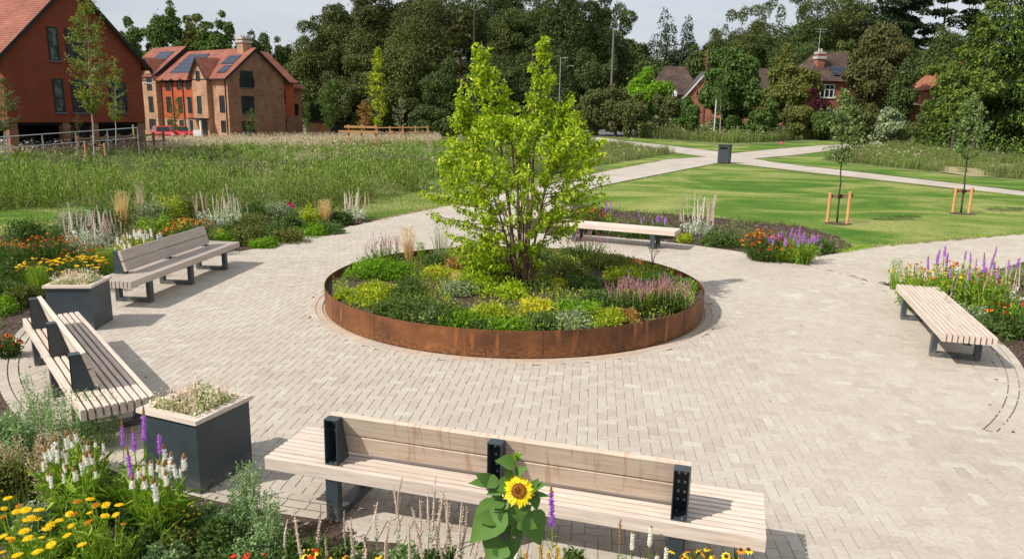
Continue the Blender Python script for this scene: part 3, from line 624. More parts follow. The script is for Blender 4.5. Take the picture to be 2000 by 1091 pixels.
def window(t, x0, x1, z0, z1, y, out=-1, bars=1, fm=None, gm=None, fw=.07, sill=True, axis='x', trans=0, name='window'):
    """window set in the wall plane y (axis x) or x (axis y); out = direction of the outside"""
    fm = fm or M_frame; gm = gm or M_glass; g = Geo(); a, b = y+out*.05, y-out*.02
    def bx(g_, xa, xb, za, zb_, ya, yb_):
        ya, yb_ = min(ya, yb_), max(ya, yb_)
        if axis == 'x': g_.box((xa, ya, za), (xb, yb_, zb_))
        else: g_.box((ya, xa, za), (yb_, xb, zb_))
    bx(g, x0, x1, z0, z0+fw, a, b); bx(g, x0, x1, z1-fw, z1, a, b); bx(g, x0, x0+fw, z0+fw, z1-fw, a, b); bx(g, x1-fw, x1, z0+fw, z1-fw, a, b)
    for i_ in range(1, bars+1):
        xm = x0+(x1-x0)*i_/(bars+1); bx(g, xm-fw*.4, xm+fw*.4, z0+fw, z1-fw, y+out*.045, b)
    if trans: bx(g, x0+fw, x1-fw, z0+(z1-z0)*trans-fw*.4, z0+(z1-z0)*trans+fw*.4, y+out*.042, b)
    f = g.build(name, fm, t)
    g = Geo(); bx(g, x0+fw*.5, x1-fw*.5, z0+fw*.5, z1-fw*.5, y+out*.012, y-out*.01); g.build('pane', gm, f)
    if sill:
        g = Geo(); bx(g, x0-.05, x1+.05, z0-.06, z0-.002, y+out*.09, y-out*.0); g.build('sill', M_lead if fm is M_frame else fm, f)
    return f
def roof_slab(g, A, B, C_, D, th=.14):
    """pitched roof plane from four corners, given thickness downwards"""
    q = np.array([A, B, C_, D], float); g.hexa(np.vstack([q-np.array([0, 0, th]), q]))

# ---------------- near left: red tile-hung gable
YA = 1.0303768
t = thing('apartment_block', 'red tile-hung gabled block on brick piers at the far left', 'building', (-26.895, 41, -.1), YA)
# local x along the gable, local +y away from the camera; wall plane y = 0
W1, E1, A1 = 7.9, 5.65, 9.75
g = Geo(); g.prism([(0, 2.1), (W1, 2.1), (W1, E1), (W1/2+.05, A1), (0, E1)][::-1], 0, 16, 'y'); g.build('wall', M_redtile, t)
g = Geo()
for a, b, c in ((-.35, .05, 0), ):
    roof_slab(g, (-.5, -.28, E1-.42), (W1/2+.05, -.28, A1+.12), (W1/2+.05, 16.3, A1+.12), (-.5, 16.3, E1-.42), .1)
    roof_slab(g, (W1/2+.05, -.28, A1+.12), (W1+.5, -.28, E1-.36), (W1+.5, 16.3, E1-.36), (W1/2+.05, 16.3, A1+.12), .1)
rf = g.build('roof', M_roof, t)
g = Geo()
roof_slab(g, (-.55, -.34, E1-.46), (W1/2+.05, -.34, A1+.09), (W1/2+.05, -.285, A1+.09), (-.55, -.285, E1-.46), .26)
roof_slab(g, (W1/2+.05, -.34, A1+.09), (W1+.55, -.34, E1-.4), (W1+.55, -.285, E1-.4), (W1/2+.05, -.285, A1+.09), .26)
g.build('bargeboard', M_fascia, t)
# cross wing on the left slope
g = Geo(); g.prism([(6.2, 5.2), (12.2, 5.2), (12.2, 7.7), (9.2, 10.2), (6.2, 7.7)][::-1], -3.2, 2.0, 'x'); g.build('wing_wall', M_redtile, t)
g = Geo(); roof_slab(g, (-3.5, 5.8, 7.5), (2.4, 5.8, 7.5), (3.4, 9.2, 10.35), (-3.5, 9.2, 10.35), .1); roof_slab(g, (-3.5, 9.2, 10.35), (3.4, 9.2, 10.35), (2.4, 12.6, 7.5), (-3.5, 12.6, 7.5), .1); g.build('wing_roof', M_roof, t)
for (x0, z0, x1, z1, b, gm, tr) in ((2.51, 5.43, 3.07, 7.22, 0, M_curt, .42), (3.48, 5.43, 4.5, 7.22, 1, M_glass, 0), (2.52, 2.64, 3.08, 4.48, 0, M_curt, .42), (3.52, 2.64, 4.5, 4.48, 1, M_glass, 0), (5.75, 2.64, 6.79, 4.43, 1, M_glass, 0)):
    window(t, x0, x1, z0, z1, 0, -1, b, gm=gm, trans=tr)
for x0, x1 in ((.05, .5), (2.9, 3.3), (4.6, 4.95), (7.45, 7.9)):
    g = Geo(); g.box((x0, .1, -.3), (x1, .55, 2.1)); g.build('pier', M_brick, t)
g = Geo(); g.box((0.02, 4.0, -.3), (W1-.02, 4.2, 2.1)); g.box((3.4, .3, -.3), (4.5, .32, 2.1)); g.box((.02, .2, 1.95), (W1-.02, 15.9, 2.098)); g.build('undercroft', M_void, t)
g = Geo(); g.box((4.97, .7, -.3), (7.43, .75, 2.1)); g.build('undercroft_shade_sheet', M_void, t)  # dark sheet added between the piers in place of shade
g = Geo(); g.box((6.3, .3, -.3), (7.4, .42, 1.1)); g.build('low_brick_wall', M_brick, t)
g = Geo(); g.box((5.2, 3.9, -.3), (6.6, 3.98, 1.6)); g.build('brick_infill', M_brick, t)

# ---------------- second block
YB = math.atan2(.807, .59)
t = thing('apartment_block', 'three-storey brick block with gables, dormer bays and solar panels behind the parked red cars', 'building', (-30.97, 84, -.5), YB)
# local x along the gable end; local y away along the long side (to the left in the photo)
W2, E2, A2 = 7.3, 6.75, 9.75
g = Geo(); g.prism([(0, 0), (W2, 0), (W2, E2), (W2/2, A2), (0, E2)][::-1], 0, 6.0, 'y'); g.build('wall', M_brick, t)
for (x0, z0, x1, z1) in ((1.6, 5.55, 3.2, 7.35), (1.6, 2.8, 3.18, 4.67), (1.55, .05, 3.15, 1.95)):
    window(t, x0, x1, z0, z1, 0, -1, 1)
g = Geo()     # Juliet rail
for z in (5.75, 6.0, 6.25, 6.5): g.box((1.5, -.12, z), (3.3, -.09, z+.03))
g.box((1.5, -.12, 5.65), (1.54, 0, 6.55)); g.box((3.26, -.12, 5.65), (3.3, 0, 6.55)); g.build('balcony_rail', M_frame, t)
# long side plane x = 0: buff brick skin and bays
g = Geo(); g.box((-.03, .03, 0), (-.002, 3.0, E2-.1)); g.build('brick_skin', M_brickb, t)
g = Geo(); g.box((.02, 5.95, 0), (W2, 18.5, E2+.1)); g.build('rear_wall', M_brick, t)
for ya_, yb_ in ((5.8, 13.0), (16.2, 19.0)):
    g = Geo(); g.box((-.03, ya_, 2.0), (.0, yb_, E2-.15)); g.build('tile_cladding', M_orange, t)
    g = Geo(); g.box((-.04, ya_, 0), (.0, yb_, 1.98)); g.build('base_wall', M_brickb, t)
def bay(y0, y1, ze, za, px):
    b = Geo(); b.prism([(y0, 0), (y1, 0), (y1, ze), ((y0+y1)/2, za), (y0, ze)], -px, .0, 'x'); w_ = b.build('bay_wall', M_brickb, t)
    r_ = Geo(); m_ = (y0+y1)/2
    roof_slab(r_, (-px-.3, y0-.3, ze-.3), (3.2, y0-.3, ze-.3), (3.2, m_, za+.14), (-px-.3, m_, za+.14), .1)
    roof_slab(r_, (-px-.3, m_, za+.14), (3.2, m_, za+.14), (3.2, y1+.3, ze-.3), (-px-.3, y1+.3, ze-.3), .1); r_.build('bay_roof', M_roof, t)
    r_ = Geo(); roof_slab(r_, (-px-.36, y0-.35, ze-.36), (-px-.3, y0-.35, ze-.36), (-px-.3, m_, za+.1), (-px-.36, m_, za+.1), .22)
    roof_slab(r_, (-px-.36, m_, za+.1), (-px-.3, m_, za+.1), (-px-.3, y1+.35, ze-.36), (-px-.36, y1+.35, ze-.36), .22); r_.build('bargeboard', M_fascia, t)
bay(3.0, 5.8, E2+.1, 8.6, .6); bay(13.4, 16.4, E2+.1, 8.8, .6)
for (y0, z0, y1, z1, x) in ((.68, 2.85, 1.6, 4.65, -.03), (.7, .72, 1.55, 2.0, -.03), (4.2, 6.2, 4.9, 7.25, -.6), (4.2, 2.7, 5.0, 4.6, -.6), (7.04, 2.7, 7.95, 4.5, -.03), (9.0, 2.7, 9.8, 4.5, -.03), (11.3, 2.7, 12.3, 4.5, -.03), (7.1, .5, 7.9, 1.9, -.04), (9.0, .5, 9.8, 1.9, -.04), (11.2, .5, 12.4, 1.9, -.04),
                        (7.1, 5.3, 7.9, 6.3, -.03), (9.0, 5.3, 9.8, 6.3, -.03), (11.2, 5.2, 12.2, 6.3, -.03), (14.2, 5.2, 15.3, 7.1, -.6), (14.2, 2.7, 15.2, 4.5, -.6), (14.0, .6, 15.4, 1.9, -.6), (16.8, 2.75, 17.6, 4.45, -.03), (16.8, .6, 17.6, 1.9, -.04), (16.9, 5.2, 17.7, 6.3, -.03)):
    window(t, y0, y1, z0, z1, x, -1, 1 if y1-y0 > .85 else 0, axis='y', sill=False)
g = Geo(); g.box((-.66, 3.35, .0), (-.602, 4.3, 1.9)); d_ = g.build('door', M_frame, t)
g = Geo(); g.box((-.67, 3.45, .2), (-.662, 4.2, 1.8)); g.build('pane', M_glass, d_)
g = Geo(); g.box((-1.7, 3.0, 2.02), (-.602, 5.6, 2.2)); g.build('canopy', M_fascia, t)
for y_ in (3.1, 5.35): g = Geo(); g.box((-1.6, y_, 0), (-1.45, y_+.15, 2.02)); g.build('canopy_post', M_white, t)
# little tiled hoods over the top-floor windows
for y in (6.4, 8.3, 10.3, 12.0):
    g = Geo(); roof_slab(g, (-.75, y-.1, 6.38), (-.03, y-.1, 6.85), (-.03, y+1.15, 6.85), (-.75, y+1.15, 6.38), .08); g.build('window_hood', M_roof, t)
    g = Geo(); g.box((-.6, y-.06, 6.1), (-.03, y, 6.35)); g.build('hood_bracket', M_fascia, t)
# main roofs
g = Geo(); m_ = W2/2
roof_slab(g, (-.5, -.3, E2-.3), (m_, -.3, A2+.14), (m_, 6.2, A2+.14), (-.5, 6.2, E2-.3), .1)
roof_slab(g, (m_, -.3, A2+.14), (W2+.5, -.3, E2-.3), (W2+.5, 19, E2-.3), (m_, 19, A2+.14), .1)
roof_slab(g, (-.52, 6.1, E2-.24), (m_, 6.1, A2+.1), (m_, 13.6, A2+.1), (-.52, 13.6, E2-.24), .1)
roof_slab(g, (-.8, 13.4, E2+.1), (m_, 13.4, A2+.75), (m_, 21, A2+.75), (-.8, 21, E2+.1), .12)
g.build('roof', M_roof, t)
g = Geo()
roof_slab(g, (-.55, -.36, E2-.34), (m_, -.36, A2+.1), (m_, -.305, A2+.1), (-.55, -.305, E2-.34), .26)
roof_slab(g, (m_, -.36, A2+.1), (W2+.55, -.36, E2-.34), (W2+.55, -.305, E2-.34), (m_, -.305, A2+.1), .26)
g.hexa([(-.84, 13.3, E2-.3), (m_, 13.3, A2+.35), (m_, 13.38, A2+.35), (-.84, 13.38, E2-.3), (-.84, 13.3, E2+.1), (m_, 13.3, A2+.77), (m_, 13.38, A2+.77), (-.84, 13.38, E2+.1)])
g.box((-.62, -.2, E2-.45), (-.52, 18.9, E2-.33)); g.build('bargeboard', M_fascia, t)
sl = (A2+.14-E2+.3)/(m_+.5)
def roofpt(x, y, up=.05): return (x, y, E2-.3+(x+.5)*sl+up)
for (x0, x1, y0, y1) in ((.2, 1.2, .7, 2.2), (1.4, 2.6, .9, 3.2), (.3, 3.0, 7.6, 11.8), (1.0, 2.8, 14.6, 17.8)):
    up = .08 if y1 < 13 else .72
    g = Geo(); q = np.array([roofpt(x0, y0, up), roofpt(x1, y0, up), roofpt(x1, y1, up), roofpt(x0, y1, up)]); g.hexa(np.vstack([q-[0, 0, .05], q])); g.build('solar_panel', M_solar, t)
def chimney(x, y, z, h=1.7, w_=.95, m=None, pots=3, par=None):
    g = Geo(); g.box((x-w_/2, y-w_/2, z), (x+w_/2, y+w_/2, z+h*.62)); c_ = g.build('chimney', m or M_brickb, par)
    g = Geo(); g.box((x-w_*.62, y-w_*.62, z+h*.62), (x+w_*.62, y+w_*.62, z+h*.72)); g.box((x-w_*.56, y-w_*.56, z+h*.8), (x+w_*.56, y+w_*.56, z+h*.88)); g.build('chimney_cap', M_concrete, c_)
    g = Geo(); g.box((x-w_*.46, y-w_*.46, z+h*.72), (x+w_*.46, y+w_*.46, z+h*.8)); g.build('chimney_neck', m or M_brickb, c_)
    for i_ in range(pots): 
        g = Geo(); g.lathe([(.13, z+h*.88), (.11, z+h), (0, z+h)], c=(x+(i_-(pots-1)/2)*w_*.32, y, 0), k=8); g.build('chimney_pot', M_concrete, c_)
chimney(m_-.2, 1.6, A2-.7, 2.2, 1.1, par=t)
# wings stepping back on the right: a cross wing with a hipped roof facing the camera
g = Geo(); g.box((W2-.3, 1.6, 2.6), (9.9, 12, E2-.2)); g.build('wing_cladding', M_orange, t)
g = Geo(); g.box((W2-.3, 1.62, 0), (9.88, 12, 2.6)); g.build('wing_wall', M_brick, t)
window(t, 7.75, 8.65, 3.9, 5.6, 1.6, -1, 0, sill=False); window(t, 7.75, 8.65, .9, 2.2, 1.62, -1, 0, sill=False)
g = Geo(); g.box((9.9, 2.8, 0), (12.0, 12, E2-1.0)); g.build('wing_wall', M_brick, t)
window(t, 10.5, 11.4, 2.6, 4.0, 2.8, -1, 0, sill=False)
g = Geo(); RZ = A2+.25
V = [(m_+.2, 5.6, RZ), (9.4, 5.6, RZ), (10.3, 1.2, E2-.35), (W2-.9, 1.2, E2-.35), (10.6, 9.5, E2-.35)]
g.add(V, [(3, 2, 1, 0)]); g.add(V, [(1, 2, 4)])
g.add([(v[0], v[1], v[2]-.12) for v in V], [(0, 1, 2, 3)])
roof_slab(g, (10.1, 5.9, E2+1.9), (9.6, 2.4, E2-.9), (12.5, 2.4, E2-.95), (11.2, 5.9, E2+1.4), .12)
g.add([(11.2, 5.9, E2+1.4), (12.5, 2.4, E2-.95), (12.5, 9.5, E2-.95)], [(0, 1, 2)]); g.build('wing_roof', M_roof, t)
g = Geo(); g.box((W2-.4, 1.14, E2-.5), (10.35, 1.22, E2-.34)); g.build('gutter', M_fascia, t)
chimney(10.6, 7.6, A2-2.0, 2.4, 1.0, par=t)
sk = Geo(); kz = (RZ-E2+.35)/4.4; fz = lambda y: E2-.35+(y-1.2)*kz; q = np.array([(6.9, 3.4, fz(3.4)), (8.3, 3.4, fz(3.4)), (8.1, 4.6, fz(4.6)), (6.7, 4.6, fz(4.6))]); sk.hexa(np.vstack([q+[0, 0, .02], q+[0, 0, .12]])); sk.build('skylight', mat('skylight_glass', (.35, .42, .42), .1, spec=.8), t)
g = Geo()
for (x, y) in ((-.07, .35), (-.07, 6.1), (-.07, 8.6), (-.07, 10.8)): g = Geo(); g.tube([(x-.03, y, 0), (x-.03, y, E2-.3)], .05, 6); g.build('downpipe', M_fascia, t)


# ---------------- low timber pavilion right of the blocks
p0 = PD(598, 262, 96); 
t = thing('timber_pavilion', 'low flat-roofed timber-clad pavilion with dark glazing beside the brick block', 'building', (p0[0], 96, -.45), .06)
g = Geo(); g.box((0, 0, 0), (1.5, 4, 1.75)); g.build('brick_pier', M_brickb, t)
M_larch = mat('larch_boards', (.50, .24, .10), .7, (.36, .16, .07), 3, stretch=(12, 12, .6))
g = Geo(); g.box((1.5, .2, 0), (2.9, 4, 1.8)); g.box((5.4, .2, 0), (7.4, 4, 1.8)); g.box((11.5, .2, 0), (13, 4, 1.8)); g.build('timber_wall', M_larch, t)
g = Geo(); g.box((2.9, .5, 0), (5.4, .55, 1.8)); g.box((7.4, .5, 0), (11.5, .55, 1.8)); w_ = g.build('glazing', M_glass, t)
g = Geo()
for x in (3.5, 4.2, 4.9, 8.2, 9.0, 9.8, 10.6): g.box((x, .44, 0), (x+.06, .499, 1.8))
g.build('mullion', M_frame, w_)
g = Geo(); g.box((-.1, -.3, 1.8), (13.3, 4.2, 2.02)); g.build('roof', M_fascia, t)

# ---------------- older houses on the right, half hidden by trees
def zT(x, y): return float(T(x, y))
def house(label, u, D, wd, dp, ez, rz_, rh, wall, rooft, wins=(), hip=True, chim=None, vbase=0):
    p = PD(u, 200, D); b = zT(p[0], D)-.1
    t = thing('house', label, 'house', (p[0], D, b), rz_)
    g = Geo(); g.box((-wd/2, 0, 0), (wd/2, dp, ez)); g.build('wall', wall, t)
    g = Geo(); o_ = .4
    if hip:
        r0 = wd*.28; V = [(-wd/2-o_, -o_, ez), (wd/2+o_, -o_, ez), (wd/2+o_, dp+o_, ez), (-wd/2-o_, dp+o_, ez), (-wd/2+r0, dp/2, ez+rh), (wd/2-r0, dp/2, ez+rh)]
        g.add(V, [(0, 1, 5, 4), (2, 3, 4, 5)]); g.add(V, [(1, 2, 5), (3, 0, 4)]); g.add(V, [(0, 3, 2, 1)])
    else:
        V = [(-wd/2-o_, -o_, ez-.2), (wd/2+o_, -o_, ez-.2), (wd/2+o_, dp+o_, ez-.2), (-wd/2-o_, dp+o_, ez-.2), (-wd/2-o_, dp/2, ez+rh), (wd/2+o_, dp/2, ez+rh)]
        g.add(V, [(0, 1, 5, 4), (2, 3, 4, 5)]); g.add(V, [(1, 2, 5), (3, 0, 4)]); g.add(V, [(0, 3, 2, 1)])
    r_ = g.build('roof', rooft, t)
    for (x0, x1, z0, z1, bars) in wins: window(t, x0, x1, z0, z1, 0, -1, bars, fm=M_white, fw=.11, trans=.62)
    if chim: chimney(*chim, par=t)
    return t
h = house('brown-roofed house with white gable edge and tiny dormer beyond the hedge', 1318, 104, 6.2, 7, 4.6, -.1, 3.9, M_brickr, M_oldroof)
# its front gable with a white bargeboard
g = Geo(); g.prism([(.6, 0), (4.6, 0), (4.6, 5.9), (3.4, 7.4), (.6, 3.6)][::-1], -3, .5, 'y'); g.build('gable_wall', M_brickr, h)
g = Geo(); roof_slab(g, (.0, -3.25, 3.3), (3.5, -3.25, 7.6), (3.5, -3.08, 7.6), (.0, -3.08, 3.3), .22); g.build('bargeboard', M_white, h)
g = Geo(); roof_slab(g, (.0, -3.05, 3.3), (3.5, -3.05, 7.6), (3.5, 4, 7.6), (.0, 4, 3.3), .15); g.build('gable_roof', mat('grey_slate_roof', (.085, .08, .08), .7, (.06, .056, .056), 3), h)
g = Geo(); g.prism([(-1.5, 3.6), (.1, 3.6), (.1, 4.9), (-.7, 5.7), (-1.5, 4.9)][::-1], -1.2, 1.5, 'y'); g.build('dormer', M_white, h)
window(h, -1.3, -.1, 3.8, 4.9, -1.2, -1, 2, fm=M_white, fw=.14)
house('brown hipped roof of a house between the round dark tree and the olive tree', 1492, 112, 10, 9, 4.6, .15, 4.4, M_brickr, M_oldroof)
h = house('red brick house with white casement windows and a solar panel on its roof', 1648, 92, 8.4, 8, 6.4, .12, 3.6, M_brickr, M_oldroof, wins=((-3.1, -1.35, 4.5, 6.05, 2), (-3.1, -1.5, 1.9, 3.3, 2)), chim=(-2.5, 2.0, 7.0, 3.2, .9, M_brickr, 2))
g = Geo(); q = np.array([(-1.4, .3, 7.05), (.4, .3, 7.05), (.4, 1.5, 8.05), (-1.4, 1.5, 8.05)]); g.hexa(np.vstack([q, q+[0, -.05, .08]])); g.build('solar_panel', M_solar, h)
g = Geo(); g.tube([(-2.1, 3.2, 8.6), (-2.1, 3.2, 12.6)], .035, 5); g.tube([(-2.8, 3.2, 12.5), (-1.3, 3.2, 12.5)], .025, 4); g.tube([(-2.7, 3.2, 12.2), (-1.5, 3.2, 12.2)], .02, 4)
for x in np.linspace(-2.7, -1.4, 6): g.tube([(x, 2.9, 12.5), (x, 3.5, 12.5)], .015, 4)
g.build('aerial', M_concrete, h)
h = house('house of orange-red brick showing in patches behind the tall bright conifer', 1888, 86, 7, 7, 5.6, -.1, 3.2, M_brickr, tilemat('orange_roof', (.36, .14, .075), (.28, .11, .06), .3, .2, (.2, .08, .05)), wins=((-3.6, -2.2, 3.4, 4.8, 1),))
h = house('narrow brick side building with white gutter left of the bright conifer', 1784, 90, 1.6, 5, 3.9, 0, .5, M_brickr, M_white)
house('white-edged cottage roof showing between the hedge and the dark wood', 1196, 112, 5, 5, 3.6, .4, 2.2, M_brickr, M_oldroof, chim=(-.6, 2.5, 5.0, 2.6, .9, M_brickr, 2))
house('pink-red tiled house roof seen through the lime green tree', 975, 108, 9, 8, 3.2, .15, 3.2, M_brickr, M_roof)

# ================================================================== cars
M_red = mat('red_car_paint', (.55, .012, .012), .22, spec=.6); M_tyre = mat('tyre_rubber', (.015, .015, .015), .8); M_rim = mat('alloy', (.45, .45, .46), .3, metal=.8)
def car(label, x, y, z, rz_, est=False):
    t = thing('parked_car', label, 'car', (x, y, z), rz_, 'red cars parked before the brick block')
    # profile along x (front at +x)
    low = [(-2.1, .28), (2.1, .28), (2.16, .5), (2.1, .72), (1.2, .92), (.95, .95), (-1.75, .98), (-2.08, .9), (-2.15, .55)]
    g = Geo(); rows = []
    for yy, sx_, sz_ in ((-.84, .96, .97), (-.78, 1, 1), (.78, 1, 1), (.84, .96, .97)):
        rows.append([(a*sx_, yy, .28+(b-.28)*sz_) for a, b in low])
    V = np.array(rows).reshape(-1, 3); k_ = len(low); F = []
    for r_ in range(3):
        for q in range(k_): F.append((r_*k_+q, r_*k_+(q+1) % k_, (r_+1)*k_+(q+1) % k_, (r_+1)*k_+q))
    g.add(V, F); g.f.setdefault(k_, []).append(np.array([[q for q in range(k_)][::-1], [3*k_+q for q in range(k_)]])); g.build('body', M_red, t)
    top = [(.95, .93), (.3, 1.42), (-1.2 if not est else -1.7, 1.45), (-1.85 if not est else -2.05, .96)]
    g = Geo(); V = []
    for yy, ins in ((-.76, 0), (.76, 0)):
        pass
    V = [(a, -.76+(.14 if b > 1.2 else 0), b) for a, b in top]+[(a, .76-(.14 if b > 1.2 else 0), b) for a, b in top]
    g.add(V, [(0, 1, 5, 4), (1, 2, 6, 5), (2, 3, 7, 6), (0, 3, 2, 1), (4, 5, 6, 7)]); g.build('cabin', M_red, t)
    g = Geo(); f_ = lambda a, b, s: np.array(a)*(1-s)+np.array(b)*s
    for sgn, idx in ((-1, (0, 1, 2, 3)), (1, (4, 5, 6, 7))):
        c_ = np.mean([V[i_] for i_ in idx], 0); q = [f_(V[i_], c_, .16)+np.array([0, sgn*.006, 0]) for i_ in idx]; g.poly(q if sgn > 0 else q[::-1])
    c_ = np.mean([V[i_] for i_ in (0, 1, 5, 4)], 0); g.poly([f_(V[i_], c_, .12)+np.array([.008, 0, .006]) for i_ in (0, 4, 5, 1)])
    c_ = np.mean([V[i_] for i_ in (2, 3, 7, 6)], 0); g.poly([f_(V[i_], c_, .12)+np.array([-.008, 0, .006]) for i_ in (3, 2, 6, 7)])
    g.build('window', M_glass, t)
    for x_ in (1.32, -1.32):
        for s_ in (-1, 1):
            g = Geo(); g.lathe([(0, -.1), (.3, -.1), (.32, -.06), (.32, .06), (.3, .1), (0, .1)], k=16); V_ = g.v[-1]; V_[:] = np.stack([V_[:, 0]+x_, V_[:, 2]+s_*.77, V_[:, 1]+.32], 1); wo = g.build('wheel', M_tyre, t)
            g = Geo(); g.lathe([(0, 0), (.19, 0), (.19, .02), (0, .035)], k=12); V_ = g.v[-1]; V_[:] = np.stack([V_[:, 0]+x_, s_*.872+V_[:, 2]*s_, V_[:, 1]+.32], 1); g.build('rim', M_rim, wo)
    for s_ in (-1, 1):
        g = Geo(); g.box((2.06, s_*.62-.16, .62), (2.15, s_*.62+.16, .74)); g.build('headlight', M_white, t)
        g = Geo(); g.box((-2.15, s_*.66-.12, .7), (-2.07, s_*.66+.12, .86)); g.build('tail_light', mat('tail_red', (.4, .01, .01), .3), t)
    g = Geo(); g.box((2.12, -.26, .42), (2.17, .26, .53)); g.build('number_plate', M_white, t)
    return t
p = PD(318, 270, 77); car('dark-fronted red hatchback parked behind the rail fence, nearer its end', p[0], 77, -.45, -1.0)
p = PD(352, 268, 79); car('bright red estate car parked right behind the other red car', p[0], 79, -.45, -.75, True)

# ================================================================== fences, rails, lamps, poles, signs
M_galv = mat('galvanised_steel', (.42, .44, .46), .4, metal=.5, spec=.5); M_post = mat('weathered_softwood', (.30, .19, .11), .8, (.2, .13, .08), 6, stretch=(1, 1, .2)); M_newpost = mat('new_softwood', (.55, .30, .13), .75, (.44, .22, .09), 6)
t = thing('handrail', 'galvanised tubular handrail running in front of the red tile-hung block', 'handrail', (0, 0, 0))
A = PD(-60, 272, 37.5); B = PD(268, 249.5, 43); nn_ = 6
g = Geo(); g.tube([A, B], .03, 6); g.build('top_rail', M_galv, t)
g = Geo(); g.tube([A-[0, 0, .55], B-[0, 0, .55]], .025, 6); g.build('middle_rail', M_galv, t)
for i_ in range(nn_):
    q = A+(B-A)*i_/(nn_-1); g = Geo(); g.tube([q, (q[0], q[1], -.1)], .03, 6); g.build('post', M_galv, t)
t = thing('post_and_rail_fence', 'brown wooden post and rail fence between the meadow and the red cars', 'fence', (0, 0, 0))
A = PD(150, 272, 40); B = PD(318, 262, 50); nn_ = 8
for dz in (0, -.42):
    g = Geo(); d = (B-A)/np.linalg.norm(B-A); s_ = np.cross(d, (0, 0, 1))*.02; q = [A+[0, 0, dz], B+[0, 0, dz]]
    g.hexa([q[0]-s_-[0, 0, .05], q[1]-s_-[0, 0, .05], q[1]+s_-[0, 0, .05], q[0]+s_-[0, 0, .05], q[0]-s_+[0, 0, .05], q[1]-s_+[0, 0, .05], q[1]+s_+[0, 0, .05], q[0]+s_+[0, 0, .05]]); g.build('rail', M_post, t)
for i_ in range(nn_):
    q = A+(B-A)*i_/(nn_-1); g = Geo(); g.box((q[0]-.06, q[1]+.03, -.2), (q[0]+.06, q[1]+.15, q[2]+.15)); g.build('post', M_post, t)
t = thing('post_and_rail_fence', 'new pale timber rail fence standing in front of the low pavilion', 'fence', (0, 0, 0))
for (a, b) in (((678, 247), (733, 248)), ((667, 256), (735, 259))):
    A = PD(*a, 66); B = PD(*b, 64); g = Geo(); g.box((A[0], 64.9, A[2]-.09), (B[0], 65.0, A[2]+.09)); g.build('rail', M_newpost, t)
for u in (680, 706, 733): q = PD(u, 247, 65); g = Geo(); g.box((q[0]-.07, 65.02, -.3), (q[0]+.07, 65.16, q[2]+.14)); g.build('post', M_newpost, t)
t = thing('post_and_rail_fence', 'farther timber rail fence half lost in the tall dry grass', 'fence', (0, 0, 0))
A = PD(735, 250, 72); B = PD(835, 249, 76)
for dz in (0, -.5): g = Geo(); g.tube([A+[0, 0, dz], B+[0, 0, dz]], .06, 4); g.build('rail', M_newpost, t)
for i_ in range(5): q = A+(B-A)*i_/4; g = Geo(); g.box((q[0]-.07, q[1]+.07, -.3), (q[0]+.07, q[1]+.2, q[2]+.15)); g.build('post', M_newpost, t)
def lamp(label, u, vtop, D, arm=1, am=.9, m=None, r=.05):
    q = PD(u, vtop, D); z0 = zT(q[0], D)-.5
    t = thing('street_lamp', label, 'street lamp', (q[0], D, z0), 0, 'street lamps')
    h = q[2]-z0; g = Geo(); g.tube([(0, 0, 0), (0, 0, h*.5), (0, 0, h)], [r*1.3, r, r*.8], 8); g.build('pole', m or M_galv, t)
    g = Geo(); g.tube([(0, 0, h-.06), (arm*am, 0, h)], r*.7, 6); g.build('arm', m or M_galv, t)
    g = Geo(); x0, x1 = sorted((arm*am*.6, arm*(am+.35))); g.box((x0, -.12, h-.02), (x1, .12, h+.07)); g.build('lamp_head', m or M_galv, t); return t
lamp('tall grey lamp post with a short arm beside the corner of the red tile-hung block', 273.5, 163, 52, 1, .5, mat('pale_galvanised', (.6, .62, .64), .5), .07)
lamp('small lamp post on the left of the pair rising above the lime green tree', 1095, 113, 92, 1, .5)
lamp('small lamp post on the right of the pair rising above the lime green tree', 1108, 129, 100, 1, .5)
q = PD(1399, 196, 78); z_ = zT(q[0], 78); t = thing('pole', 'pale slim straight pole in front of the round dark tree', 'pole', (q[0], 78, z_)); g = Geo(); g.tube([(0, 0, 0), (0, 0, q[2]-z_)], .06, 6); g.build('shaft', mat('pale_pole', (.55, .6, .62), .5), t); g = Geo(); g.lathe([(.07, q[2]-z_), (.07, q[2]-z_+.1), (0, q[2]-z_+.12)], k=8); g.build('cap', M_galv, t)
q = PD(365, 195, 74); t = thing('pole', 'slim pale pole standing just right of the red cars', 'pole', (q[0], 74, -.5)); g = Geo(); g.tube([(0, 0, 0), (0, 0, q[2]+.5)], .05, 6); g.build('shaft', M_concrete, t)
g = Geo(); g.lathe([(.06, q[2]+.5), (.06, q[2]+.58), (0, q[2]+.6)], k=8); g.build('cap', M_galv, t)
def telegraph(label, u, v, D, m, r=.14, bars=True, zb=None):
    q = PD(u, v, D); z0 = zT(q[0], D)
    t = thing('telegraph_pole', label, 'pole', (q[0], D, z0)); h = q[2]-z0
    g = Geo(); g.tube([(0, 0, 0), (0, 0, h)], [r, r*.7], 8); g.build('shaft', m, t)
    if bars: g = Geo(); g.box((-.9, -.06, h-.5), (.9, .06, h-.38)); g.build('crossbar', m, t)
M_tele = mat('creosoted_wood', (.045, .03, .025), .8); M_brownp = mat('brown_pole_wood', (.17, .06, .04), .8)
telegraph('brown leaning-height wooden pole with a yellow band above the brown-roofed house', 1383, 96, 98, M_brownp, .2, False)
telegraph('tall dark telegraph pole against the wood above the lime green tree', 927, 22, 88, M_tele, .2, False)
telegraph('pale grey pole standing before the right end of the great dark wood', 1199, 58, 96, mat('grey_pole', (.16, .14, .13), .8), .17, False)
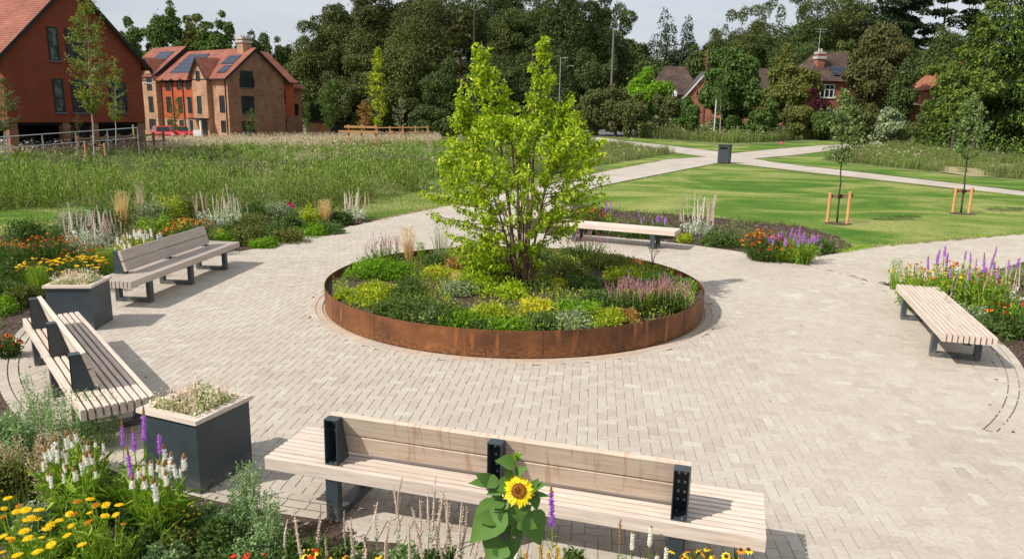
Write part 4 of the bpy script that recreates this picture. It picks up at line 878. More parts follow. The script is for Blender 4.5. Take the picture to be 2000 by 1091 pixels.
q = PD(385, 268, 76); t = thing('sign_board', 'small white sign board by the entrance of the brick block', 'sign', (q[0], 76, -.45)); g = Geo(); g.box((-.35, -.02, .55), (.35, .02, 1.15)); g.build('board', M_white, t)
g = Geo(); g.box((-.25, .021, 0), (-.2, .05, 1.1)); g.box((.2, .021, 0), (.25, .05, 1.1)); g.build('leg', M_galv, t)
q = PD(1212, 219, 100); t = thing('bus_shelter_sign', 'small pale board on two posts before the dark hedge by the road', 'sign', (q[0], 100, q[2]-1.4)); g = Geo(); g.box((-.9, -.03, 1.2), (.9, .03, 1.5)); g.build('board', mat('bluish_board', (.5, .55, .62), .5), t)
for s_ in (-.6, .7): g = Geo(); g.box((s_-.08, .031, -.6), (s_+.08, .15, 1.25)); g.build('post', M_newpost, t)
for i_, (u, v, lb) in enumerate(((1525, 290, 'bright pink marker disc on a stick in the grass verge, behind the litter bin'), (1716, 266, 'small pink marker disc on a stick near the far end of the upper path'))):
    p = G(u, v); q = PD(u, v-11 if i_ == 0 else v-5, p[1]); zb = zT(*p)
    t = thing('marker_stick', lb, 'marker', (p[0], p[1], zb), 0, 'pink markers on the verge')
    h = max(.3, q[2]-zb); g = Geo(); g.tube([(0, 0, 0), (0, 0, h)], .015, 5); g.build('stick', M_galv, t)
    g = Geo(); g.lathe([(0, h+.1), (.1, h+.07), (.12, h-.04), (.08, h-.14), (0, h-.17)], k=10); g.build('disc', mat('pink_plastic', (.75, .05, .22), .5), t)
# ================================================================== foliage materials
M_lime = leafmat('lime_leaves', [(0, (.09, .17, .010)), (.3, (.19, .30, .013)), (.75, (.36, .45, .022)), (1, (.54, .57, .07))], trans=.42, rough=.45)
M_bark = mat('young_bark', (.12, .07, .045), .8, (.20, .125, .08), 14, stretch=(1, 1, .3), bump=.3)
M_barkd = mat('dark_bark', (.05, .038, .03), .9, (.09, .07, .055), 6, stretch=(1, 1, .2), bump=.4)
M_barkw = mat('pale_bark', (.45, .41, .34), .8, (.3, .26, .2), 10)
M_dk = leafmat('dark_wood_leaves', [(0, (.05, .066, .014)), (.5, (.08, .10, .022)), (1, (.125, .145, .036))], trans=.15, rough=.6, patch=(.065, .075, .02), pscale=.12)
M_dk2 = leafmat('deep_green_leaves', [(0, (.034, .055, .013)), (.5, (.055, .082, .019)), (1, (.09, .12, .03))], trans=.15, rough=.6)
M_md = leafmat('mid_green_leaves', [(0, (.04, .075, .014)), (.5, (.068, .118, .022)), (1, (.11, .165, .038))], trans=.25)
M_ol = leafmat('olive_leaves', [(0, (.075, .09, .018)), (.5, (.115, .13, .025)), (1, (.17, .18, .045))], trans=.25)
M_brn = leafmat('brownish_leaves', [(0, (.055, .06, .016)), (.5, (.078, .08, .022)), (1, (.11, .105, .035))], trans=.15)
M_brt = leafmat('bright_green_leaves', [(0, (.06, .14, .008)), (.5, (.13, .25, .014)), (1, (.25, .38, .03))], trans=.35)
M_con = leafmat('conifer_needles', [(0, (.022, .045, .010)), (.55, (.05, .085, .016)), (.8, (.11, .16, .02)), (1, (.2, .28, .03))], trans=.15, rough=.6)
M_pine = leafmat('pine_needles', [(0, (.022, .045, .018)), (.6, (.045, .075, .028)), (1, (.09, .12, .045))], trans=.08)
M_hedge = leafmat('hedge_leaves', [(0, (.045, .065, .016)), (.5, (.075, .092, .022)), (1, (.12, .12, .038))], trans=.15)
M_yg = leafmat('yellow_green_leaves', [(0, (.12, .18, .012)), (.5, (.26, .32, .02)), (1, (.5, .5, .05))], trans=.35)
M_gold = leafmat('golden_leaves', [(0, (.2, .26, .02)), (.5, (.42, .40, .03)), (1, (.64, .55, .06))], trans=.35)
M_gra = leafmat('grass_blades', [(0, (.08, .16, .015)), (.5, (.17, .28, .028)), (1, (.32, .40, .06))], trans=.3)
M_gryg = leafmat('grey_green_leaves', [(0, (.11, .15, .07)), (.5, (.20, .25, .12)), (1, (.34, .38, .22))], trans=.2)
M_silv = leafmat('silver_leaves', [(0, (.26, .30, .20)), (.5, (.42, .45, .34)), (1, (.62, .62, .52))], trans=.15, rough=.8)
M_straw = leafmat('straw_blades', [(0, (.38, .27, .10)), (.5, (.55, .42, .2)), (1, (.68, .56, .32))], trans=.3)
M_purpl = leafmat('purple_foliage', [(0, (.03, .008, .010)), (1, (.075, .016, .022))], trans=.2)
M_multi = leafmat('variegated_leaves', [(0, (.10, .16, .03)), (.4, (.22, .28, .07)), (.6, (.55, .52, .36)), (1, (.72, .64, .52))], trans=.25)
M_red_l = leafmat('reddish_leaves', [(0, (.12, .14, .03)), (.5, (.28, .16, .06)), (1, (.5, .25, .07))], trans=.3)
M_flank = leafmat('sunlit_yellowish_leaves', [(0, (.04, .075, .012)), (.5, (.09, .13, .02)), (1, (.19, .235, .04))], trans=.3)  # lighter leaf colour carries the sunlight on the conifer edge
def fl(name, c, c2=None, rough=.6): return leafmat(name, [(0, c), (1, c2 or tuple(min(1, x*1.4) for x in c))], trans=.25, rough=rough)
F_or = fl('orange_petals', (.62, .13, .008), (.85, .33, .015)); F_rd = fl('dark_red_petals', (.30, .015, .006), (.5, .05, .01)); F_ye = fl('yellow_petals', (.75, .42, .01), (.9, .6, .02))
F_pu = fl('purple_florets', (.28, .10, .38), (.46, .20, .58)); F_wh = fl('white_florets', (.62, .60, .48), (.85, .84, .74)); F_br = fl('brown_buds', (.20, .10, .03), (.34, .2, .06)); F_ya = fl('yarrow_yellow', (.72, .42, .012), (.92, .62, .03)); F_yo = fl('yarrow_ochre', (.40, .20, .02), (.62, .34, .03))
F_pk = fl('woolly_spike', (.34, .26, .20), (.66, .57, .48)); F_pw = fl('pale_woolly_spike', (.46, .44, .36), (.74, .70, .60)); F_sv = fl('salvia_spike', (.24, .11, .14), (.44, .24, .22)); F_vi = fl('violet_florets', (.10, .03, .3), (.2, .06, .5)); F_sc = fl('scarlet_petals', (.6, .02, .01), (.8, .05, .02)); F_dc = fl('dark_disc', (.05, .02, .01), (.11, .045, .02))
F_lil = fl('lilac_florets', (.32, .16, .42), (.5, .3, .6))

def multi(parts, name):
    """one mesh with several materials; returns mesh data only"""
    obs = [g.build('x', m) for g, m in parts]; me = bpy.data.meshes.new(name); V = []; F = []; MI = []; o = 0
    for i, ob in enumerate(obs):
        d = ob.data; V += [tuple(v.co) for v in d.vertices]; F += [tuple(v+o for v in p.vertices) for p in d.polygons]; MI += [i]*len(d.polygons); o += len(d.vertices)
    me.from_pydata(V, [], F); 
    for g, m in parts: me.materials.append(m)
    me.polygons.foreach_set('material_index', MI); me.polygons.foreach_set('use_smooth', np.zeros(len(F), bool)); me.update()
    for ob in obs: d = ob.data; bpy.data.objects.remove(ob); bpy.data.meshes.remove(d)
    return me
def daisy(mp, md, r=.026, n=11, droop=.35, disc=.42):
    g = Geo(); a = np.arange(n)*2*PI/n+R.uniform(-.1, .1, n); D = np.stack([np.cos(a), np.sin(a), -np.full(n, droop)+R.normal(0, .12, n)], 1)
    leaves(g, D*[r*.25, r*.25, 0], D, [0, 0, 1], r, r*.55, fold=.05, droop=.1)
    h = Geo(); h.lathe([(r*disc, -.001), (r*disc*.95, r*.22), (r*disc*.6, r*.42), (0, r*.5)], k=8); return multi([(g, mp), (h, md)], 'bloom')
def spikemesh(mc, mt, h=.18, r=.014, top=.2, n=120, tr=.55, taper=.5, ls=.012):
    g = Geo(); z = R.uniform(0, 1-top, n)*h; a = R.uniform(0, 2*PI, n); rr = r*(1-taper*(z/h)**1.5)
    P = np.stack([np.cos(a)*rr*.4, np.sin(a)*rr*.4, z], 1); D = np.stack([np.cos(a), np.sin(a), R.uniform(-.1, .7, n)], 1)
    leaves(g, P, D, rand_dir(n), ls*R.uniform(.8, 1.3, n), ls*.7, fold=.1)
    g.tube([(0, 0, 0), (0, 0, h*(1-top))], [r*.55, r*.45], 6)
    q = Geo(); q.lathe([(r*tr, h*(1-top)), (r*tr*.95, h*(1-top*.6)), (r*tr*.5, h*(1-top*.15)), (0, h)], k=7)
    s_ = Geo(); s_.tube([(0, 0, -.12), (0, 0, 0)], r*.22, 4)
    return multi([(g, mc), (q, mt), (s_, M_gra)], 'flower_spike')
def woolly(h=.3, r=.012, mc=None):
    g = Geo(); k = int(h/.022); 
    for i in range(k):
        z = i*h/k; n = 9; a = R.uniform(0, 2*PI, n); s = r*(1.25 if i % 2 else .9)*(1-.45*(i/k))
        D = np.stack([np.cos(a), np.sin(a), R.uniform(.0, .9, n)], 1); leaves(g, np.stack([a*0, a*0, z+a*0], 1)+D*[s*.3, s*.3, 0], D, rand_dir(n), s*1.35, s*1.1, fold=.15)
    g.tube([(0, 0, 0), (R.normal(0, .01), 0, h*.5), (R.normal(0, .015), 0, h)], [r*.75, r*.7, r*.3], 6); return multi([(g, mc or F_pk)], 'flower_spike')
def flathead(mc, r=.034):
    g = Geo(); n = 110; q = r*np.sqrt(R.uniform(0, 1, n)); a = R.uniform(0, 2*PI, n)
    P = np.stack([q*np.cos(a), q*np.sin(a), .006*(1-(q/r)**2)], 1); D = rand_dir(n); D[:, 2] = abs(D[:, 2])*1.2; leaves(g, P, D, rand_dir(n), .011, .009, fold=.2)
    g.lathe([(0, -.012), (r*.55, -.006), (r, .0), (r*.9, .004), (0, .008)], k=12); return multi([(g, mc)], 'flower_head')
B_or = [daisy(F_or, F_dc) for _ in range(2)]+[daisy(F_rd, F_dc), daisy(F_or, F_dc, .022)]
B_rd = [daisy(F_rd, F_dc), daisy(F_rd, F_dc, .022), daisy(F_or, F_dc, .02)]
B_ye = [daisy(F_ye, F_dc, .03, 9, .5), daisy(F_or, F_dc, .026, 9, .6), daisy(F_ye, F_br, .026, 9, .3)]
B_sc = [daisy(F_sc, F_sc, .028, 12, .1, .3), daisy(F_sc, F_rd, .024, 10, .2, .3)]
B_pu = [spikemesh(F_pu, F_br, .17, .014), spikemesh(F_pu, F_br, .2, .013, .3), spikemesh(F_pu, F_pu, .13, .014, .1)]
B_wh = [spikemesh(F_wh, F_br, .11, .015, .32, tr=.8, taper=.2), spikemesh(F_wh, F_br, .14, .015, .22, tr=.7, taper=.3), spikemesh(F_wh, F_br, .09, .014, .4, tr=.8)]
B_wl = [woolly(.36, .011), woolly(.30, .0105), woolly(.42, .012), woolly(.24, .0095), woolly(.33, .012, F_pw), woolly(.27, .011, F_pw)]
B_ya = [flathead(F_ya), flathead(F_ya, .028), flathead(F_ya, .031), flathead(F_yo, .026)]
B_sv = [spikemesh(F_sv, F_sv, .2, .007, .2, 50, ls=.009), spikemesh(F_sv, F_sv, .17, .007, .25, 45, ls=.009), spikemesh(F_sv, F_vi, .22, .006, .15, 50, ls=.009)]
B_li = [spikemesh(F_lil, F_br, .14, .012), spikemesh(F_pu, F_br, .15, .013)]

def place_px(u, v, hw, h): p = G(u, v, h); D = math.hypot(*p); return p, hw*D/1481/math.cos(TH)
def dirs_up(n, spread=.35): v = R.normal(0, spread, (n, 3)); v[:, 2] = 1; return nrm(v)
def stems_to(g, base, tips, w=.004, bow=.12):
    """flat-bladed stems from roots to tips"""
    n = len(tips); f = R.uniform(0, 2*PI, n); W = np.stack([np.cos(f)*w/2, np.sin(f)*w/2, 0*f], 1); mid = base*.5+tips*.5; mid[:, :2] += (base-tips)[:, :2]*bow
    V = np.stack([base-W, base+W, mid+W, mid-W, tips+W*.7, tips-W*.7], 1).reshape(-1, 3); F = np.arange(n)[:, None]*6
    g.add(V, np.concatenate([F+np.array([[0, 1, 2, 3]]), F+np.array([[3, 2, 4, 5]])])); return mid
def flower_clump(name, label, cat, u, v, hw, h, blooms, nb, fol, leafL=.07, leafW=.016, nl=9, low=.5, group=None, fmix=.15, bname=None, s=1.0, upright=.12, pos=None, extra_blades=0, zlo=.8, tips_px=None, maxb=100, dome=.25):
    if pos is None: p, rad = place_px(u, v, hw, h*.9)
    else: p, rad = pos
    z0 = float(T(*p))-.01; t = thing(name, label, cat, (p[0], p[1], z0), 0, group)
    D = math.hypot(*p)
    a = R.uniform(0, 2*PI, nb); q = rad*np.sqrt(R.uniform(0, 1, nb)); hz = h*(1-dome*(q/rad)**2)*R.uniform(zlo, 1.0, nb)
    tips = np.stack([q*np.cos(a), q*np.sin(a), hz], 1)
    if tips_px is not None:
        tl = []
        for (uu, vv) in tips_px:
            hh = h; g2 = G(uu, vv, hh); tl.append((g2[0]-p[0], g2[1]-p[1], hh))
        k_ = min(len(tl), nb); tips[:k_] = np.array(tl)[:k_]
    base = tips*[low, low, 0]
    g = Geo(); stems_to(g, base, tips-[0, 0, .004], .004+.0006*D, upright)
    ne = int(nb*.6)+4; a = R.uniform(0, 2*PI, ne); q = rad*np.sqrt(R.uniform(0, 1, ne)); t2 = np.stack([q*np.cos(a), q*np.sin(a), h*R.uniform(.35, .8, ne)], 1); b2 = t2*[low, low, 0]; stems_to(g, b2, t2, .004+.0006*D)
    B = np.vstack([base, b2]); E_ = np.vstack([tips, t2]); k_ = len(B); f = R.uniform(.05, .85, (k_, nl, 1)); LP = (B[:, None]*(1-f)+E_[:, None]*f).reshape(-1, 3); n = len(LP)
    Dn = rand_dir(n, .9); leaves(g, LP, Dn, dirs_up(n, .8), leafL*R.uniform(.6, 1.3, n), leafW*R.uniform(.7, 1.4, n), fold=.15, droop=.25)
    if extra_blades:
        n = extra_blades; a = R.uniform(0, 2*PI, n); q = rad*.6*np.sqrt(R.uniform(0, 1, n)); blades(g, np.stack([q*np.cos(a), q*np.sin(a), 0*a], 1), h*R.uniform(.35, .8, n), .007+.0006*D, .35)
    g.build('foliage', fol, t)
    bn = bname or 'bloom'
    for k_ in range(min(nb, maxb)):
        me = blooms[int(R.integers(len(blooms)))]
        inst(bn, me, t, tuple(tips[k_]), R.uniform(0, 6.28), s*R.uniform(.65, 1.2), (R.normal(0, fmix), R.normal(0, fmix)))
    return t
def bush(name, label, cat, u, v, hw, h, m, L=.05, W=None, n=900, group=None, pos=None, flat=.75, kind=None, blad=0, ragged=.25, parent=None, core=True):
    if pos is None: p, rad = place_px(u, v, hw, h*.6)
    else: p, rad = pos
    z0 = float(T(*p))-.01
    g = Geo(); nl = max(5, int(6+rad*6)); a = R.uniform(0, 2*PI, nl); q = rad*.62*np.sqrt(R.uniform(0, 1, nl)); lr = rad*R.uniform(.32, .6, nl); lh = h*R.uniform(.55, 1, nl)*(1-.35*(q/rad)**2)
    k = R.integers(nl, size=n); d = rand_dir(n, .55); d[:, 2] = np.abs(d[:, 2]); s = R.uniform(.55, 1.03, n)**.5+R.normal(0, ragged*.5, n)
    P = np.stack([q[k]*np.cos(a[k])+d[:, 0]*lr[k]*s, q[k]*np.sin(a[k])+d[:, 1]*lr[k]*s, d[:, 2]*lh[k]*s], 1)
    P[:, 2] = np.maximum(P[:, 2], .01); Dn = nrm(d+rand_dir(n)*.9); Dn[:, 2] = np.abs(Dn[:, 2])*.8
    leaves(g, P, Dn, nrm(d+R.normal(0, .55, (n, 3))+[0, 0, .3]), L*R.uniform(.6, 1.35, n), (W or L*.5)*R.uniform(.7, 1.3, n), fold=.12, droop=.2)
    nst = max(6, n//40); k = R.integers(n, size=nst); stems_to(g, P[k]*[.3, .3, 0], P[k], .005)
    if blad: a = R.uniform(0, 2*PI, blad); q = rad*np.sqrt(R.uniform(0, 1, blad)); blades(g, np.stack([q*np.cos(a), q*np.sin(a), 0*a], 1), h*R.uniform(.5, 1.1, blad), .006, .3)
    if parent: 
        o = g.build(name, m, parent, loc=(p[0], p[1], z0)); return o
    o = g.build(name, m, None, loc=(p[0], p[1], z0)); tag(o, label, cat, group, kind); return o

# ================================================================== trees with real branches
def qb(a, b, c, t): t = t[:, None]; return (1-t)**2*a+2*t*(1-t)*b+t*t*c
def branch_tree(name, label, base, stems, targets, mleaf, mbark, leafL, nleaf, group=None, r0=.03, droop=.5, tw=.006, hang=.3, cat='tree', leafW=.55, start=.25, minz=.25, curl=.25):
    """stems: list of (top xyz, radius, bow); targets: twig ends (relative to base)"""
    t = thing(name, label, cat, tuple(base), 0, group)
    g = Geo(); S = []; ts = np.linspace(0, 1, 14)
    for top, r, off in stems:
        top = np.array(top, float); o = np.array([off[0], off[1], 0.]); mid = np.array([top[0]*.25+off[2], top[1]*.25+off[3], top[2]*.5])
        c = qb(o, mid, top, ts)+np.c_[R.normal(0, .008, (14, 2)), np.zeros(14)]*top[2]*.35*np.sin(ts*PI)[:, None]
        S.append(c); g.tube(c, r*(1-.85*ts), 7)
    g.build('trunk', mbark, t, smooth=True)
    SP = np.vstack(S); SP = SP[SP[:, 2] > minz*.6]; tw_ = Geo(); gl_ = Geo(); LP = []; LD = []
    for q in targets:
        d = SP-q; dist = np.sqrt((d[:, :2]**2).sum(1)+.6*d[:, 2]**2)+np.where(d[:, 2] > -.12*np.linalg.norm(d[:, :2], axis=1)-.05, 1.2, 0)+R.uniform(0, .15, len(SP))
        a = SP[np.argmin(dist)]; mid = a*.5+q*.5+np.array([0, 0, -.06])*np.linalg.norm(q-a)+R.normal(0, .03, 3)*np.linalg.norm(q-a)
        c = qb(a, mid, q, np.linspace(0, 1, 5)); ln = np.linalg.norm(q-a); tw_.tube(c, np.linspace(tw*(.8+ln*.6), tw*.3, 5), 4, cap=False)
        f = R.uniform(start, 1.02, nleaf)**.8; P = qb(a, mid, q, f); dv = nrm(q-a); 
        LP.append(P+R.normal(0, leafL*.35, P.shape)); LD.append(nrm(dv*.5+rand_dir(nleaf)*.8+[0, 0, -hang]))
    tw_.build('branch', mbark, t)
    P = np.vstack(LP); D = np.vstack(LD); n = len(P)
    leaves(gl_, P, D, nrm(rand_dir(n, .9)), leafL*R.uniform(.6, 1.25, n), leafL*leafW*R.uniform(.8, 1.2, n), fold=.16, droop=curl)
    gl_.build('crown', mleaf, t); return t

# ---- the lime green multi-stemmed tree in the ring planter
bx_, by_ = G(1022, 556, .3); TB = np.array([bx_, by_, PH-.10])
Dm = by_
def tpt(u, v, dy=0): q = PD(u, v, Dm+dy); return q-TB
stems = []
for (u, v, dy, r, ox, oy, bxo) in ((940, 80, -.1, .034, -.10, 0, -.30), (1062, 92, .1, .036, .06, .02, .04), (985, 150, .3, .03, -.02, .09, -.1), (1040, 100, -.2, .026, .02, -.07, .12), (1110, 190, .15, .026, .10, .05, .12), (900, 240, .2, .024, -.14, .05, -.15), (1150, 290, -.1, .02, .12, -.02, .2), (870, 330, -.2, .02, -.12, -.05, -.2), (1000, 230, -.6, .022, 0, -.1, 0), (1010, 250, .7, .022, .02, .12, 0), (1085, 330, -.55, .017, .07, -.08, .1), (930, 350, -.6, .017, -.08, -.09, -.1), (940, 300, .6, .017, -.06, .1, -.1), (1090, 300, .6, .017, .08, .1, .1)):
    stems.append((tpt(u, v, dy), r, (ox, oy, bxo*.35, 0)))
env = [(225, 895, 1140), (250, 872, 1162), (300, 836, 1200), (350, 818, 1206), (400, 815, 1182), (440, 832, 1148), (480, 862, 1090), (520, 890, 1040), (560, 915, 1000)]
tg = []
def envw(v): return np.interp(v, [e[0] for e in env], [e[1] for e in env]), np.interp(v, [e[0] for e in env], [e[2] for e in env])
while len(tg) < 480:
    v = 225+335*R.uniform(0, 1)**1.2; a, b = envw(v); c = (a+b)/2; hwid = (b-a)/2; th_ = R.uniform(0, 2*PI); rr_ = R.uniform(.04, 1)**.4
    if v > 415 and R.uniform() < (.45 if math.cos(th_) > -.2 else .15) and c+hwid*rr_*math.cos(th_) < 1200: continue
    if v > 440 and R.uniform() < .4 and c+hwid*rr_*math.cos(th_) > 985: continue
    tg.append(tpt(c+hwid*rr_*math.cos(th_), v+R.normal(0, 6), hwid/121*rr_*math.sin(th_)*.9))
for (uc, v0, v1, h0, h1, n_) in ((940, 70, 250, 12, 54, 66), (985, 135, 250, 10, 38, 20), (1062, 74, 250, 7, 46, 54), (1040, 92, 130, 4, 10, 3), (1112, 185, 260, 12, 38, 22), (895, 150, 260, 6, 26, 12)):
    for _ in range(n_):
        f = R.uniform(0, 1)**.8; v = v0+(v1-v0)*f; hw_ = h0+(h1-h0)*f; th_ = R.uniform(0, 2*PI); rr_ = math.sqrt(R.uniform(0, 1)); tg.append(tpt(uc+hw_*rr_*math.cos(th_), v, hw_/121*rr_*math.sin(th_)))
branch_tree('multi_stem_tree', 'lime green multi-stemmed young tree growing in the middle of the rusty ring planter', TB, stems, tg, M_lime, M_bark, .070, 33, droop=.6, tw=.006, hang=.55, curl=.35)

# ---- young staked trees
def young(label, u, v, D, vtop, vbot, hw, ml, mb, nt=70, nl=14, L=.09, r=.03, name='young_tree', lean=0, group='young trees planted in the park', shape='oval', yb=None, uc=None):
    p = G(u, v) if D is None else PD(u, v, D)[:2]; D = p[1]; z0 = zT(*p)-.02; top = PD(uc or u, vtop, D); h = top[2]-z0; pxm = 1481/D
    rad = hw/pxm; bot = PD(uc or u, vbot, D)[2]-z0; cx_ = top[0]-p[0]
    tg = []
    for _ in range(nt):
        f = R.uniform(0, 1); 
        w_ = math.sin(PI*min(1, f**.75))**.7 if shape == 'oval' else (1-f)**.6*min(1, f*6+.3)
        th_ = R.uniform(0, 2*PI); q = rad*w_*math.sqrt(R.uniform(.1, 1)); z = bot+(h-bot)*f; tg.append(np.array([cx_*z/h+q*math.cos(th_), q*math.sin(th_), z]))
    return branch_tree(name, label, (p[0], p[1], z0), [((cx_, 0, h*.985), r, (0, 0, 0, 0))], tg, ml, mb, L, nl, group=group, tw=.008, hang=.3, minz=bot*.7)
M_stake = mat('round_softwood_stake', (.55, .26, .10), .75, (.66, .36, .16), 5, stretch=(1, 1, .3))
def stakes(label, pts, vt, bar=None, r=.045, D=None, mm=None, cb=True):
    q = [G(*p) if D is None else PD(p[0], p[1], D)[:2] for p in pts]; c = np.mean(q, 0); z0 = zT(*c)
    t = thing('tree_stake_frame', label, 'tree stakes', (c[0], c[1], z0), 0, 'stake frames holding the young trees'); hs = []
    for k_, p in enumerate(q):
        h = PD(pts[k_][0], vt[k_], p[1])[2]-z0; hs.append(h); g = Geo(); g.tube([(p[0]-c[0], p[1]-c[1], -.02), (p[0]-c[0], p[1]-c[1], h-.02), (p[0]-c[0], p[1]-c[1], h)], [r, r, r*.85], 10); g.build('stake', mm or M_stake, t)
    if cb:
        a, b = [np.array([p[0]-c[0], p[1]-c[1], hs[k_]-.12]) for k_, p in enumerate(q)]; d = nrm(b-a); s = np.cross(d, (0, 0, 1))*.015; g = Geo(); a = a-d*.08; b = b+d*.08; o_ = np.cross(d, (0, 0, 1))*-(r+.012); a = a+o_; b = b+o_; e = np.array([0, 0, .045])
        g.hexa([a-s-e, b-s-e, b+s-e, a+s-e, a-s+e, b-s+e, b+s+e, a+s+e]); g.build('cross_bar', mat('brown_board', (.20, .10, .06), .8) if bar is None else bar, t)
        g = Geo(); m_ = (a+b)/2-o_; g.lathe([(.05, m_[2]-.06), (.065, m_[2]), (.05, m_[2]+.06)], c=(m_[0], m_[1], 0), k=10); g.build('tie', M_fascia, t)
    return t
M_apl = leafmat('young_tree_leaves', [(0, (.05, .10, .02)), (.5, (.11, .18, .04)), (1, (.30, .34, .16))], trans=.3)
young('young tree with dark thin trunk on the lawn, nearer of the two staked trees', 1635, 434, None, 172, 312, 40, M_apl, M_barkd, 85, 13, .10, .03, uc=1650)
stakes('two orange round stakes with a slanting cross board around the nearer lawn tree', ((1616, 433), (1654, 436)), (376, 374))
young('young tree on the lawn by the right edge, its open crown before the dark conifer', 1877, 415, None, 184, 305, 44, M_apl, M_barkd, 90, 13, .105, .032, uc=1902)
stakes('two orange round stakes with a level cross board around the right-hand lawn tree', ((1861, 414), (1892, 416)), (367, 366))
for (u, v) in ((1638, 436), (1880, 417)):
    p = G(u, v); g = Geo(); a = np.arange(20)*2*PI/20; rr_ = .42+R.normal(0, .04, 20); g.poly(np.stack([rr_*np.cos(a), rr_*np.sin(a)*.8, 0*a], 1)); tag(g.build('tree_pit', M_soil, None, loc=(p[0], p[1], -.006)), kind='structure')
M_birch = leafmat('tall_young_leaves', [(0, (.06, .10, .012)), (.5, (.13, .19, .025)), (.85, (.26, .30, .05)), (1, (.36, .22, .05))], trans=.35)
young('tall young tree with pale trunk standing before the red tile-hung gable', 184, 300, 39, -30, 216, 42, M_birch, M_barkw, 240, 20, .12, .05, uc=168)
stakes('pale square stake frame round the tall young tree in the tall grass', ((168, 305), (206, 304)), (277, 279), D=39, mm=M_newpost)
young('small young tree right of the tall pale-trunked one, before the gable window', 226, 290, 43, 112, 236, 22, M_birch, M_barkw, 90, 15, .1, .04)
young('young tree cut off by the left edge of the picture, before the brick piers', 8, 290, 40, 150, 250, 30, M_ol, M_barkw, 110, 16, .1, .04)
young('bare brownish sapling low before the gabled block', 150, 290, 41, 220, 268, 24, M_brn, M_bark, 34, 6, .07, .025)
young('thin sapling standing before the orange-clad bays and the red cars', 343, 275, 72, 188, 250, 19, M_ol, M_bark, 45, 12, .16, .05)
young('thin sapling before the big windows of the brick gable', 491, 272, 76, 212, 258, 16, M_md, M_bark, 40, 12, .16, .05)
young('dark green young tree at the right end of the brick block', 600, 264, 80, 198, 246, 11, M_md, M_bark, 40, 14, .18, .05)
young('broad young green tree before the low pavilion', 645, 262, 82, 158, 246, 24, M_md, M_bark, 100, 16, .24, .07)
young('tall slender yellow-green tree rising before the great dark wood', 738, 262, 84, 90, 246, 22, M_yg, M_bark, 130, 15, .24, .08)
young('rusty brown dying young tree beside the slender yellow-green one', 712, 262, 86, 196, 246, 18, M_red_l, M_bark, 60, 12, .2, .06)
young('pale twiggy shrub tree just right of the slender yellow-green one', 782, 262, 84, 188, 250, 17, M_gryg, M_bark, 50, 9, .16, .06)
young('slender white-trunked tree standing close to the round dark tree', 1408, 242, 80, 148, 218, 17, M_md, M_barkw, 80, 14, .2, .07)

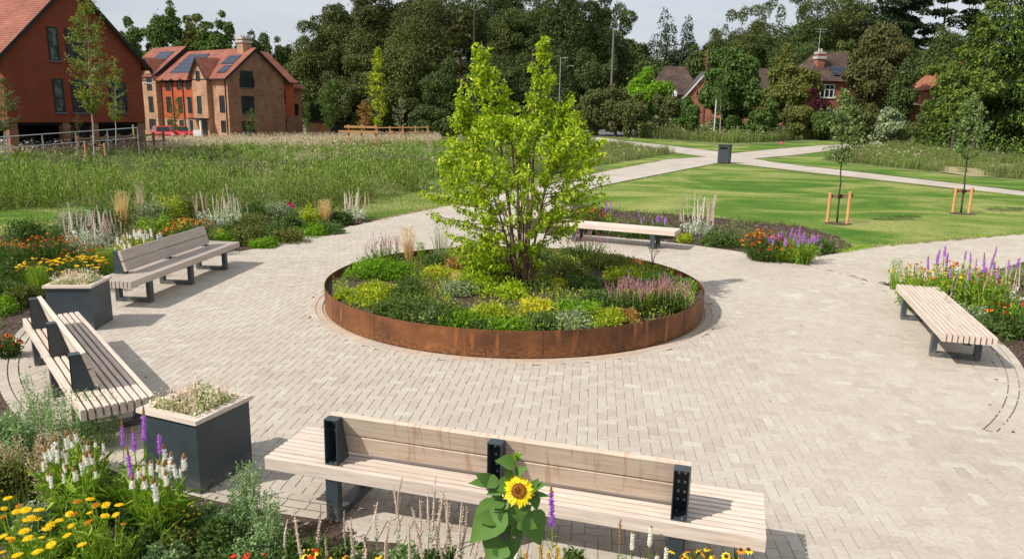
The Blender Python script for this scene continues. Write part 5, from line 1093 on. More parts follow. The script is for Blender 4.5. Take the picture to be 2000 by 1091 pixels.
# ================================================================== great trees in the distance
DENS = 2.7
def crown_tree(label, u, D, vtop, hw, m, zb=.12, name='broadleaf_tree', shape='round', s=.36, n=9000, trunk=True, lob=64, group='trees of the wood beyond the houses', sq=1.0, bark=None, dark=.0):
    p = PD(u, 200, D); x = p[0]; z0 = zT(x, D)-.3; top = PD(u, vtop, D)[2]-z0; rad = hw*D/1481; z1 = zb*top
    t = thing(name, label, 'tree', (x, D, z0), 0, group)
    C_ = []; Rr = []
    if shape == 'round':
        cz = (top+z1)/2; hz = (top-z1)/2
        while len(C_) < lob:
            d = rand_dir(1)[0]; q = R.uniform(.12, 1)**.5; rl = R.uniform(.13, .28) if len(C_) > lob*.3 else R.uniform(.34, .5); q = q if len(C_) > lob*.3 else q*.62; el = R.uniform(.6, 1.2); ww = 1-.25*max(0, d[2])
            C_.append([d[0]*rad*q*ww, d[1]*rad*q*ww, cz+d[2]*(hz*q)*R.uniform(.8, 1.05)]); Rr.append([rl*rad*el, rl*rad*el, rl*min(rad, hz)*.85/el])
    elif shape == 'cone':
        for k in range(lob):
            f = (k+.5)/lob; z = z1+(top-z1)*f; w_ = rad*(1-f)**.8; nn = max(2, int(7*(1-f)+1))
            for j in range(nn): a = R.uniform(0, 2*PI); C_.append([w_*.55*math.cos(a), w_*.55*math.sin(a), z+R.normal(0, .15)]); Rr.append([w_*.52+.2, w_*.52+.2, (top-z1)/lob*1.0+.15])
    elif shape == 'column':
        for k in range(lob): f = (k+.5)/lob; z = z1+(top-z1)*f; w_ = rad*min(1, (1.02-f)*3)**.6; a = R.uniform(0, 2*PI); C_.append([w_*.3*math.cos(a), w_*.3*math.sin(a), z]); Rr.append([w_*.75, w_*.75, (top-z1)/lob*1.6])
    elif shape == 'pine':
        for k in range(lob): f = R.uniform(.35, 1); z = z1+(top-z1)*f; a = R.uniform(0, 2*PI); q = rad*R.uniform(.1, .8)*(1.1-f*.5); C_.append([q*math.cos(a), q*math.sin(a), z]); Rr.append([rad*R.uniform(.18, .34), rad*R.uniform(.18, .34), rad*R.uniform(.08, .14)])
    C_ = np.array(C_); Rr = np.array(Rr)
    n = int(n*DENS)
    w_ = (Rr[:, 0]*(Rr[:, 0]+Rr[:, 2])); w_ /= w_.sum(); k = R.choice(len(C_), n, p=w_)
    d = rand_dir(n, .25); P = C_[k]+d*Rr[k]*(R.uniform(.72, 1.08, (n, 1))+np.where(R.uniform(size=(n, 1)) < .14, R.normal(0, .22, (n, 1)), 0))
    rx = np.percentile(np.hypot(P[:, 0], P[:, 1]), 97); P[:, :2] *= rad/rx; tz = np.percentile(P[:, 2], 99.6); P[:, 2] = z1*.3+(P[:, 2]-z1*.3)*(top-z1*.3)/(tz-z1*.3)
    keep = P[:, 2] > .3; P = P[keep]; d = d[keep]; n = len(P)
    if shape == 'cone': Dn = nrm(np.c_[d[:, :2]*1.2, -.35+R.normal(0, .25, n)]+rand_dir(n)*.4); Nn = nrm(np.c_[d[:, :2]*.4, np.ones(n)]+R.normal(0, .3, (n, 3)))
    elif shape == 'pine': Dn = nrm(np.c_[d[:, :2], R.normal(0, .2, n)]+rand_dir(n)*.5); Nn = dirs_up(n, .5)
    else: Dn = nrm(rand_dir(n)+[0, 0, -.9]); Nn = nrm(d+R.normal(0, .38, (n, 3))+[0, 0, .3])
    g = Geo(); L = s*R.uniform(.6, 1.4, n); leaves(g, P, Dn, Nn, L, L*(.75 if shape != 'cone' else .4), fold=.12, droop=.25); g.build('crown', m, t)
    g = Geo(); tr = max(.12, rad*.06); g.tube([(0, 0, -.3), (0, 0, top*.4), (R.normal(0, .3), 0, top*.8)], [tr*1.4, tr, tr*.35], 7)
    for _ in range(6): q = C_[int(R.integers(len(C_)))]; g.tube([(0, 0, max(.3, q[2]*.45)), (q[0]*.5, q[1]*.5, q[2]*.8), tuple(q)], [tr*.5, tr*.35, tr*.12], 5)
    g.build('trunk', bark or M_barkd, t); return t
def many(label, cat, rows, **kw):
    for r in rows: crown_tree(label, *r, **kw)
# behind the brick block
crown_tree('feathery mid-green tree above the left part of the brick block roof', 275, 135, 38, 34, M_md, name='birch_tree', n=5000, s=.42)
crown_tree('tall rounded mid-green tree behind the highest roof of the brick block', 335, 135, 16, 42, M_md, n=7000, s=.42)
crown_tree('mid-green tree with an even top behind the solar panelled roof', 392, 137, 30, 40, M_ol, n=6000, s=.42)
crown_tree('green tree behind the chimney of the brick block, left of it', 432, 133, 27, 36, M_md, n=6000, s=.42)
crown_tree('lower dark tree right behind the chimney of the brick block', 505, 138, 64, 42, M_dk2, n=5000, s=.42)
crown_tree('low dark tree filling the gap beyond the chimney', 555, 140, 78, 34, M_dk2, n=4000, s=.42)
# the great dark wood, left and centre
WG = 'trees of the great dark wood'
for (u, D, vt, hw, mm, lb, nn) in (
    (618, 108, 46, 52, M_dk, 'dark broadleaf tree at the left end of the great wood, beside the brick block', 12000),
    (665, 112, 14, 58, M_dk, 'second dark broadleaf tree of the great wood from its left end', 12000),
    (735, 110, -45, 80, M_dk, 'huge olive-dark beech rising out of the picture above the slender yellow-green tree', 22000),
    (835, 108, -60, 85, M_dk, 'huge dark beech in the middle of the great wood, left of the lime tree top', 24000),
    (780, 98, 70, 70, M_dk, 'lower spreading front tree of the great wood above the rail fences', 16000),
    (690, 98, 110, 62, M_dk, 'rounded front tree of the great wood above the low pavilion', 12000),
    (870, 96, 120, 60, M_dk2, 'dark low-branched tree of the great wood just left of the lime tree', 12000),
    (930, 116, -50, 66, M_dk2, 'dark tree of the wood closing the gap above the lime tree top', 12000),
    (975, 110, 40, 60, M_dk, 'dark olive tree of the wood between the two lime tree tops', 12000),
    (1010, 112, -40, 75, M_dk2, 'dark tree of the wood standing behind the gap between the two lime tree tops', 18000),
    (1100, 106, -60, 85, M_dk2, 'tall glossy dark tree behind the two small lamp posts', 22000),
    (1175, 110, -12, 56, M_dk2, 'tall dark tree ending the great wood by the open sky', 14000),
    (960, 100, 100, 60, M_dk2, 'shaded tree of the wood behind the left top of the lime tree', 12000),
    (1060, 98, 110, 60, M_dk2, 'shaded tree of the wood behind the right top of the lime tree', 12000),
    (1150, 102, 100, 50, M_dk2, 'shaded lower tree of the wood left of the pale grey pole', 10000)):
    crown_tree(lb, u, D, vt, hw, mm, zb=.02, n=int(nn*1.3), group=WG, s=.235)
crown_tree('reddish-barked pine with thin brown twigs in front of the great wood', 900, 92, 30, 22, M_brn, zb=.3, name='pine_tree', shape='pine', n=1500, group=WG, s=.3, lob=14, bark=mat('red_pine_bark', (.16, .07, .05), .9))
# centre right, distance
crown_tree('layered dark cedar-like conifer left of the sky gap', 1292, 150, 38, 64, M_pine, zb=.05, name='conifer_tree', shape='cone', n=9000, s=.5, lob=13)
crown_tree('smaller pointed dark conifer right of the layered one', 1334, 148, 50, 50, M_pine, zb=.05, name='conifer_tree', shape='cone', n=8000, s=.5, lob=11)
crown_tree('low dark tree between the great wood and the layered conifer', 1238, 146, 80, 40, M_dk2, zb=.02, n=6000, s=.45)
crown_tree('dark tree behind the hedge and the brown-roofed house', 1275, 132, 118, 52, M_dk2, zb=.02, n=7000, s=.42)
crown_tree('dark rounded tree behind the brown leaning pole', 1375, 138, 92, 46, M_dk2, zb=.02, n=7000, s=.42)
RG = 'trees of the right-hand wood'
for (u, D, vt, hw, mm, lb, nn, sh) in (
    (1425, 140, 22, 48, M_dk, 'rounded dark tree at the left end of the right-hand wood', 10000, 'round'),
    (1490, 142, 4, 52, M_dk2, 'second rounded tree of the right-hand wood', 10000, 'round'),
    (1565, 140, -22, 62, M_dk2, 'broad dark tree above the red brick house chimney', 13000, 'round'),
    (1640, 144, -30, 54, M_dk, 'tall dark tree right of the house aerial, reaching the top edge', 12000, 'round'),
    (1545, 125, 70, 60, M_dk2, 'dark lower tree behind the olive tree and the brick house', 9000, 'round'),
    (1632, 122, 82, 40, M_dk, 'dark tree close behind the red brick house', 8000, 'round'),
    (1745, 130, 68, 56, M_dk2, 'dark tree below the thin pines, left of the bare trunk', 10000, 'round'),
    (1830, 128, 60, 56, M_dk2, 'dark tree below the thin pines, right of the bare trunk', 10000, 'round'),
    (1462, 150, 12, 50, M_dk, 'far dark tree closing the gap behind the two left trees of the right-hand wood', 9000, 'round'),
    (1600, 150, -20, 60, M_dk2, 'far dark tree behind the house aerial', 10000, 'round'),
    (1690, 146, 10, 50, M_dk, 'far dark tree below the leftmost thin pine', 9000, 'round'),
    (1395, 146, 60, 40, M_dk2, 'far dark tree at the lower left shoulder of the right-hand wood', 7000, 'round'),
    (1800, 118, 120, 50, M_dk2, 'shaded tree above the narrow brick side building', 8000, 'round'),
    (1895, 136, 40, 60, M_dk, 'dark tree half hidden behind the bright conifer', 8000, 'round')):
    crown_tree(lb, u, D, vt, hw, mm, zb=.02, n=int(nn*1.25), group=RG, s=.27, shape=sh)
M_pb = mat('pine_trunk', (.13, .075, .06), .9)
for (u, vt, hw, lb) in ((1712, -30, 48, 'open pine with sky showing through, leftmost of the thin pines'), (1765, -20, 40, 'open pine with sky showing through, left of the bare straight trunk'), (1823, -40, 44, 'open pine with a straight bare trunk against the sky'), (1880, -25, 40, 'open pine beside the top of the bright conifer')):
    crown_tree(lb, u, 134, vt, hw, M_pine, zb=.15, name='pine_tree', shape='pine', n=3400, group='thin pines against the sky', s=.42, lob=30, bark=M_pb)
# middle row on the right
crown_tree('round dark green tree with upturned leaf clusters above the litter bin', 1430, 84, 94, 56, M_md, zb=.03, n=12000, s=.32, group='garden trees along the far road')
crown_tree('olive yellow-green tree with thin bare top twigs left of the red brick house', 1540, 90, 96, 48, M_ol, zb=.03, n=9000, s=.26, group='garden trees along the far road')
crown_tree('brownish-olive yew-like tree right of the red brick house', 1708, 86, 48, 60, M_brn, zb=.02, n=15000, s=.28, group='garden trees along the far road')
crown_tree('narrow dark columnar cypress left of the narrow brick building', 1762, 82, 118, 25, M_dk2, zb=.02, name='cypress_tree', shape='column', n=6000, s=.24, lob=14, group='garden trees along the far road')
crown_tree('big bright-edged conifer filling the right edge of the picture', 1990, 66, -120, 150, M_con, zb=.02, name='conifer_tree', shape='cone', n=46000, s=.30, lob=30, group='garden trees along the far road')
crown_tree('added bright foliage standing in for the sunlit left flank of the big conifer', 1915, 61, 2, 34, M_flank, zb=.1, n=3600, s=.24, lob=22, group='garden trees along the far road')  # extra crowns added to give the conifer a sunlit left side
crown_tree('added bright foliage painted as the sunlit conifer edge, before the orange-red house', 1872, 62, 96, 36, M_flank, zb=.12, n=3000, s=.24, lob=20, group='garden trees along the far road')
crown_tree('thin sunlit tree standing before the roof of the orange-red house', 1850, 79, 96, 40, M_flank, zb=.05, n=4200, s=.24, lob=34, group='garden trees along the far road')
def fbush(label, u, D, vtop, hw, m, n=3500, s=.25, name='shrub', group='shrubs and hedges along the far road', zb=.0):
    return crown_tree(label, u, D, vtop, hw, m, zb=zb, name=name, n=n, s=s, lob=22, group=group)
fbush('bright lime green shrub rising above the clipped brownish hedge', 1258, 92, 133, 54, M_brt, 7000)
for k_, (u, vt, hw, mm, lb) in enumerate(((1165, 175, 36, M_hedge, 'brownish end of the roadside hedge beside the lime green tree'), (1205, 168, 32, M_hedge, 'hedge bush below the pale grey pole'), (1250, 184, 34, M_hedge, 'clipped brown-green hedge bush under the bright lime shrub'), (1300, 184, 34, M_hedge, 'clipped brown-green hedge bush below the tiny dormer'), (1342, 190, 28, M_md, 'green hedge bush below the brick gable by the road'), (1500, 196, 36, M_md, 'dark shrub under the olive tree'), (1555, 204, 30, M_ol, 'yellowish low shrub under the red brick house, left of it'), (1615, 216, 26, M_md, 'low shrub below the white ground-floor window'), (1680, 205, 36, M_hedge, 'dark undergrowth below the brownish yew-like tree'), (1735, 212, 30, M_gryg, 'pale tufty shrub at the end of the upper path'), (1818, 205, 34, M_hedge, 'brown undergrowth right of the narrow brick building'), (1870, 212, 26, M_yg, 'small yellow-green rounded shrub before the conifer'), (1900, 240, 50, M_gryg, 'grey-green scrub at the foot of the big conifer'), (1835, 232, 30, M_silv, 'pale grey scrub below the small yellow-green shrub'), (1960, 232, 44, M_hedge, 'dark scrub at the foot of the conifer by the right edge'))):
    fbush(lb, u, 84-(k_ % 3)*1.5 if u < 1640 else 74-(k_ % 3)*2, vt, hw, mm, 3800, .22)
fbush('small purple-leaved tree before the red brick house', 1590, 86, 172, 24, M_purpl, 3500, .2)
for (u, D, vt, hw, lb) in ((625, 100, 190, 40, 'dark undergrowth at the foot of the wood behind the low pavilion'), (690, 100, 196, 44, 'dark undergrowth at the foot of the wood behind the rusty young tree'), (760, 98, 192, 46, 'dark undergrowth at the foot of the wood behind the rail fences'), (905, 88, 196, 50, 'shaded scrub behind the left side of the lime green tree'), (985, 90, 200, 50, 'shaded scrub behind the trunk height of the lime green tree'), (1080, 90, 190, 55, 'shaded scrub behind the right side of the lime green tree'), (840, 92, 205, 40, 'shaded scrub right of the farther rail fence')):
    fbush(lb, u, D, vt, hw, M_dk2, 4000, .25)
# ================================================================== meadows and lawns (nobody could count these)
def density_points(poly, n, ref=25., power=1.6):
    p = scatter(poly, n*4); D = np.hypot(p[:, 0], p[:, 1]); w_ = D**-power; w_ /= w_.sum(); return p[R.choice(len(p), n, replace=False, p=w_)]
def vnoise(p, s, seed=0):
    q = p*s; i = np.floor(q).astype(int); f = q-i; f = f*f*(3-2*f)
    h = lambda a, b: np.modf(np.abs(np.sin(a*127.1+b*311.7+seed*17.3)*43758.5453))[0]
    a, b = i[:, 0], i[:, 1]
    return (h(a, b)*(1-f[:, 0])+h(a+1, b)*f[:, 0])*(1-f[:, 1])+(h(a, b+1)*(1-f[:, 0])+h(a+1, b+1)*f[:, 0])*f[:, 1]
def meadow(name, label, poly, n, h, m, mdry, dryfrac, nb=3, nl=4, excl=None, mask=None, low=True, hvar=.3, leafL=.09, seed_m=None, wb=.012):
    p = density_points(poly, n); 
    if excl is not None: p = p[~inpoly(p, excl)]
    if mask is not None: p = p[mask(p)]
    n = len(p); D = np.hypot(p[:, 0], p[:, 1]); P = on_land(p, -.03)
    hh = h*(1+.28*np.sin(p[:, 0]*1.7+p[:, 1]*.9)*np.sin(p[:, 1]*1.1-p[:, 0]*.4)+.3*np.sin(p[:, 0]*.55+1.3*np.sin(p[:, 1]*.23))*np.cos(p[:, 1]*.31))*R.uniform(1-hvar, 1+hvar*.6, n)
    hh = hh*(.55+.75*vnoise(p, .9)+.25*vnoise(p, 2.6, 3))*(1-(.6*sstep(D, 28, 38) if low else 0)); sz = np.clip(D/25, .8, 3)
    g = Geo()
    for _ in range(nb): blades(g, P+np.c_[R.normal(0, .09, (n, 2)), np.zeros(n)], hh*R.uniform(.6, 1.05, n), wb*sz, .22)
    for _ in range(nl):
        f = R.uniform(.25, 1, n); Q = P+np.c_[R.normal(0, .12, (n, 2)), hh*f]; leaves(g, Q, rand_dir(n, .5), rand_dir(n, 1.), leafL*sz**.8*R.uniform(.5, 1.2, n), leafL*.38*sz**.8, fold=.1)
    tag(g.build(name, m), label, name.replace('_', ' '), kind='stuff')
    if dryfrac:
        k = R.uniform(size=n) < dryfrac; Q = P[k]; g = Geo(); blades(g, Q, hh[k]*R.uniform(1, 1.25, k.sum()), wb*.8*sz[k], .12)
        q = Q+np.c_[R.normal(0, .05, (k.sum(), 2)), hh[k]*1.08]; 
        for _ in range(3): leaves(g, q+R.normal(0, .03, q.shape), rand_dir(len(q), 1.), rand_dir(len(q)), .07*sz[k], .03*sz[k])
        tag(g.build(name+'_seed_heads', mdry), 'dry seed heads and straw standing in the '+name.replace('_', ' '), 'seed heads', kind='stuff')
M_mead = leafmat('meadow_weeds', [(0, (.075, .105, .02)), (.4, (.15, .185, .04)), (.8, (.26, .285, .08)), (1, (.40, .38, .16))], trans=.3, patch=(.25, .24, .12), pscale=.3)
M_mead2 = leafmat('meadow_weeds_light', [(0, (.07, .12, .025)), (.5, (.14, .19, .045)), (1, (.26, .28, .10))], trans=.3, patch=(.17, .18, .07), pscale=.3)
M_seed = leafmat('seed_heads', [(0, (.30, .21, .12)), (.6, (.46, .36, .24)), (1, (.68, .64, .52))], trans=.25)
M_wcar = leafmat('wild_carrot_umbels', [(0, (.5, .48, .4)), (1, (.75, .74, .66))], trans=.2)
meadL = gl((-60, 414), (0, 410), (130, 402), (230, 404), (300, 412), (420, 416), (520, 416), (620, 410), (690, 402), (735, 388), (850, 370), (1010, 340), (1130, 322), (1190, 300), (1200, 284), (1100, 276), (900, 273), (640, 268.5), (480, 269.5), (360, 281), (200, 291), (0, 298), (-80, 300))
M_meadg = leafmat('meadow_grey_weeds', [(0, (.075, .11, .03)), (.5, (.155, .20, .06)), (1, (.31, .34, .14))], trans=.25, patch=(.21, .24, .10), pscale=.6)
M_meadb = leafmat('meadow_straw', [(0, (.16, .15, .06)), (.5, (.28, .25, .11)), (1, (.46, .40, .22))], trans=.25)
meadow('tall_meadow', 'tall green weeds and grasses filling the meadow between the left bed and the buildings', meadL, 20000, .6, M_mead, M_seed, .0, leafL=.09, nb=2, nl=6, mask=lambda p: vnoise(p, .23, 1)+.5*vnoise(p, .8, 2) > .62)
cp = density_points(meadL, 3400, power=2.3); Dc = np.hypot(cp[:, 0], cp[:, 1]); cp = cp[(Dc < 50) & (vnoise(cp, .3, 11) > .28+.012*(Dc-22))]; Dc = np.hypot(cp[:, 0], cp[:, 1])
def weedclumps(cp, Dc, name, m, label, k_=95):
    g = Geo(); n_ = len(cp); rad = R.uniform(.25, .9, n_); hh = R.uniform(.5, 1.45, n_)*(1-.55*sstep(Dc, 28, 38))
    idx = np.repeat(np.arange(n_), k_); n = len(idx); d = rand_dir(n, .7); d[:, 2] = np.abs(d[:, 2]); sh_ = R.uniform(.5, 1.05, n)
    P = np.stack([cp[idx, 0]+d[:, 0]*rad[idx]*sh_, cp[idx, 1]+d[:, 1]*rad[idx]*sh_, T(cp[idx, 0], cp[idx, 1])+d[:, 2]*hh[idx]*sh_-.05], 1)
    Dn = nrm(d*.7+rand_dir(n)*.5+[0, 0, .9]); s_ = np.clip(Dc[idx]/25, .85, 1.8); leaves(g, P, Dn, nrm(d+R.normal(0, .5, (n, 3))), .15*s_*R.uniform(.5, 1.3, n), .034*s_*R.uniform(.7, 1.4, n), fold=.1)
    tag(g.build(name, m), label, 'weeds', kind='stuff')
k_ = vnoise(cp, .16, 21) > .5
weedclumps(cp[k_], Dc[k_], 'grey_weeds', M_meadg, 'bushy grey-green weed clumps massed in the nearer part of the left meadow')
weedclumps(cp[~k_], Dc[~k_], 'green_weeds', leafmat('green_weed_leaves', [(0, (.07, .12, .02)), (.5, (.15, .215, .04)), (1, (.28, .33, .08))], trans=.3), 'bushy mid-green weed clumps between the grey-green ones in the left meadow')
meadow('straw_grass', 'straw-coloured grass in patches between the green weeds of the left meadow', meadL, 12000, .8, M_meadb, M_seed, .25, leafL=.06, nb=4, nl=1, mask=lambda p: vnoise(p, .4, 9)+.3*vnoise(p, 1.4, 4) > .82)
mp_ = density_points(meadL, 2600); mp_ = mp_[vnoise(mp_, .35, 5) > .5]; Dm_ = np.hypot(mp_[:, 0], mp_[:, 1]); g = Geo()
hh = R.uniform(.7, 1.25, len(mp_))*(1-.55*sstep(Dm_, 28, 38)); P = on_land(mp_)
for _ in range(4): blades(g, P+np.c_[R.normal(0, .07, (len(P), 2)), 0*hh], hh*R.uniform(.7, 1, len(P)), .02*np.clip(Dm_/25, .8, 2.5), .1)
for _ in range(12): f = R.uniform(.15, 1, len(P)); leaves(g, P+np.c_[R.normal(0, .07, (len(P), 2)), hh*f], rand_dir(len(P), .6), rand_dir(len(P), 1), .13*np.clip(Dm_/25, .8, 2), .04*np.clip(Dm_/25, .8, 2))
tag(g.build('tall_weeds', leafmat('tall_weeds_leaves', [(0, (.09, .15, .03)), (.6, (.17, .25, .05)), (1, (.3, .36, .09))], trans=.3)), 'taller yellow-green weeds standing in patches through the left meadow', 'weeds', kind='stuff')
back = gl((-60, 325), (0, 320), (250, 312), (420, 296), (600, 288), (760, 282), (860, 284), (860, 270), (640, 268.5), (480, 269), (340, 281), (200, 290), (0, 297), (-80, 298))
p = density_points(back, 9000); hh = R.uniform(.35, .75, len(p)); D = np.hypot(p[:, 0], p[:, 1]); g = Geo(); P = on_land(p, 0); blades(g, P, hh, .02, .1); Q = P+np.c_[R.normal(0, .04, (len(p), 2)), hh]
for _ in range(3): leaves(g, Q+R.normal(0, .05, Q.shape), rand_dir(len(Q), .6), rand_dir(len(Q)), .11, .05)
tag(g.build('dry_grass', M_seed), 'pale dry grass and seed heads in the far strip of the left meadow', 'dry grass', kind='stuff')
wc = gl((-60, 322), (0, 318), (260, 308), (300, 296), (260, 291), (0, 300), (-60, 302)); p = scatter(wc, 420); hh = R.uniform(.85, 1.1, len(p)); g = Geo(); P = on_land(p); blades(g, P, hh, .014, .05); Q = P+np.c_[0*p, hh]
for i_ in range(len(Q)): a = np.arange(7)*2*PI/7; r_ = R.uniform(.05, .1); g.poly(Q[i_]+np.stack([r_*np.cos(a), r_*np.sin(a), .02*np.cos(a*2)], 1))
tag(g.build('wild_carrot', M_wcar), 'flat white wild carrot flowers along the rail before the gabled block', 'wild carrot', kind='stuff')
meadT = gl((1235, 268), (1300, 271), (1420, 279), (1514, 276), (1600, 269), (1690, 262), (1745, 256), (1745, 246), (1640, 243), (1500, 244), (1360, 248), (1265, 257))
meadow('rough_meadow', 'light green rough meadow beyond the crossing of the far paths', meadT, 17000, 1.0, M_mead2, M_seed, .03, leafL=.10, nl=3, low=False)
meadR = gl((1610, 312), (1700, 322), (1850, 337), (2000, 350), (2150, 362), (2250, 330), (2250, 280), (2000, 268), (1850, 270), (1750, 284), (1650, 300))
bare1 = gl((1780, 316), (1860, 312), (2000, 320), (2150, 328), (2150, 352), (2000, 347), (1900, 346), (1830, 337))
meadow('rough_grass', 'rough grass with yellowing weeds on the right beyond the paths', meadR, 30000, .55, M_mead2, M_seed, .01, leafL=.07, mask=lambda p: ~inpoly(p, bare1) | (vnoise(p, .7, 6)+.4*vnoise(p, 2., 7) > .78), nl=3, low=False)
meadM = gl((1010, 345), (1180, 322), (1290, 303), (1320, 300), (1270, 294.5), (1200, 284), (1130, 282))
meadow('rough_meadow', 'low rough grass in the wedge between the two far paths, right of the lime tree', meadM, 6000, .45, M_mead2, M_seed, .02, leafL=.06, nl=2, low=False)
M_lawnbl = leafmat('lawn_blades', [(0, (.06, .12, .014)), (.5, (.10, .17, .022)), (1, (.18, .23, .05))], trans=.25, patch=(.26, .26, .09), pscale=.42)
def lawnblades(label, poly, n, h=.045, w_=.006):
    p = density_points(poly, n); D = np.hypot(p[:, 0], p[:, 1]); g = Geo(); blades(g, on_land(p, -.015), h*R.uniform(.5, 1.4, n), w_*np.clip(D/12, 1, 3), .5); tag(g.build('grass_blades', M_lawnbl), label, 'grass', kind='stuff')
lawnblades('short green blades of the mown lawn beyond the benches', lawn_poly, 12000, .035)
lawnblades('short green blades of the grass strip behind the left bed', lawnL_poly, 30000, .06)
# ragged grass along the path edges
ed = []
for pts, s_ in ((gl((1640, 492), (1700, 481), (2000, 455)), .25), ([tuple(G(1401, 320)), tuple(G(1180, 363.5))], .3), (gl((835, 409), (1180, 334)), .3), (gl((1426, 320), (1860, 368.5), (2000, 384)), .3)):
    q = np.array(dens(pts, 700)); q = q+R.normal(0, s_*.35, q.shape); ed.append(q)
p = np.vstack(ed); g = Geo(); blades(g, on_land(p, -.02), R.uniform(.03, .09, len(p)), .014, .5); tag(g.build('grass_edge', M_gra), 'ragged grass along the far path edges', 'grass', kind='stuff')

# ================================================================== planting inside the steel ring
def inring(o, u, v, z, **kw): pass
def rb(name, label, cat, u, v, hw, h, m, L=.05, n=700, W=None, blad=0, group='plants in the steel ring planter'):
    p = G(u, v, PH-.1+h*.5); D = math.hypot(*p); rad = hw*D/1481
    d = p-np.array([PCX, PCY]); lim = PR-.1-rad*.95; r_ = np.hypot(*d)
    if r_ > lim: p = np.array([PCX, PCY])+d/r_*lim
    o = bush(name, label, cat, u, v, hw, h, m, L, W, n, group=group, pos=(p, rad), blad=blad); o.location.z = PH-.105; return o
rb('box_shrub', 'bright green dense shrub by the left inner edge of the ring planter', 'shrub', 712, 520, 52, .36, M_brt, .045, 3200, .022)
rb('box_shrub', 'dark-sided bright green shrub second from the left in the ring planter', 'shrub', 780, 522, 42, .36, M_brt, .045, 2600, .022)
rb('box_shrub', 'bright green mounded shrub near the right back rim of the ring planter', 'shrub', 1290, 545, 40, .26, M_brt, .045, 2200, .025)
rb('box_shrub', 'bright green low shrub at the far right rim of the ring planter', 'shrub', 1345, 552, 30, .22, M_brt, .045, 1600, .025)
RGN = [(690, 585, 40, .2, M_yg, 'yellow-green leafy plant by the left rim of the ring planter'), (735, 560, 42, .24, M_yg, 'yellow-green plant before the left bright shrub'), (800, 562, 45, .24, M_md, 'green plant with yellow tips before the second bright shrub'),
       (790, 600, 60, .25, M_md, 'spreading mid-green plant left of centre in the ring planter'), (720, 605, 40, .2, M_md, 'low green plant close to the left front rim of the ring'), (860, 610, 55, .23, M_md, 'wide green plant in the left middle of the ring planter'), (800, 628, 48, .18, M_gryg, 'pale green plant hanging towards the left front rim'), (880, 640, 48, .17, M_brt, 'bright green plant touching the front rim, left of centre'),
       (950, 610, 42, .22, M_yg, 'lime yellow plant in the front middle of the ring planter'), (1045, 598, 40, .24, M_gold, 'golden yellow-leaved plant in the front middle of the ring planter'), (900, 560, 38, .18, M_gryg, 'dry tufty plant left of the tree foot in the ring'), (985, 632, 42, .16, M_brt, 'green plant at the very front of the ring planter'),
       (1060, 635, 42, .17, M_md, 'mid-green plant at the front rim below the golden one'), (1130, 600, 48, .24, M_brt, 'bright green feathery plant right of the golden one'), (1125, 632, 42, .18, M_gryg, 'grey-green low plant at the right front rim'), (1190, 620, 40, .18, M_yg, 'yellow-green plant with orange tips at the right front rim'), (1180, 580, 42, .22, M_md, 'green plant in the right middle of the ring planter'),
       (1130, 548, 38, .2, M_md, 'green plant right of the tree foot in the ring'), (1100, 520, 48, .26, M_ol, 'olive bush behind the tree foot on its right'), (1190, 505, 48, .28, M_ol, 'yellowish olive bush at the back rim of the ring, right part'), (1225, 535, 38, .22, M_yg, 'yellow leafy plant left of the far right bright shrub'), (1060, 498, 38, .28, M_md, 'dark green bush at the back rim behind the trunks'),
       (900, 510, 38, .26, M_red_l, 'plant with orange autumn leaves at the back left of the ring'), (850, 505, 30, .26, M_md, 'upright green plant by the back left rim of the ring'), (960, 520, 45, .34, M_lime, 'lime foliage mound at the left foot of the tree'), (985, 560, 40, .26, M_lime, 'lime leafy shoots just before the tree trunks'), (930, 545, 40, .3, M_lime, 'lime leafy shoots left of the tree trunks'), (1015, 520, 36, .24, M_md, 'green undergrowth behind the trunks'), (1140, 490, 34, .24, M_md, 'green bush by the back rim right of the trunks'),
       (665, 575, 16, .12, M_yg, 'tiny yellow plant right at the left rim of the ring'), (1093, 552, 12, .13, M_gold, 'tiny golden plant alone on the bark near the trunks'), (865, 530, 26, .14, M_gold, 'small golden-leaved plant right of the second bright shrub'), (1260, 580, 34, .2, M_yg, 'yellow-green plant before the bright right-hand shrub'), (1240, 625, 30, .15, M_red_l, 'orange-tinted low plant at the right front rim of the ring'), (930, 655-8, 36, .13, M_md, 'low green plant pressed to the front rim, left of the middle')]
for (u, v, hw, h, m, lb) in RGN: rb('leafy_plant', lb, 'plant', u, v, hw*1.3, h*1.2, m, .055, int(500+hw*26), .022 if m is not M_gold else .03, blad=20)
def ring_spikes(label, u, v, hw, h, blooms, nb, fol, name='salvia_plant', s=1.0, eb=40):
    p = G(u, v, PH-.1+h*.7); rad = hw*math.hypot(*p)/1481; d = p-np.array([PCX, PCY]); r_ = np.hypot(*d); lim = PR-.08-rad*.7
    if r_ > lim: p = np.array([PCX, PCY])+d/r_*lim
    t = flower_clump(name, label, 'flowering plant', u, v, hw, h, blooms, nb, fol, pos=(p, rad), group='plants in the steel ring planter', bname='flower_spike', s=s, leafL=.05, leafW=.018, nl=10, extra_blades=eb, fmix=.2); t.location.z = PH-.105; return t
ring_spikes('purple-brown salvia with many thin spikes at the right front of the ring planter', 1232, 575, 46, .42, B_sv, 90, M_md)
ring_spikes('purple-brown salvia with thin spikes at the far right rim of the ring planter', 1325, 575, 42, .40, B_sv, 80, M_md)
ring_spikes('faded brown salvia spikes behind the bright shrubs at the back left rim', 755, 490, 45, .5, [B_sv[0], B_sv[2]], 50, M_md)
ring_spikes('faded brown salvia spikes at the back rim before the backless bench', 1150, 478, 45, .48, [B_sv[0], B_sv[2]], 36, M_md)
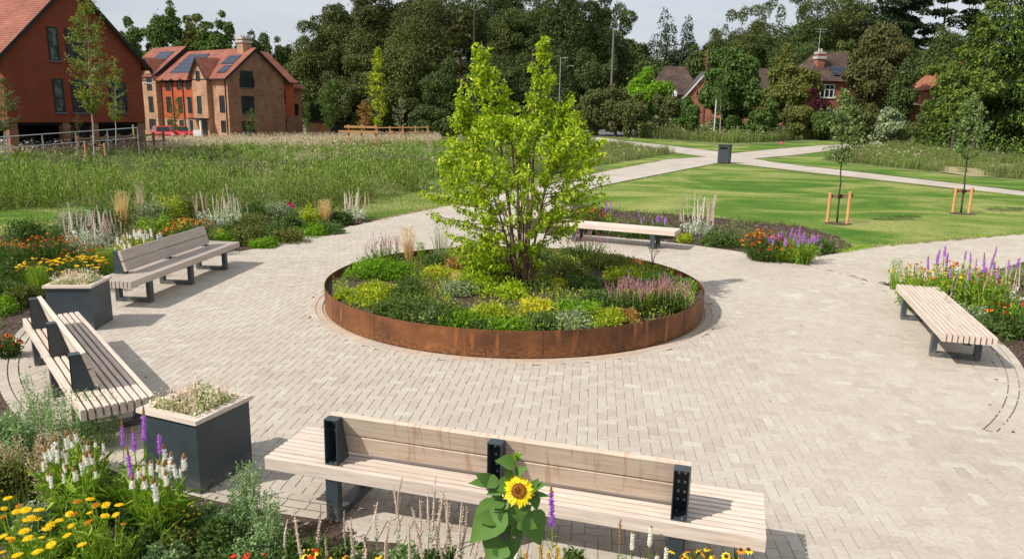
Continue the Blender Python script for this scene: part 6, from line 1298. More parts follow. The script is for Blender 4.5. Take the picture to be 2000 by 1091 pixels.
def tuft(label, u, v, hw, h, m, n=160, name='grass_tuft', z=None, w_=.006, lean=.3, group='ornamental grasses'):
    p, rad = place_px(u, v, hw, (z or 0)+h*.6); g = Geo(); a = R.uniform(0, 2*PI, n); q = rad*.3*np.sqrt(R.uniform(0, 1, n)); blades(g, np.stack([q*np.cos(a), q*np.sin(a), 0*a], 1), h*R.uniform(.6, 1.1, n), w_, lean, az=a)
    f = R.uniform(.7, 1., n); Q = np.stack([np.cos(a)*(q+lean*h*.7*f*R.uniform(0, 1, n)), np.sin(a)*(q+lean*h*.7*f*R.uniform(0, 1, n)), h*f], 1); leaves(g, Q, rand_dir(n, 1.5), rand_dir(n), .04, .012)
    return tag(g.build(name, m, None, loc=(p[0], p[1], z if z is not None else float(T(*p))-.01)), label, 'grass', group)
tuft('straw-coloured feathery grass standing at the back left rim of the ring planter', 798, 470, 24, .62, M_straw, 170, z=PH-.1, lean=.22)
tuft('pale green see-through grass behind the ring planter rim, left of the tree', 860, 460, 34, .75, M_gryg, 90, z=PH-.1, lean=.28)
tuft('small fresh green tuft at the back rim between the straw grass and the tree', 822, 492, 14, .42, M_brt, 90, z=PH-.1, lean=.2)
tuft('dry brown tuft on the bark left of the tree foot', 892, 545, 22, .22, M_straw, 120, z=PH-.1, lean=.5)
t = thing('dead_seedhead_plant', 'thin dead brown plant sticking up at the back right rim of the ring planter', 'plant', (*G(1275, 500, .5), PH-.1), 0, 'plants in the steel ring planter')
g = Geo()
for _ in range(7): a = R.uniform(0, 6.28); e = np.array([math.cos(a)*.1, math.sin(a)*.1, R.uniform(.3, .5)]); g.tube([(0, 0, 0), e*[.3, .3, .6], e], .004, 4); leaves(g, np.repeat(e[None], 6, 0)+R.normal(0, .012, (6, 3)), rand_dir(6), rand_dir(6), .025, .018)
g.build('stem', M_brn, t)

M_ringlow = leafmat('ring_low_growth', [(0, (.08, .17, .02)), (.4, (.17, .28, .035)), (.75, (.32, .41, .055)), (1, (.54, .52, .07))], trans=.3, patch=(.24, .27, .04), pscale=1.6)
n = 21000; a = R.uniform(0, 2*PI, n); q = (PR-.12)*np.sqrt(R.uniform(0, 1, n)); x = q*np.cos(a); y = q*np.sin(a)
k = (np.sin(x*3.1+1.3*np.sin(y*2.3))+np.cos(y*2.7+x*1.1)+R.normal(0, .35, n) > -.1) & (np.hypot(x-1.25, y+.35) > .55); x, y = x[k], y[k]; n = len(x)
g = Geo(); zt_ = PH-.1+R.uniform(0, 1, n)*.16; P = np.stack([x+PCX, y+PCY, zt_], 1); leaves(g, P, rand_dir(n, .5), rand_dir(n, 1.3), R.uniform(.03, .065, n), R.uniform(.012, .024, n), fold=.15); blades(g, np.c_[P[:n//5, :2], np.full(n//5, PH-.1)], R.uniform(.1, .24, n//5), .008, .35)
tag(g.build('low_growth', M_ringlow), 'low mixed green and yellow growth between the plants in the ring planter', 'ground cover', kind='stuff')

# planting in the two square planters
for (P_, rzp, lb, hh_) in ((P1, -.4013, 'variegated cream and green plants with pink tips filling the near square planter', .17), (P2, .0788, 'variegated cream and green plants filling the farther square planter', .2)):
    g = Geo(); n = 2600; q = R.uniform(-.235, .235, (n, 2)); k = R.uniform(0, 1, n); z = .52+.09*np.sin(q[:, 0]*13)*np.cos(q[:, 1]*11)*k+.17*k
    c, s = math.cos(rzp), math.sin(rzp); X_ = q[:, 0]*c-q[:, 1]*s; Y_ = q[:, 0]*s+q[:, 1]*c; P = np.stack([X_, Y_, z], 1); P[:, :2] *= 1+.12*k[:, None]
    leaves(g, P, rand_dir(n, .5), rand_dir(n, 1.3), R.uniform(.025, .05, n), R.uniform(.014, .024, n), fold=.15); stems_to(g, P[:160]*[.9, .9, 0]+[0, 0, .53], P[:160], .004)
    t = thing('variegated_plants', lb, 'plants', (P_.location.x, P_.location.y, 0), 0, 'planting in the square planters'); g.build('foliage', M_multi, t)
    g = Geo(); n = 260; q = R.uniform(-.24, .24, (n, 2)); X_ = q[:, 0]*c-q[:, 1]*s; Y_ = q[:, 0]*s+q[:, 1]*c; P = np.stack([X_, Y_, R.uniform(.64, .80, n)], 1); leaves(g, P, rand_dir(n, 1.), rand_dir(n), .022, .012); stems_to(g, P*[1, 1, 0]+[0, 0, .6], P, .003); g.build('flower_sprays', fl('pale_pink_sprays', (.55, .30, .24), (.78, .62, .52)), t)

# ================================================================== flowers in the outer beds
FG = 'flowering clumps in the beds'
def hel(label, u, v, hw, h, nb, bl=B_or, fol=None, s=1.0, **k): return flower_clump('helenium_clump', label, 'flowers', u, v, hw, h, bl, nb, fol or M_md, group=FG, s=s, fmix=.35, leafL=.09, leafW=.018, nl=11, **k)
def lia(label, u, v, hw, h, nb, bl=B_pu, fol=None, s=1.0, **k): return flower_clump('liatris_clump', label, 'flowers', u, v, hw, h, bl, nb, fol or M_gra, group=FG, s=s, fmix=.08, bname='flower_spike', leafL=.16, leafW=.010, nl=12, extra_blades=90, **k)
def sta(label, u, v, hw, h, nb, bl=B_wl, s=1.0, **k):
    hh = h-.12; t = flower_clump('lambs_ear_clump', label, 'flowers', u, v, hw, max(.2, h-.3*s), bl, nb, M_silv, group=FG, s=s, fmix=.1, bname='flower_spike', leafL=.09, leafW=.035, nl=10, **k); return t
def yar(label, u, v, hw, h, nb, bl=B_ya, fol=None, s=1.0, **k): return flower_clump('yarrow_clump', label, 'flowers', u, v, hw, h, bl, nb, fol or M_gra, group=FG, s=s, fmix=.2, bname='flower_head', leafL=.10, leafW=.008, nl=14, extra_blades=120, **k)
# right bed
hel('orange and brown coneflowers massed behind the right-hand bench, left part', 1800, 520, 55, .78, 60, B_or+B_ye, M_gra)
hel('orange and dark coneflowers behind the right-hand bench, among the purple spikes', 1875, 512, 50, .88, 60, B_or+B_rd+B_ye, M_gra)
hel('dark-centred coneflowers at the top right of the right bed', 1925, 525, 40, .85, 30, B_rd+B_ye, M_gra)
lia('tall purple flower spikes rising from the orange flowers behind the right-hand bench', 1860, 505, 40, .92, 10, B_pu, s=1.35, tips_px=((1844, 500), (1884, 505), (1896, 512), (1830, 515), (1855, 540)))
lia('tall purple flower spikes nearest the right edge in the right bed', 1950, 525, 42, .85, 14, B_pu, s=1.35, tips_px=((1943, 500), (1922, 530), (1970, 525), (1985, 523), (1905, 525), (1945, 545), (1892, 545)))
sta('silvery woolly spikes right behind the right-hand bench', 1900, 570, 32, .75, 16, s=1.2)
sta('silvery woolly spikes by the right edge above the bench', 1965, 560, 40, .75, 14, s=1.2)
hel('dark red and orange flowers at the right edge beside the bench end', 1990, 590, 45, .55, 40, B_rd+B_or, M_md)
bush('low_green_plant', 'grey-green low mound behind the far half of the right-hand bench', 'plant', 1900, 610, 42, .3, M_gryg, .05, n=1600, group=FG)
bush('low_green_plant', 'dark green low mound behind the near end of the right-hand bench', 'plant', 1960, 635, 45, .3, M_md, .06, n=1800, group=FG)
bush('low_green_plant', 'fresh green mound right of the bench, by the frame edge', 'plant', 2010, 610, 40, .3, M_brt, .06, n=1500, group=FG)
tuft('thin upright pale green stalks at the tip of the right bed', 1750, 530, 22, .55, M_gra, 120, lean=.15)
# far centre bed
hel('rounded clump of orange-red flowers at the right end of the centre bed', 1495, 450, 48, .72, 90, B_or+B_rd[:1], M_md, dome=.5, s=1.45)
lia('purple flower spikes beside the orange-red clump in the centre bed', 1560, 462, 42, .62, 30, B_li+B_pu[:1], M_gra, s=1.25, dome=.3)
lia('small purple spikes with bright grassy leaves before the orange-red clump', 1520, 470, 22, .5, 10, B_li, M_gra, s=1.2)
sta('woolly silver-pink spikes clumped right of the backless bench end', 1365, 425, 36, .95, 26, s=1.5)
bush('low_green_plant', 'dark green leafy mound between the silver spikes and the orange clump', 'plant', 1415, 462, 38, .36, M_md, .07, n=1800, group=FG)
bush('low_green_plant', 'small green plant at the far right tip of the centre bed', 'plant', 1608, 474, 24, .36, M_md, .06, n=900, group=FG)
bush('low_green_plant', 'green leafy plant just right of the backless bench end', 'plant', 1338, 460, 18, .25, M_yg, .06, n=600, group=FG)
hel('orange-red flower clump behind the left half of the backless bench', 1155, 405, 36, .75, 70, B_or+B_rd[:1], M_md, dome=.4, s=1.5)
lia('two or three purple spikes right of the flower clump behind the bench', 1190, 408, 14, .72, 5, B_pu, M_gra, s=1.5)
lia('scattered small lilac spikes behind the middle of the backless bench', 1255, 425, 48, .55, 12, B_li, M_md, s=1.2)
bush('low_green_plant', 'low green planting behind the middle of the backless bench', 'plant', 1230, 448, 48, .25, M_md, .06, n=1500, group=FG)
bush('low_green_plant', 'low green planting behind the right half of the backless bench', 'plant', 1290, 450, 34, .22, M_ol, .06, n=900, group=FG)
bush('low_green_plant', 'leafy planting behind the left end of the backless bench', 'plant', 1080, 425, 44, .4, M_md, .06, n=1400, group=FG)
# left bed, far end to near
sta('woolly silver clump with pale spikes at the far right end of the left bed', 693, 405, 34, .8, 18, s=1.4)
tuft('sandy feathery grass next to the silver clump in the left bed', 635, 410, 18, .7, M_straw, 220, lean=.25, w_=.012)
bush('leafy_plant', 'yellow-green leafy plant left of the sandy grass', 'plant', 605, 415, 26, .6, M_yg, .07, n=1200, group=FG)
bush('leafy_plant', 'tall leafy dahlia-like plant with two magenta blooms', 'plant', 568, 425, 26, .65, M_md, .08, n=1200, group=FG)
pk = [daisy(fl('magenta_petals', (.6, .02, .2), (.8, .06, .3)), F_sc, .055, 14, .1)]
for (u, v, lb) in ((564, 397, 'bright magenta bloom on the tall leafy plant, upper one'), (571, 402, 'pinkish magenta bloom on the tall leafy plant, lower one')): p = G(u, v, .72); o = inst('dahlia_bloom', pk[0], None, (p[0], p[1], .72), 0, 1, (-.9, 0)); tag(o, lb, 'flower', 'magenta blooms')
for (u, v, hw, h, m, lb) in ((520, 445, 44, .45, M_md, 'low ragged green plant beside the farther end of the grey bench'), (560, 455, 36, .35, M_ol, 'olive ragged plant near the paving at the left bed end'), (640, 440, 32, .3, M_md, 'low green plant at the bed edge below the sandy grass'), (490, 425, 36, .5, M_ol, 'olive green plant behind the far end of the grey bench'), (450, 440, 36, .5, M_md, 'green plant close behind the far end of the grey bench'), (430, 470-10, 30, .4, M_brt, 'bright green plant behind the back of the grey bench'), (600, 445, 36, .3, M_brt, 'bright green low plant between the dahlia and the paving'), (330, 400, 34, .75, M_yg, 'tall pale yellow-green plant behind the grey bench'), (250, 410, 30, .6, M_ol, 'olive plant behind the silver spikes'), (520, 470, 30, .22, M_brt, 'bright grass-like plant at the paving edge right of the grey bench')):
    bush('leafy_plant', lb, 'plant', u, v, hw, h, m, .065, n=1500, group=FG, blad=60)
for (u, v, hw, h, m, lb) in ((150, 425, 36, .7, M_gryg, 'grey-green plant at the back of the left bed above the woolly mass'), (195, 418, 34, .75, M_md, 'green leafy plant at the back of the left bed, left of the sandy heads'), (290, 405, 34, .75, M_gryg, 'pale weedy plant at the back of the left bed right of the pinkish stalks'), (375, 398, 36, .7, M_ol, 'olive weedy plant behind the orange-brown clump'), (500, 405, 36, .6, M_md, 'green weedy plant at the back of the bed beyond the grey bench end'), (545, 405, 30, .55, M_gryg, 'grey-green weedy plant behind the dahlia-like plant'), (60, 440, 40, .6, M_md, 'green leafy plant at the back left behind the dark red flowers'), (660, 418, 26, .45, M_md, 'green plant between sandy grass and silver clump'), (300, 435, 34, .6, M_gra, 'fresh green plant between white spikes and orange-brown clump'), (480, 455, 34, .4, M_ol, 'ragged brownish green plant right of the grey bench back'), (350, 450, 30, .55, M_gra, 'bright green foliage right behind the grey bench back')):
    bush('leafy_plant', lb, 'plant', u, v, hw, h, m, .07, n=1900, group=FG, blad=120)
hel('orange-brown flower clump behind the farther half of the grey bench', 372, 425, 52, .85, 90, B_or, M_md, dome=.4, s=1.3)
sta('pale woolly spikes behind the orange-brown clump', 425, 405, 42, .9, 20, s=1.3)
sta('white-pink woolly spikes at the far back right of the left bed', 462, 412, 26, .8, 10, s=1.1)
tuft('tall sandy seed heads behind the left bed', 236, 400, 20, .95, M_straw, 160, lean=.2, w_=.012)
tuft('tall pinkish airy stalks behind the left bed, right of the sandy ones', 272, 385, 12, 1.1, M_seed, 70, lean=.15, w_=.01)
lia('white flower spikes above yellow-green leaves behind the grey bench', 275, 460, 42, .7, 34, B_wh, M_yg, s=1.35)
lia('white flower spikes just behind the near end of the grey bench', 240, 480, 26, .65, 12, B_wh, M_yg, s=1.2)
sta('big mass of pinkish-silver woolly spikes in the left bed', 165, 440, 42, .95, 34, s=1.1)
sta('silvery woolly spikes between the big mass and the white flowers', 215, 452, 28, .85, 16, s=1.2)
hel('dark red and orange flower mass at the top left of the left bed', 95, 460, 48, .75, 95, B_or+B_rd*2, M_md)
hel('dark red flowers above the yellow yarrow in the left bed', 165, 482, 42, .68, 50, B_rd+B_rd+B_or, M_md)
hel('orange flowers at the left edge of the left bed', 15, 470, 34, .7, 40, B_or, M_md)
yar('yellow yarrow flowers behind the farther square planter', 145, 502, 52, .62, 80, B_ya, M_md, s=.9)
yar('yellow yarrow flowers left of the farther square planter', 75, 508, 36, .55, 40, B_ya, M_md, s=.85)
tuft('bright fine grass between the square planter and the grey bench', 205, 510, 26, .6, M_gra, 420, lean=.3)
tuft('fine green grass clump behind the yarrow and the farther planter', 235, 500, 26, .55, M_yg, 320, lean=.3)
tuft('green fine-leaved clump left behind the farther square planter', 75, 545, 26, .5, M_gra, 420, lean=.3)
for (u, v, hw, h, m, lb) in ((20, 520, 34, .5, M_md, 'green plant at the left frame edge below the orange flowers'), (12, 560, 34, .45, M_md, 'leafy green plant at the left edge above the left bench'), (45, 570, 30, .35, M_ol, 'olive plant left of the farther square planter'), (8, 590, 26, .25, M_brt, 'bright green low plant at the left edge by the bench back'), (60, 530, 30, .45, M_ol, 'olive twiggy plant below the yellow yarrow'), (30, 488, 34, .5, M_md, 'dark leafy plant between the orange flowers and the yarrow'), (110, 530, 34, .42, M_md, 'green plant rising behind the farther square planter'), (140, 450, 40, .4, M_md, 'leafy plant between the red flowers and the woolly mass')):
    bush('leafy_plant', lb, 'plant', u, v, hw, h, m, .055, n=1500, group=FG, blad=50)
hel('small orange flowers at the left edge beside the left bench', 12, 655, 22, .3, 22, B_or, M_md, s=1.0)
# foreground, around the near square planter
M_airy = M_gryg
def airy(label, u, v, hw, h, m=None, ns=26, name='airy_plant', L=.022, nl=60, group=FG, pos=None, w_=.004):
    p, rad = place_px(u, v, hw, h*.7) if pos is None else pos; g = Geo(); a = R.uniform(0, 2*PI, ns); q = rad*np.sqrt(R.uniform(0, 1, ns)); tips = np.stack([q*np.cos(a), q*np.sin(a), h*R.uniform(.6, 1.05, ns)], 1); b = tips*[.55, .55, 0]; stems_to(g, b, tips, w_)
    f = R.uniform(.12, 1, (ns, nl, 1)); P = (b[:, None]*(1-f)+tips[:, None]*f)+R.normal(0, .028, (ns, nl, 3))*(1.25-f); P = P.reshape(-1, 3); n = len(P); leaves(g, P, rand_dir(n, .5), rand_dir(n, .8), L*R.uniform(.5, 1.5, n), L*.5*R.uniform(.6, 1.3, n), fold=.1)
    return tag(g.build(name, m or M_airy, None, loc=(p[0], p[1], -.01)), label, 'plant', group)
M_cat = leafmat('catmint_leaves', [(0, (.10, .17, .06)), (.5, (.18, .27, .10)), (1, (.32, .4, .2))], trans=.25)
airy('tall airy grey-green plant right of the near square planter', 485, 950, 36, .62, M_cat, 34, nl=80)
airy('airy green plant at the lower right of the near square planter', 520, 1000, 36, .5, M_cat, 26, nl=70)
airy('grey-green airy plants in front of the left bench, left group', 130, 800, 52, .55, M_cat, 46, nl=80)
airy('grey-green airy plants in front of the left bench, right group', 195, 800, 40, .5, M_cat, 34, nl=80)
airy('grey-green airy plants at the left edge below the left bench', 40, 810, 40, .5, M_cat, 36, nl=80)
airy('tall airy stems against the back of the left bench', 75, 760, 26, .6, M_cat, 16, nl=80)
airy('brownish dry airy plant among the foreground flowers on the left', 60, 880, 50, .4, leafmat('dry_airy', [(0, (.22, .16, .09)), (.5, (.38, .29, .18)), (1, (.55, .45, .32))], trans=.2), 40, nl=70)
airy('pale brown dry plant behind the white flower spikes', 105, 905, 40, .42, leafmat('dry_airy2', [(0, (.2, .18, .09)), (.5, (.4, .33, .2)), (1, (.55, .48, .34))], trans=.2), 30, nl=60)
for (u, v, hw, h, m, lb) in ((20, 850, 46, .42, M_cat, 'leafy grey-green plant at the left edge above the yarrow'), (30, 920, 50, .4, M_ol, 'olive leafy plant at the left edge over the yarrow flowers'), (160, 890, 46, .34, M_gra, 'green leafy base under the white flower spikes'), (300, 1040, 46, .26, M_md, 'dark leafy plant below the white flower spikes by the planter'), (360, 1050, 48, .26, M_ol, 'olive leafy plant at the bottom, below the near planter'), (430, 1040, 48, .3, M_md, 'leafy green plant at the bottom right of the near planter'), (500, 1070, 46, .28, M_cat, 'grey-green leafy plant near the bottom edge before the paving'), (250, 1075, 46, .22, M_md, 'dark low plant at the bottom edge between yarrow and olive plant'), (570, 1075, 40, .26, M_md, 'leafy plant at the bottom edge left of the woolly spikes'), (640, 1085, 44, .24, M_md, 'leafy plant at the bottom edge beneath the woolly spikes'), (720, 1090, 40, .26, M_gryg, 'grey leafy base at the bottom edge left of the sunflower'), (860, 1095, 44, .26, M_md, 'leafy base at the bottom edge under the sunflower, left of it'), (400, 1000, 34, .2, M_cat, 'small leafy plant at the foot of the near square planter')):
    bush('leafy_plant', lb, 'plant', u, v, hw, h, m, .042, n=2000, group=FG, blad=40)
for (u, v, hw, h, m, lb) in ((90, 1080, 50, .26, M_gra, 'fresh green foliage under the yarrow heads in the bottom left corner'), (150, 1050, 44, .3, M_gra, 'fine green foliage below the right-hand yarrow heads'), (10, 1000, 44, .3, M_md, 'green foliage at the left edge under the yarrow heads'), (230, 960, 40, .3, M_gra, 'bright green blades between the white spikes and the yarrow'), (330, 990, 36, .3, M_gra, 'bright green blades at the foot of the right white spikes'), (270, 1010, 40, .25, M_md, 'dark green leaves between yarrow and white spikes'), (200, 1085, 40, .2, M_ol, 'olive leaves at the very bottom below the yarrow'), (320, 1085, 44, .24, M_cat, 'grey-green leaves at the bottom edge below the right white spikes'), (420, 1085, 44, .24, M_md, 'green leaves at the bottom edge left of the scarlet flowers'), (540, 1050, 36, .26, M_cat, 'grey-green leafy plant by the paving left of the woolly spikes'), (460, 1010, 36, .26, M_cat, 'grey-green leafy plant under the tall airy plant'), (610, 1060, 36, .2, M_md, 'green leafy tips among the left woolly spikes'), (690, 1075, 36, .22, M_md, 'green leafy tips among the middle woolly spikes'), (780, 1085, 40, .22, M_cat, 'grey leafy tips among the right woolly spikes'), (1010, 1100, 44, .28, M_md, 'green leaves at the bottom edge right of the sunflower foot'), (1120, 1100, 44, .22, M_md, 'green leaves at the bottom edge under the magenta spike'), (70, 1000, 40, .36, M_gryg, 'feathery grey-green foliage among the corner yarrow heads')):
    bush('leafy_plant', lb, 'plant', u, v, hw, h, m, .038, n=1900, group=FG, blad=90)
lia('white flower spikes with brown tips left before the near square planter', 140, 880, 60, .6, 40, B_wh, M_gra, s=1.0, tips_px=((127, 920), (150, 860), (125, 940), (160, 915), (172, 905), (187, 930), (150, 935), (142, 870), (186, 870), (165, 900), (100, 950), (95, 935)))
lia('white flower spikes with brown tips close before the near square planter', 310, 920, 48, .6, 24, B_wh, M_gra, s=1.05, tips_px=((281, 925), (308, 918), (330, 918), (345, 930), (359, 915), (296, 925), (320, 930), (258, 950), (285, 950), (306, 975), (270, 930), (325, 945)))
lia('four bright purple spikes standing up before the near square planter', 275, 880, 26, .66, 5, B_pu, M_gra, s=1.15, tips_px=((240, 868), (263, 878), (281, 858), (312, 882), (256, 930)), maxb=5)
yar('golden yellow yarrow heads at the lower left, right-hand clump', 200, 1010, 52, .5, 16, B_ya, M_gra, s=.85, tips_px=((176, 972), (187, 984), (207, 983), (233, 983), (150, 977), (135, 1000), (175, 998), (205, 1004), (226, 1002), (172, 1017), (138, 1024), (115, 1013), (131, 1042), (144, 1001), (240, 1020), (160, 1060)))
yar('golden yellow yarrow heads in the bottom left corner', 40, 1030, 58, .5, 22, B_ya, M_gra, s=.85, tips_px=((8, 990), (31, 996), (50, 993), (75, 993), (5, 1007), (60, 1009), (36, 985), (47, 1034), (22, 1052), (54, 1048), (81, 1046), (5, 1044), (33, 1081), (73, 1074), (4, 1075), (100, 1060), (15, 970), (90, 1030)))
hel('tiny scarlet flowers at the bottom edge left of the woolly spikes', 480, 1085, 50, .3, 16, B_sc, M_md, s=.9)
hel('scarlet and orange flowers at the bottom edge among the woolly spikes', 600, 1090, 60, .3, 20, B_sc+B_ye, M_md, s=.95)
flower_clump('buttercup_clump', 'small bright yellow buds scattered right of the white flower spikes', 'flowers', 345, 985, 40, .34, [daisy(F_ye, F_ye, .013, 6)], 24, M_md, group=FG)
# woolly spikes along the bottom edge
SP_ = [(553, 1020, .40), (618, 1010, .42), (672, 1002, .42), (690, 1040, .36), (735, 1000, .40), (776, 950, .56), (780, 985, .46), (838, 990, .50), (845, 985, .5), (852, 1020, .44), (880, 1008, .48), (903, 1018, .46), (865, 1050, .4), (892, 1045, .42), (825, 1040, .4), (752, 1050, .36), (710, 1060, .34), (640, 1062, .32), (800, 1060, .36), (925, 1050, .4), (590, 1062, .34), (815, 1022, .42), (870, 1030, .44), (940, 1070, .38)]
t = thing('woolly_spike_clump', 'dry woolly grey-pink flower spikes standing along the bottom edge left of the sunflower', 'flowers', (0, 0, 0), 0, FG); c0 = G(740, 1050, .3); t.location = (c0[0], c0[1], -.01)
g = Geo(); bs = []; tp = []
for (u, v, h) in SP_:
    p = G(u, v, h); q = (p[0]-c0[0], p[1]-c0[1]); bs.append((q[0]*.96, q[1]*.96-.03, 0)); tp.append((q[0], q[1], h-.14)); inst('flower_spike', B_wl[int(R.integers(4))], t, (q[0], q[1], h-.17), R.uniform(0, 6), R.uniform(.75, 1.1), (R.normal(0, .1), R.normal(0, .12)))
bs = np.array(bs); tp = np.array(tp); stems_to(g, bs, tp, .009); f = R.uniform(.1, .9, (len(bs), 16, 1)); LP = (bs[:, None]*(1-f)+tp[:, None]*f).reshape(-1, 3); n = len(LP); leaves(g, LP, rand_dir(n, .2), rand_dir(n, 1.), R.uniform(.02, .05, n), .014); g.build('foliage', M_gryg, t)
def spk(label, pts, bl, s, fol=M_gra, name='liatris_clump'):
    c = G(pts[0][0], pts[0][1]+30, .3); t = thing(name, label, 'flowers', (c[0], c[1], -.01), 0, FG); g = Geo(); b = []; e = []
    for (u, v, h) in pts: p = G(u, v, h); q = p-c; inst('flower_spike', bl[int(R.integers(len(bl)))], t, (q[0], q[1], h-.16*s), R.uniform(0, 6), s*R.uniform(.9, 1.1), (R.normal(0, .05), R.normal(0, .05))); b.append((q[0]*.8, q[1]*.8, 0)); e.append((q[0], q[1], h-.2*s))
    b = np.array(b); e = np.array(e); stems_to(g, b, e, .006); f = R.uniform(.1, .95, (len(b), 24, 1)); LP = (b[:, None]*(1-f)+e[:, None]*f).reshape(-1, 3); n = len(LP); leaves(g, LP, rand_dir(n, .8), rand_dir(n, 1.), R.uniform(.03, .07, n), .008); g.build('foliage', fol, t); return t
spk('tall magenta-purple flower spike just right of the sunflower', [(1080, 972, .72)], [spikemesh(F_pu, F_br, .22, .013, .2, 200, taper=.3)], 1.15)
spk('creamy white flower spikes before the near end of the foreground bench', [(1237, 1028, .46), (1271, 1022, .46), (1303, 1056, .42), (1285, 1075, .38)], [spikemesh(F_wh, F_br, .15, .015, .1, 220, taper=.35)], .95)
spk('brown finished flower spike left of the creamy white ones', [(1212, 1022, .46)], [spikemesh(F_br, F_br, .2, .007, .1, 90)], .95)
spk('ochre and white budding spikes right under the sunflower', [(1008, 1052, .44), (1030, 1062, .42), (1058, 1048, .44), (1072, 1060, .42), (1095, 1070, .4), (1090, 1052, .44), (1125, 1080, .36)], [spikemesh(fl('ochre_buds', (.38, .24, .04), (.55, .4, .1)), F_ya, .13, .011, .2, 120), spikemesh(F_wh, F_yo, .13, .012, .25, 120)], .9)
hel('yellow and dark coneflowers at the bottom edge before the bench end', 1400, 1080, 75, .38, 30, B_ye, M_md, s=1.0, tips_px=((1313, 1072), (1343, 1072), (1340, 1080), (1375, 1078), (1395, 1085), (1418, 1082), (1447, 1070), (1462, 1070), (1355, 1088), (1330, 1086)))
hel('few orange and yellow heads at the bottom edge between spikes and sunflower', 700, 1088, 60, .3, 10, B_ye, M_md, s=.9, tips_px=((612, 1080), (597, 1085), (738, 1082), (640, 1086)))

# ================================================================== the sunflower
M_sfl = leafmat('sunflower_leaf', [(0, (.035, .09, .014)), (1, (.095, .19, .03))], trans=.2, rough=.45, patch=(.11, .2, .05), pscale=22)
M_sun = fl('sunflower_petals', (.80, .47, .008), (.95, .66, .02), .5)
sh = G(1013, 958, 1.0); t = thing('sunflower', 'single tall sunflower with broad green leaves in front of the foreground bench', 'sunflower', (sh[0]-.01, sh[1]+.02, -.01))
def srel(u, v, dy=0): q = PD(u, v, sh[1]+dy); return np.array([q[0]-t.location.x, q[1]-t.location.y, q[2]+.01])
hd = srel(1013, 958, -.05); st = [(0, 0, 0), srel(995, 1070), srel(992, 1010, .01), srel(998, 975, .02), hd+np.array([0, .03, .0])]
g = Geo(); ts = np.linspace(0, 1, 5); g.tube(st, [.013, .012, .011, .009, .008], 8); g.tube([srel(990, 1020), srel(984, 950), srel(1006, 902)], [.008, .006, .005], 6); g.tube([srel(990, 1030), srel(978, 960), srel(994, 920, .03)], [.007, .005, .004], 6); g.tube([srel(994, 1010), srel(1040, 985), srel(1052, 960)], [.006, .005, .004], 6); g.build('stem', M_sfl, t, smooth=True)
def bigleaf(g, base, tip, width, nrm_, fold=.12, cup=.12):
    base = np.array(base); tip = np.array(tip); d = tip-base; L = np.linalg.norm(d); d = d/L; nn_ = nrm_-d*np.dot(nrm_, d); nn_ /= np.linalg.norm(nn_); s = np.cross(d, nn_)
    prof = [(0, .0), (.06, .30), (.16, .46), (.30, .50), (.48, .44), (.66, .31), (.84, .14), (1, 0)]; V = []; k = len(prof)
    for f, w_ in prof:
        c = base+d*L*f-nn_*L*cup*(f**2); r_ = width*w_*(1+R.normal(0, .03)); V += [c-s*r_+nn_*fold*r_*1.4, c-s*r_*.5+nn_*fold*r_*.3, c, c+s*r_*.5+nn_*fold*r_*.3, c+s*r_+nn_*fold*r_*1.4]
    F = [(i*5+j, i*5+j+1, (i+1)*5+j+1, (i+1)*5+j) for i in range(k-1) for j in range(4)]; g.add(V, F)
view = nrm(np.array([-.1, -.9, .55]))
for (b, tp_, w_, nv) in (((985, 985), (912, 1060), .19, (-.2, -.7, .7)), ((1000, 985), (1014, 1034), .165, (.1, -.85, .5)), ((1030, 1000), (1062, 1065), .17, (.5, -.6, .5)), ((978, 1050), (950, 1092), .17, (-.2, -.8, .6)), ((985, 1055), (1000, 1096), .15, (.1, -.85, .5)), ((975, 940), (915, 940), .075, (0, -.6, .8)), ((962, 945), (930, 923), .075, (0, -.6, .8)), ((1000, 945), (962, 952), .09, (0, -.7, .7)), ((1005, 905), (968, 897), .08, (0, -.6, .8)), ((985, 975), (945, 985), .08, (-.1, -.7, .7)), ((990, 975), (965, 998), .07, (-.1, -.8, .6)), ((1005, 922), (1030, 912), .05, (.2, -.7, .7)), ((1035, 955), (1066, 942), .07, (.3, -.4, .8)), ((1040, 965), (1076, 966), .045, (.3, -.3, .9)), ((1042, 965), (1050, 998), .06, (.4, -.7, .5)), ((1035, 955), (1050, 985), .07, (.3, -.8, .5)), ((1020, 975), (1050, 935), .08, (.2, -.6, .7)), ((975, 1010), (925, 1010), .09, (-.2, -.6, .7)), ((1010, 1010), (1050, 1030), .10, (.2, -.7, .6)), ((985, 945), (950, 965), .08, (-.1, -.8, .6)), ((985, 1020), (972, 1042), .07, (-.1, -.8, .6)), ((1005, 1030), (1020, 1052), .06, (.1, -.8, .6)), ((1000, 935), (985, 915), .05, (0, -.7, .7))):
    g = Geo(); bigleaf(g, srel(*b, -.01), srel(*tp_, -.05), w_*1.15, np.array(nv, float)); g.build('leaf', M_sfl, t, smooth=True)
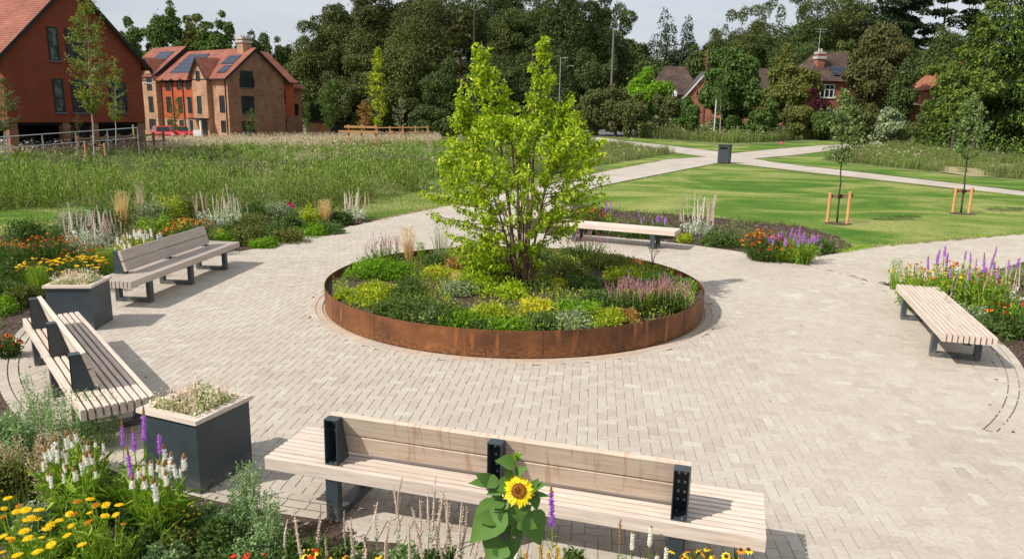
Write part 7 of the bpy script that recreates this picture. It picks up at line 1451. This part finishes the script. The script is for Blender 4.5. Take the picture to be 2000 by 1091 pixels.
# flower head faces the camera side
fn = nrm(np.array([.02, -.84, .5])); ux = nrm(np.cross(fn, (0, 0, 1))); uy = np.cross(ux, fn)
def hp(a, r_, o=0): return hd+ux*r_*math.cos(a)+uy*r_*math.sin(a)+fn*o
g = Geo(); n = 24
for ring, (r0, r1, w_, o) in enumerate(((.036, .094, .027, .0), (.036, .084, .025, .008))):
    for k_ in range(n):
        a = 2*PI*(k_+.5*ring)/n+R.normal(0, .05); l_ = r1*R.uniform(.85, 1.08); b = hp(a, r0, o); e = hp(a+R.normal(0, .06), l_, o-.004+R.normal(0, .006)); leaves(g, [b], [e-b], fn, np.linalg.norm(e-b), w_, fold=.15, droop=.05)
g.build('petals', M_sun, t)
g = Geo(); V = []; kk = 24; prof = [(.043, .002), (.040, .014), (.027, .018), (.014, .014), (0.001, .011)]
for r_, o in prof: V += [hp(2*PI*i_/kk, r_, o) for i_ in range(kk)]
F = [(i_*kk+j_, i_*kk+(j_+1) % kk, (i_+1)*kk+(j_+1) % kk, (i_+1)*kk+j_) for i_ in range(4) for j_ in range(kk)]; g.add(V, F)
P = np.array([hp(R.uniform(0, 2*PI), .041*math.sqrt(R.uniform(0, 1)), .014) for _ in range(360)]); leaves(g, P, np.broadcast_to(fn, P.shape)+R.normal(0, .4, P.shape), rand_dir(360), .007, .005)
g.build('disc', leafmat('sunflower_disc', [(0, (.17, .05, .008)), (.6, (.34, .13, .012)), (1, (.5, .26, .02))], trans=0), t)
for (u, v) in ((1010, 893), (995, 908)):
    g = Geo(); c = srel(u, v); g.lathe([(.004, -.02), (.018, -.008), (.02, .006), (.012, .016), (0, .018)], c=tuple(c), k=10); a = R.uniform(0, 2*PI, 16); leaves(g, np.repeat(c[None], 16, 0), np.stack([np.cos(a), np.sin(a), R.uniform(.2, 1.4, 16)], 1), rand_dir(16, 1), .04, .016); g.build('bud', M_brt, t)

# loose low growth filling the outer beds (beyond counting)
M_low = leafmat('low_growth', [(0, (.05, .09, .02)), (.5, (.11, .16, .04)), (1, (.24, .28, .10))], trans=.25, patch=(.13, .13, .05), pscale=1.2)
def lowgrowth(label, poly, n, hmax, rmin=7.45):
    p = scatter(poly, n); k = (np.hypot(p[:, 0]-PCX, p[:, 1]-PCY) > rmin) & (np.sin(p[:, 0]*2.1+1.7*np.sin(p[:, 1]*1.3))+np.cos(p[:, 1]*1.9+p[:, 0]) > -.35); p = p[k]; n = len(p)
    D = np.hypot(p[:, 0], p[:, 1]); hh = hmax*R.uniform(.1, 1, n); g = Geo(); P = np.c_[p, hh*R.uniform(0, 1, n)]; s = np.clip(D/9, .7, 1.8); leaves(g, P, rand_dir(n, .5), rand_dir(n, 1.2), .038*s*R.uniform(.6, 1.4, n), .016*s, fold=.1); blades(g, np.c_[p[:n//4], 0*p[:n//4, 0]], hh[:n//4]*1.3, .007*s[:n//4], .3); tag(g.build('low_growth', M_low), label, 'ground cover', kind='stuff')
lowgrowth('low mixed green growth between the clumps of the left bed', bedL_poly, 46000, .26)
lowgrowth('low mixed green growth between the clumps of the right bed', bedR_poly, 12000, .2, 7.55)
lowgrowth('low mixed green growth between the clumps of the centre bed', [p for p in bedF_poly], 8000, .12, 7.9)

# fallen leaves and bits blown onto the blocks
n = 150; a = R.uniform(0, 2*PI, n); q = np.concatenate([PR+.15+np.abs(R.normal(0, .55, 80)), R.uniform(PR+.3, 7.0, 70)]); P = np.stack([PCX+q*np.cos(a), PCY+q*np.sin(a), np.full(n, .004)], 1); P = P[P[:, 1] > 3]
g = Geo(); m_ = len(P); Dn = rand_dir(m_); Dn[:, 2] *= .1; leaves(g, P, Dn, dirs_up(m_, .3), R.uniform(.015, .045, m_), R.uniform(.01, .022, m_), fold=.12, droop=.1)
tag(g.build('fallen_leaves', leafmat('fallen_leaf_bits', [(0, (.10, .05, .02)), (.5, (.28, .17, .06)), (1, (.5, .42, .10))], trans=0, rough=.9)), 'small fallen leaves and bark bits scattered on the paving', 'fallen leaves', kind='stuff')
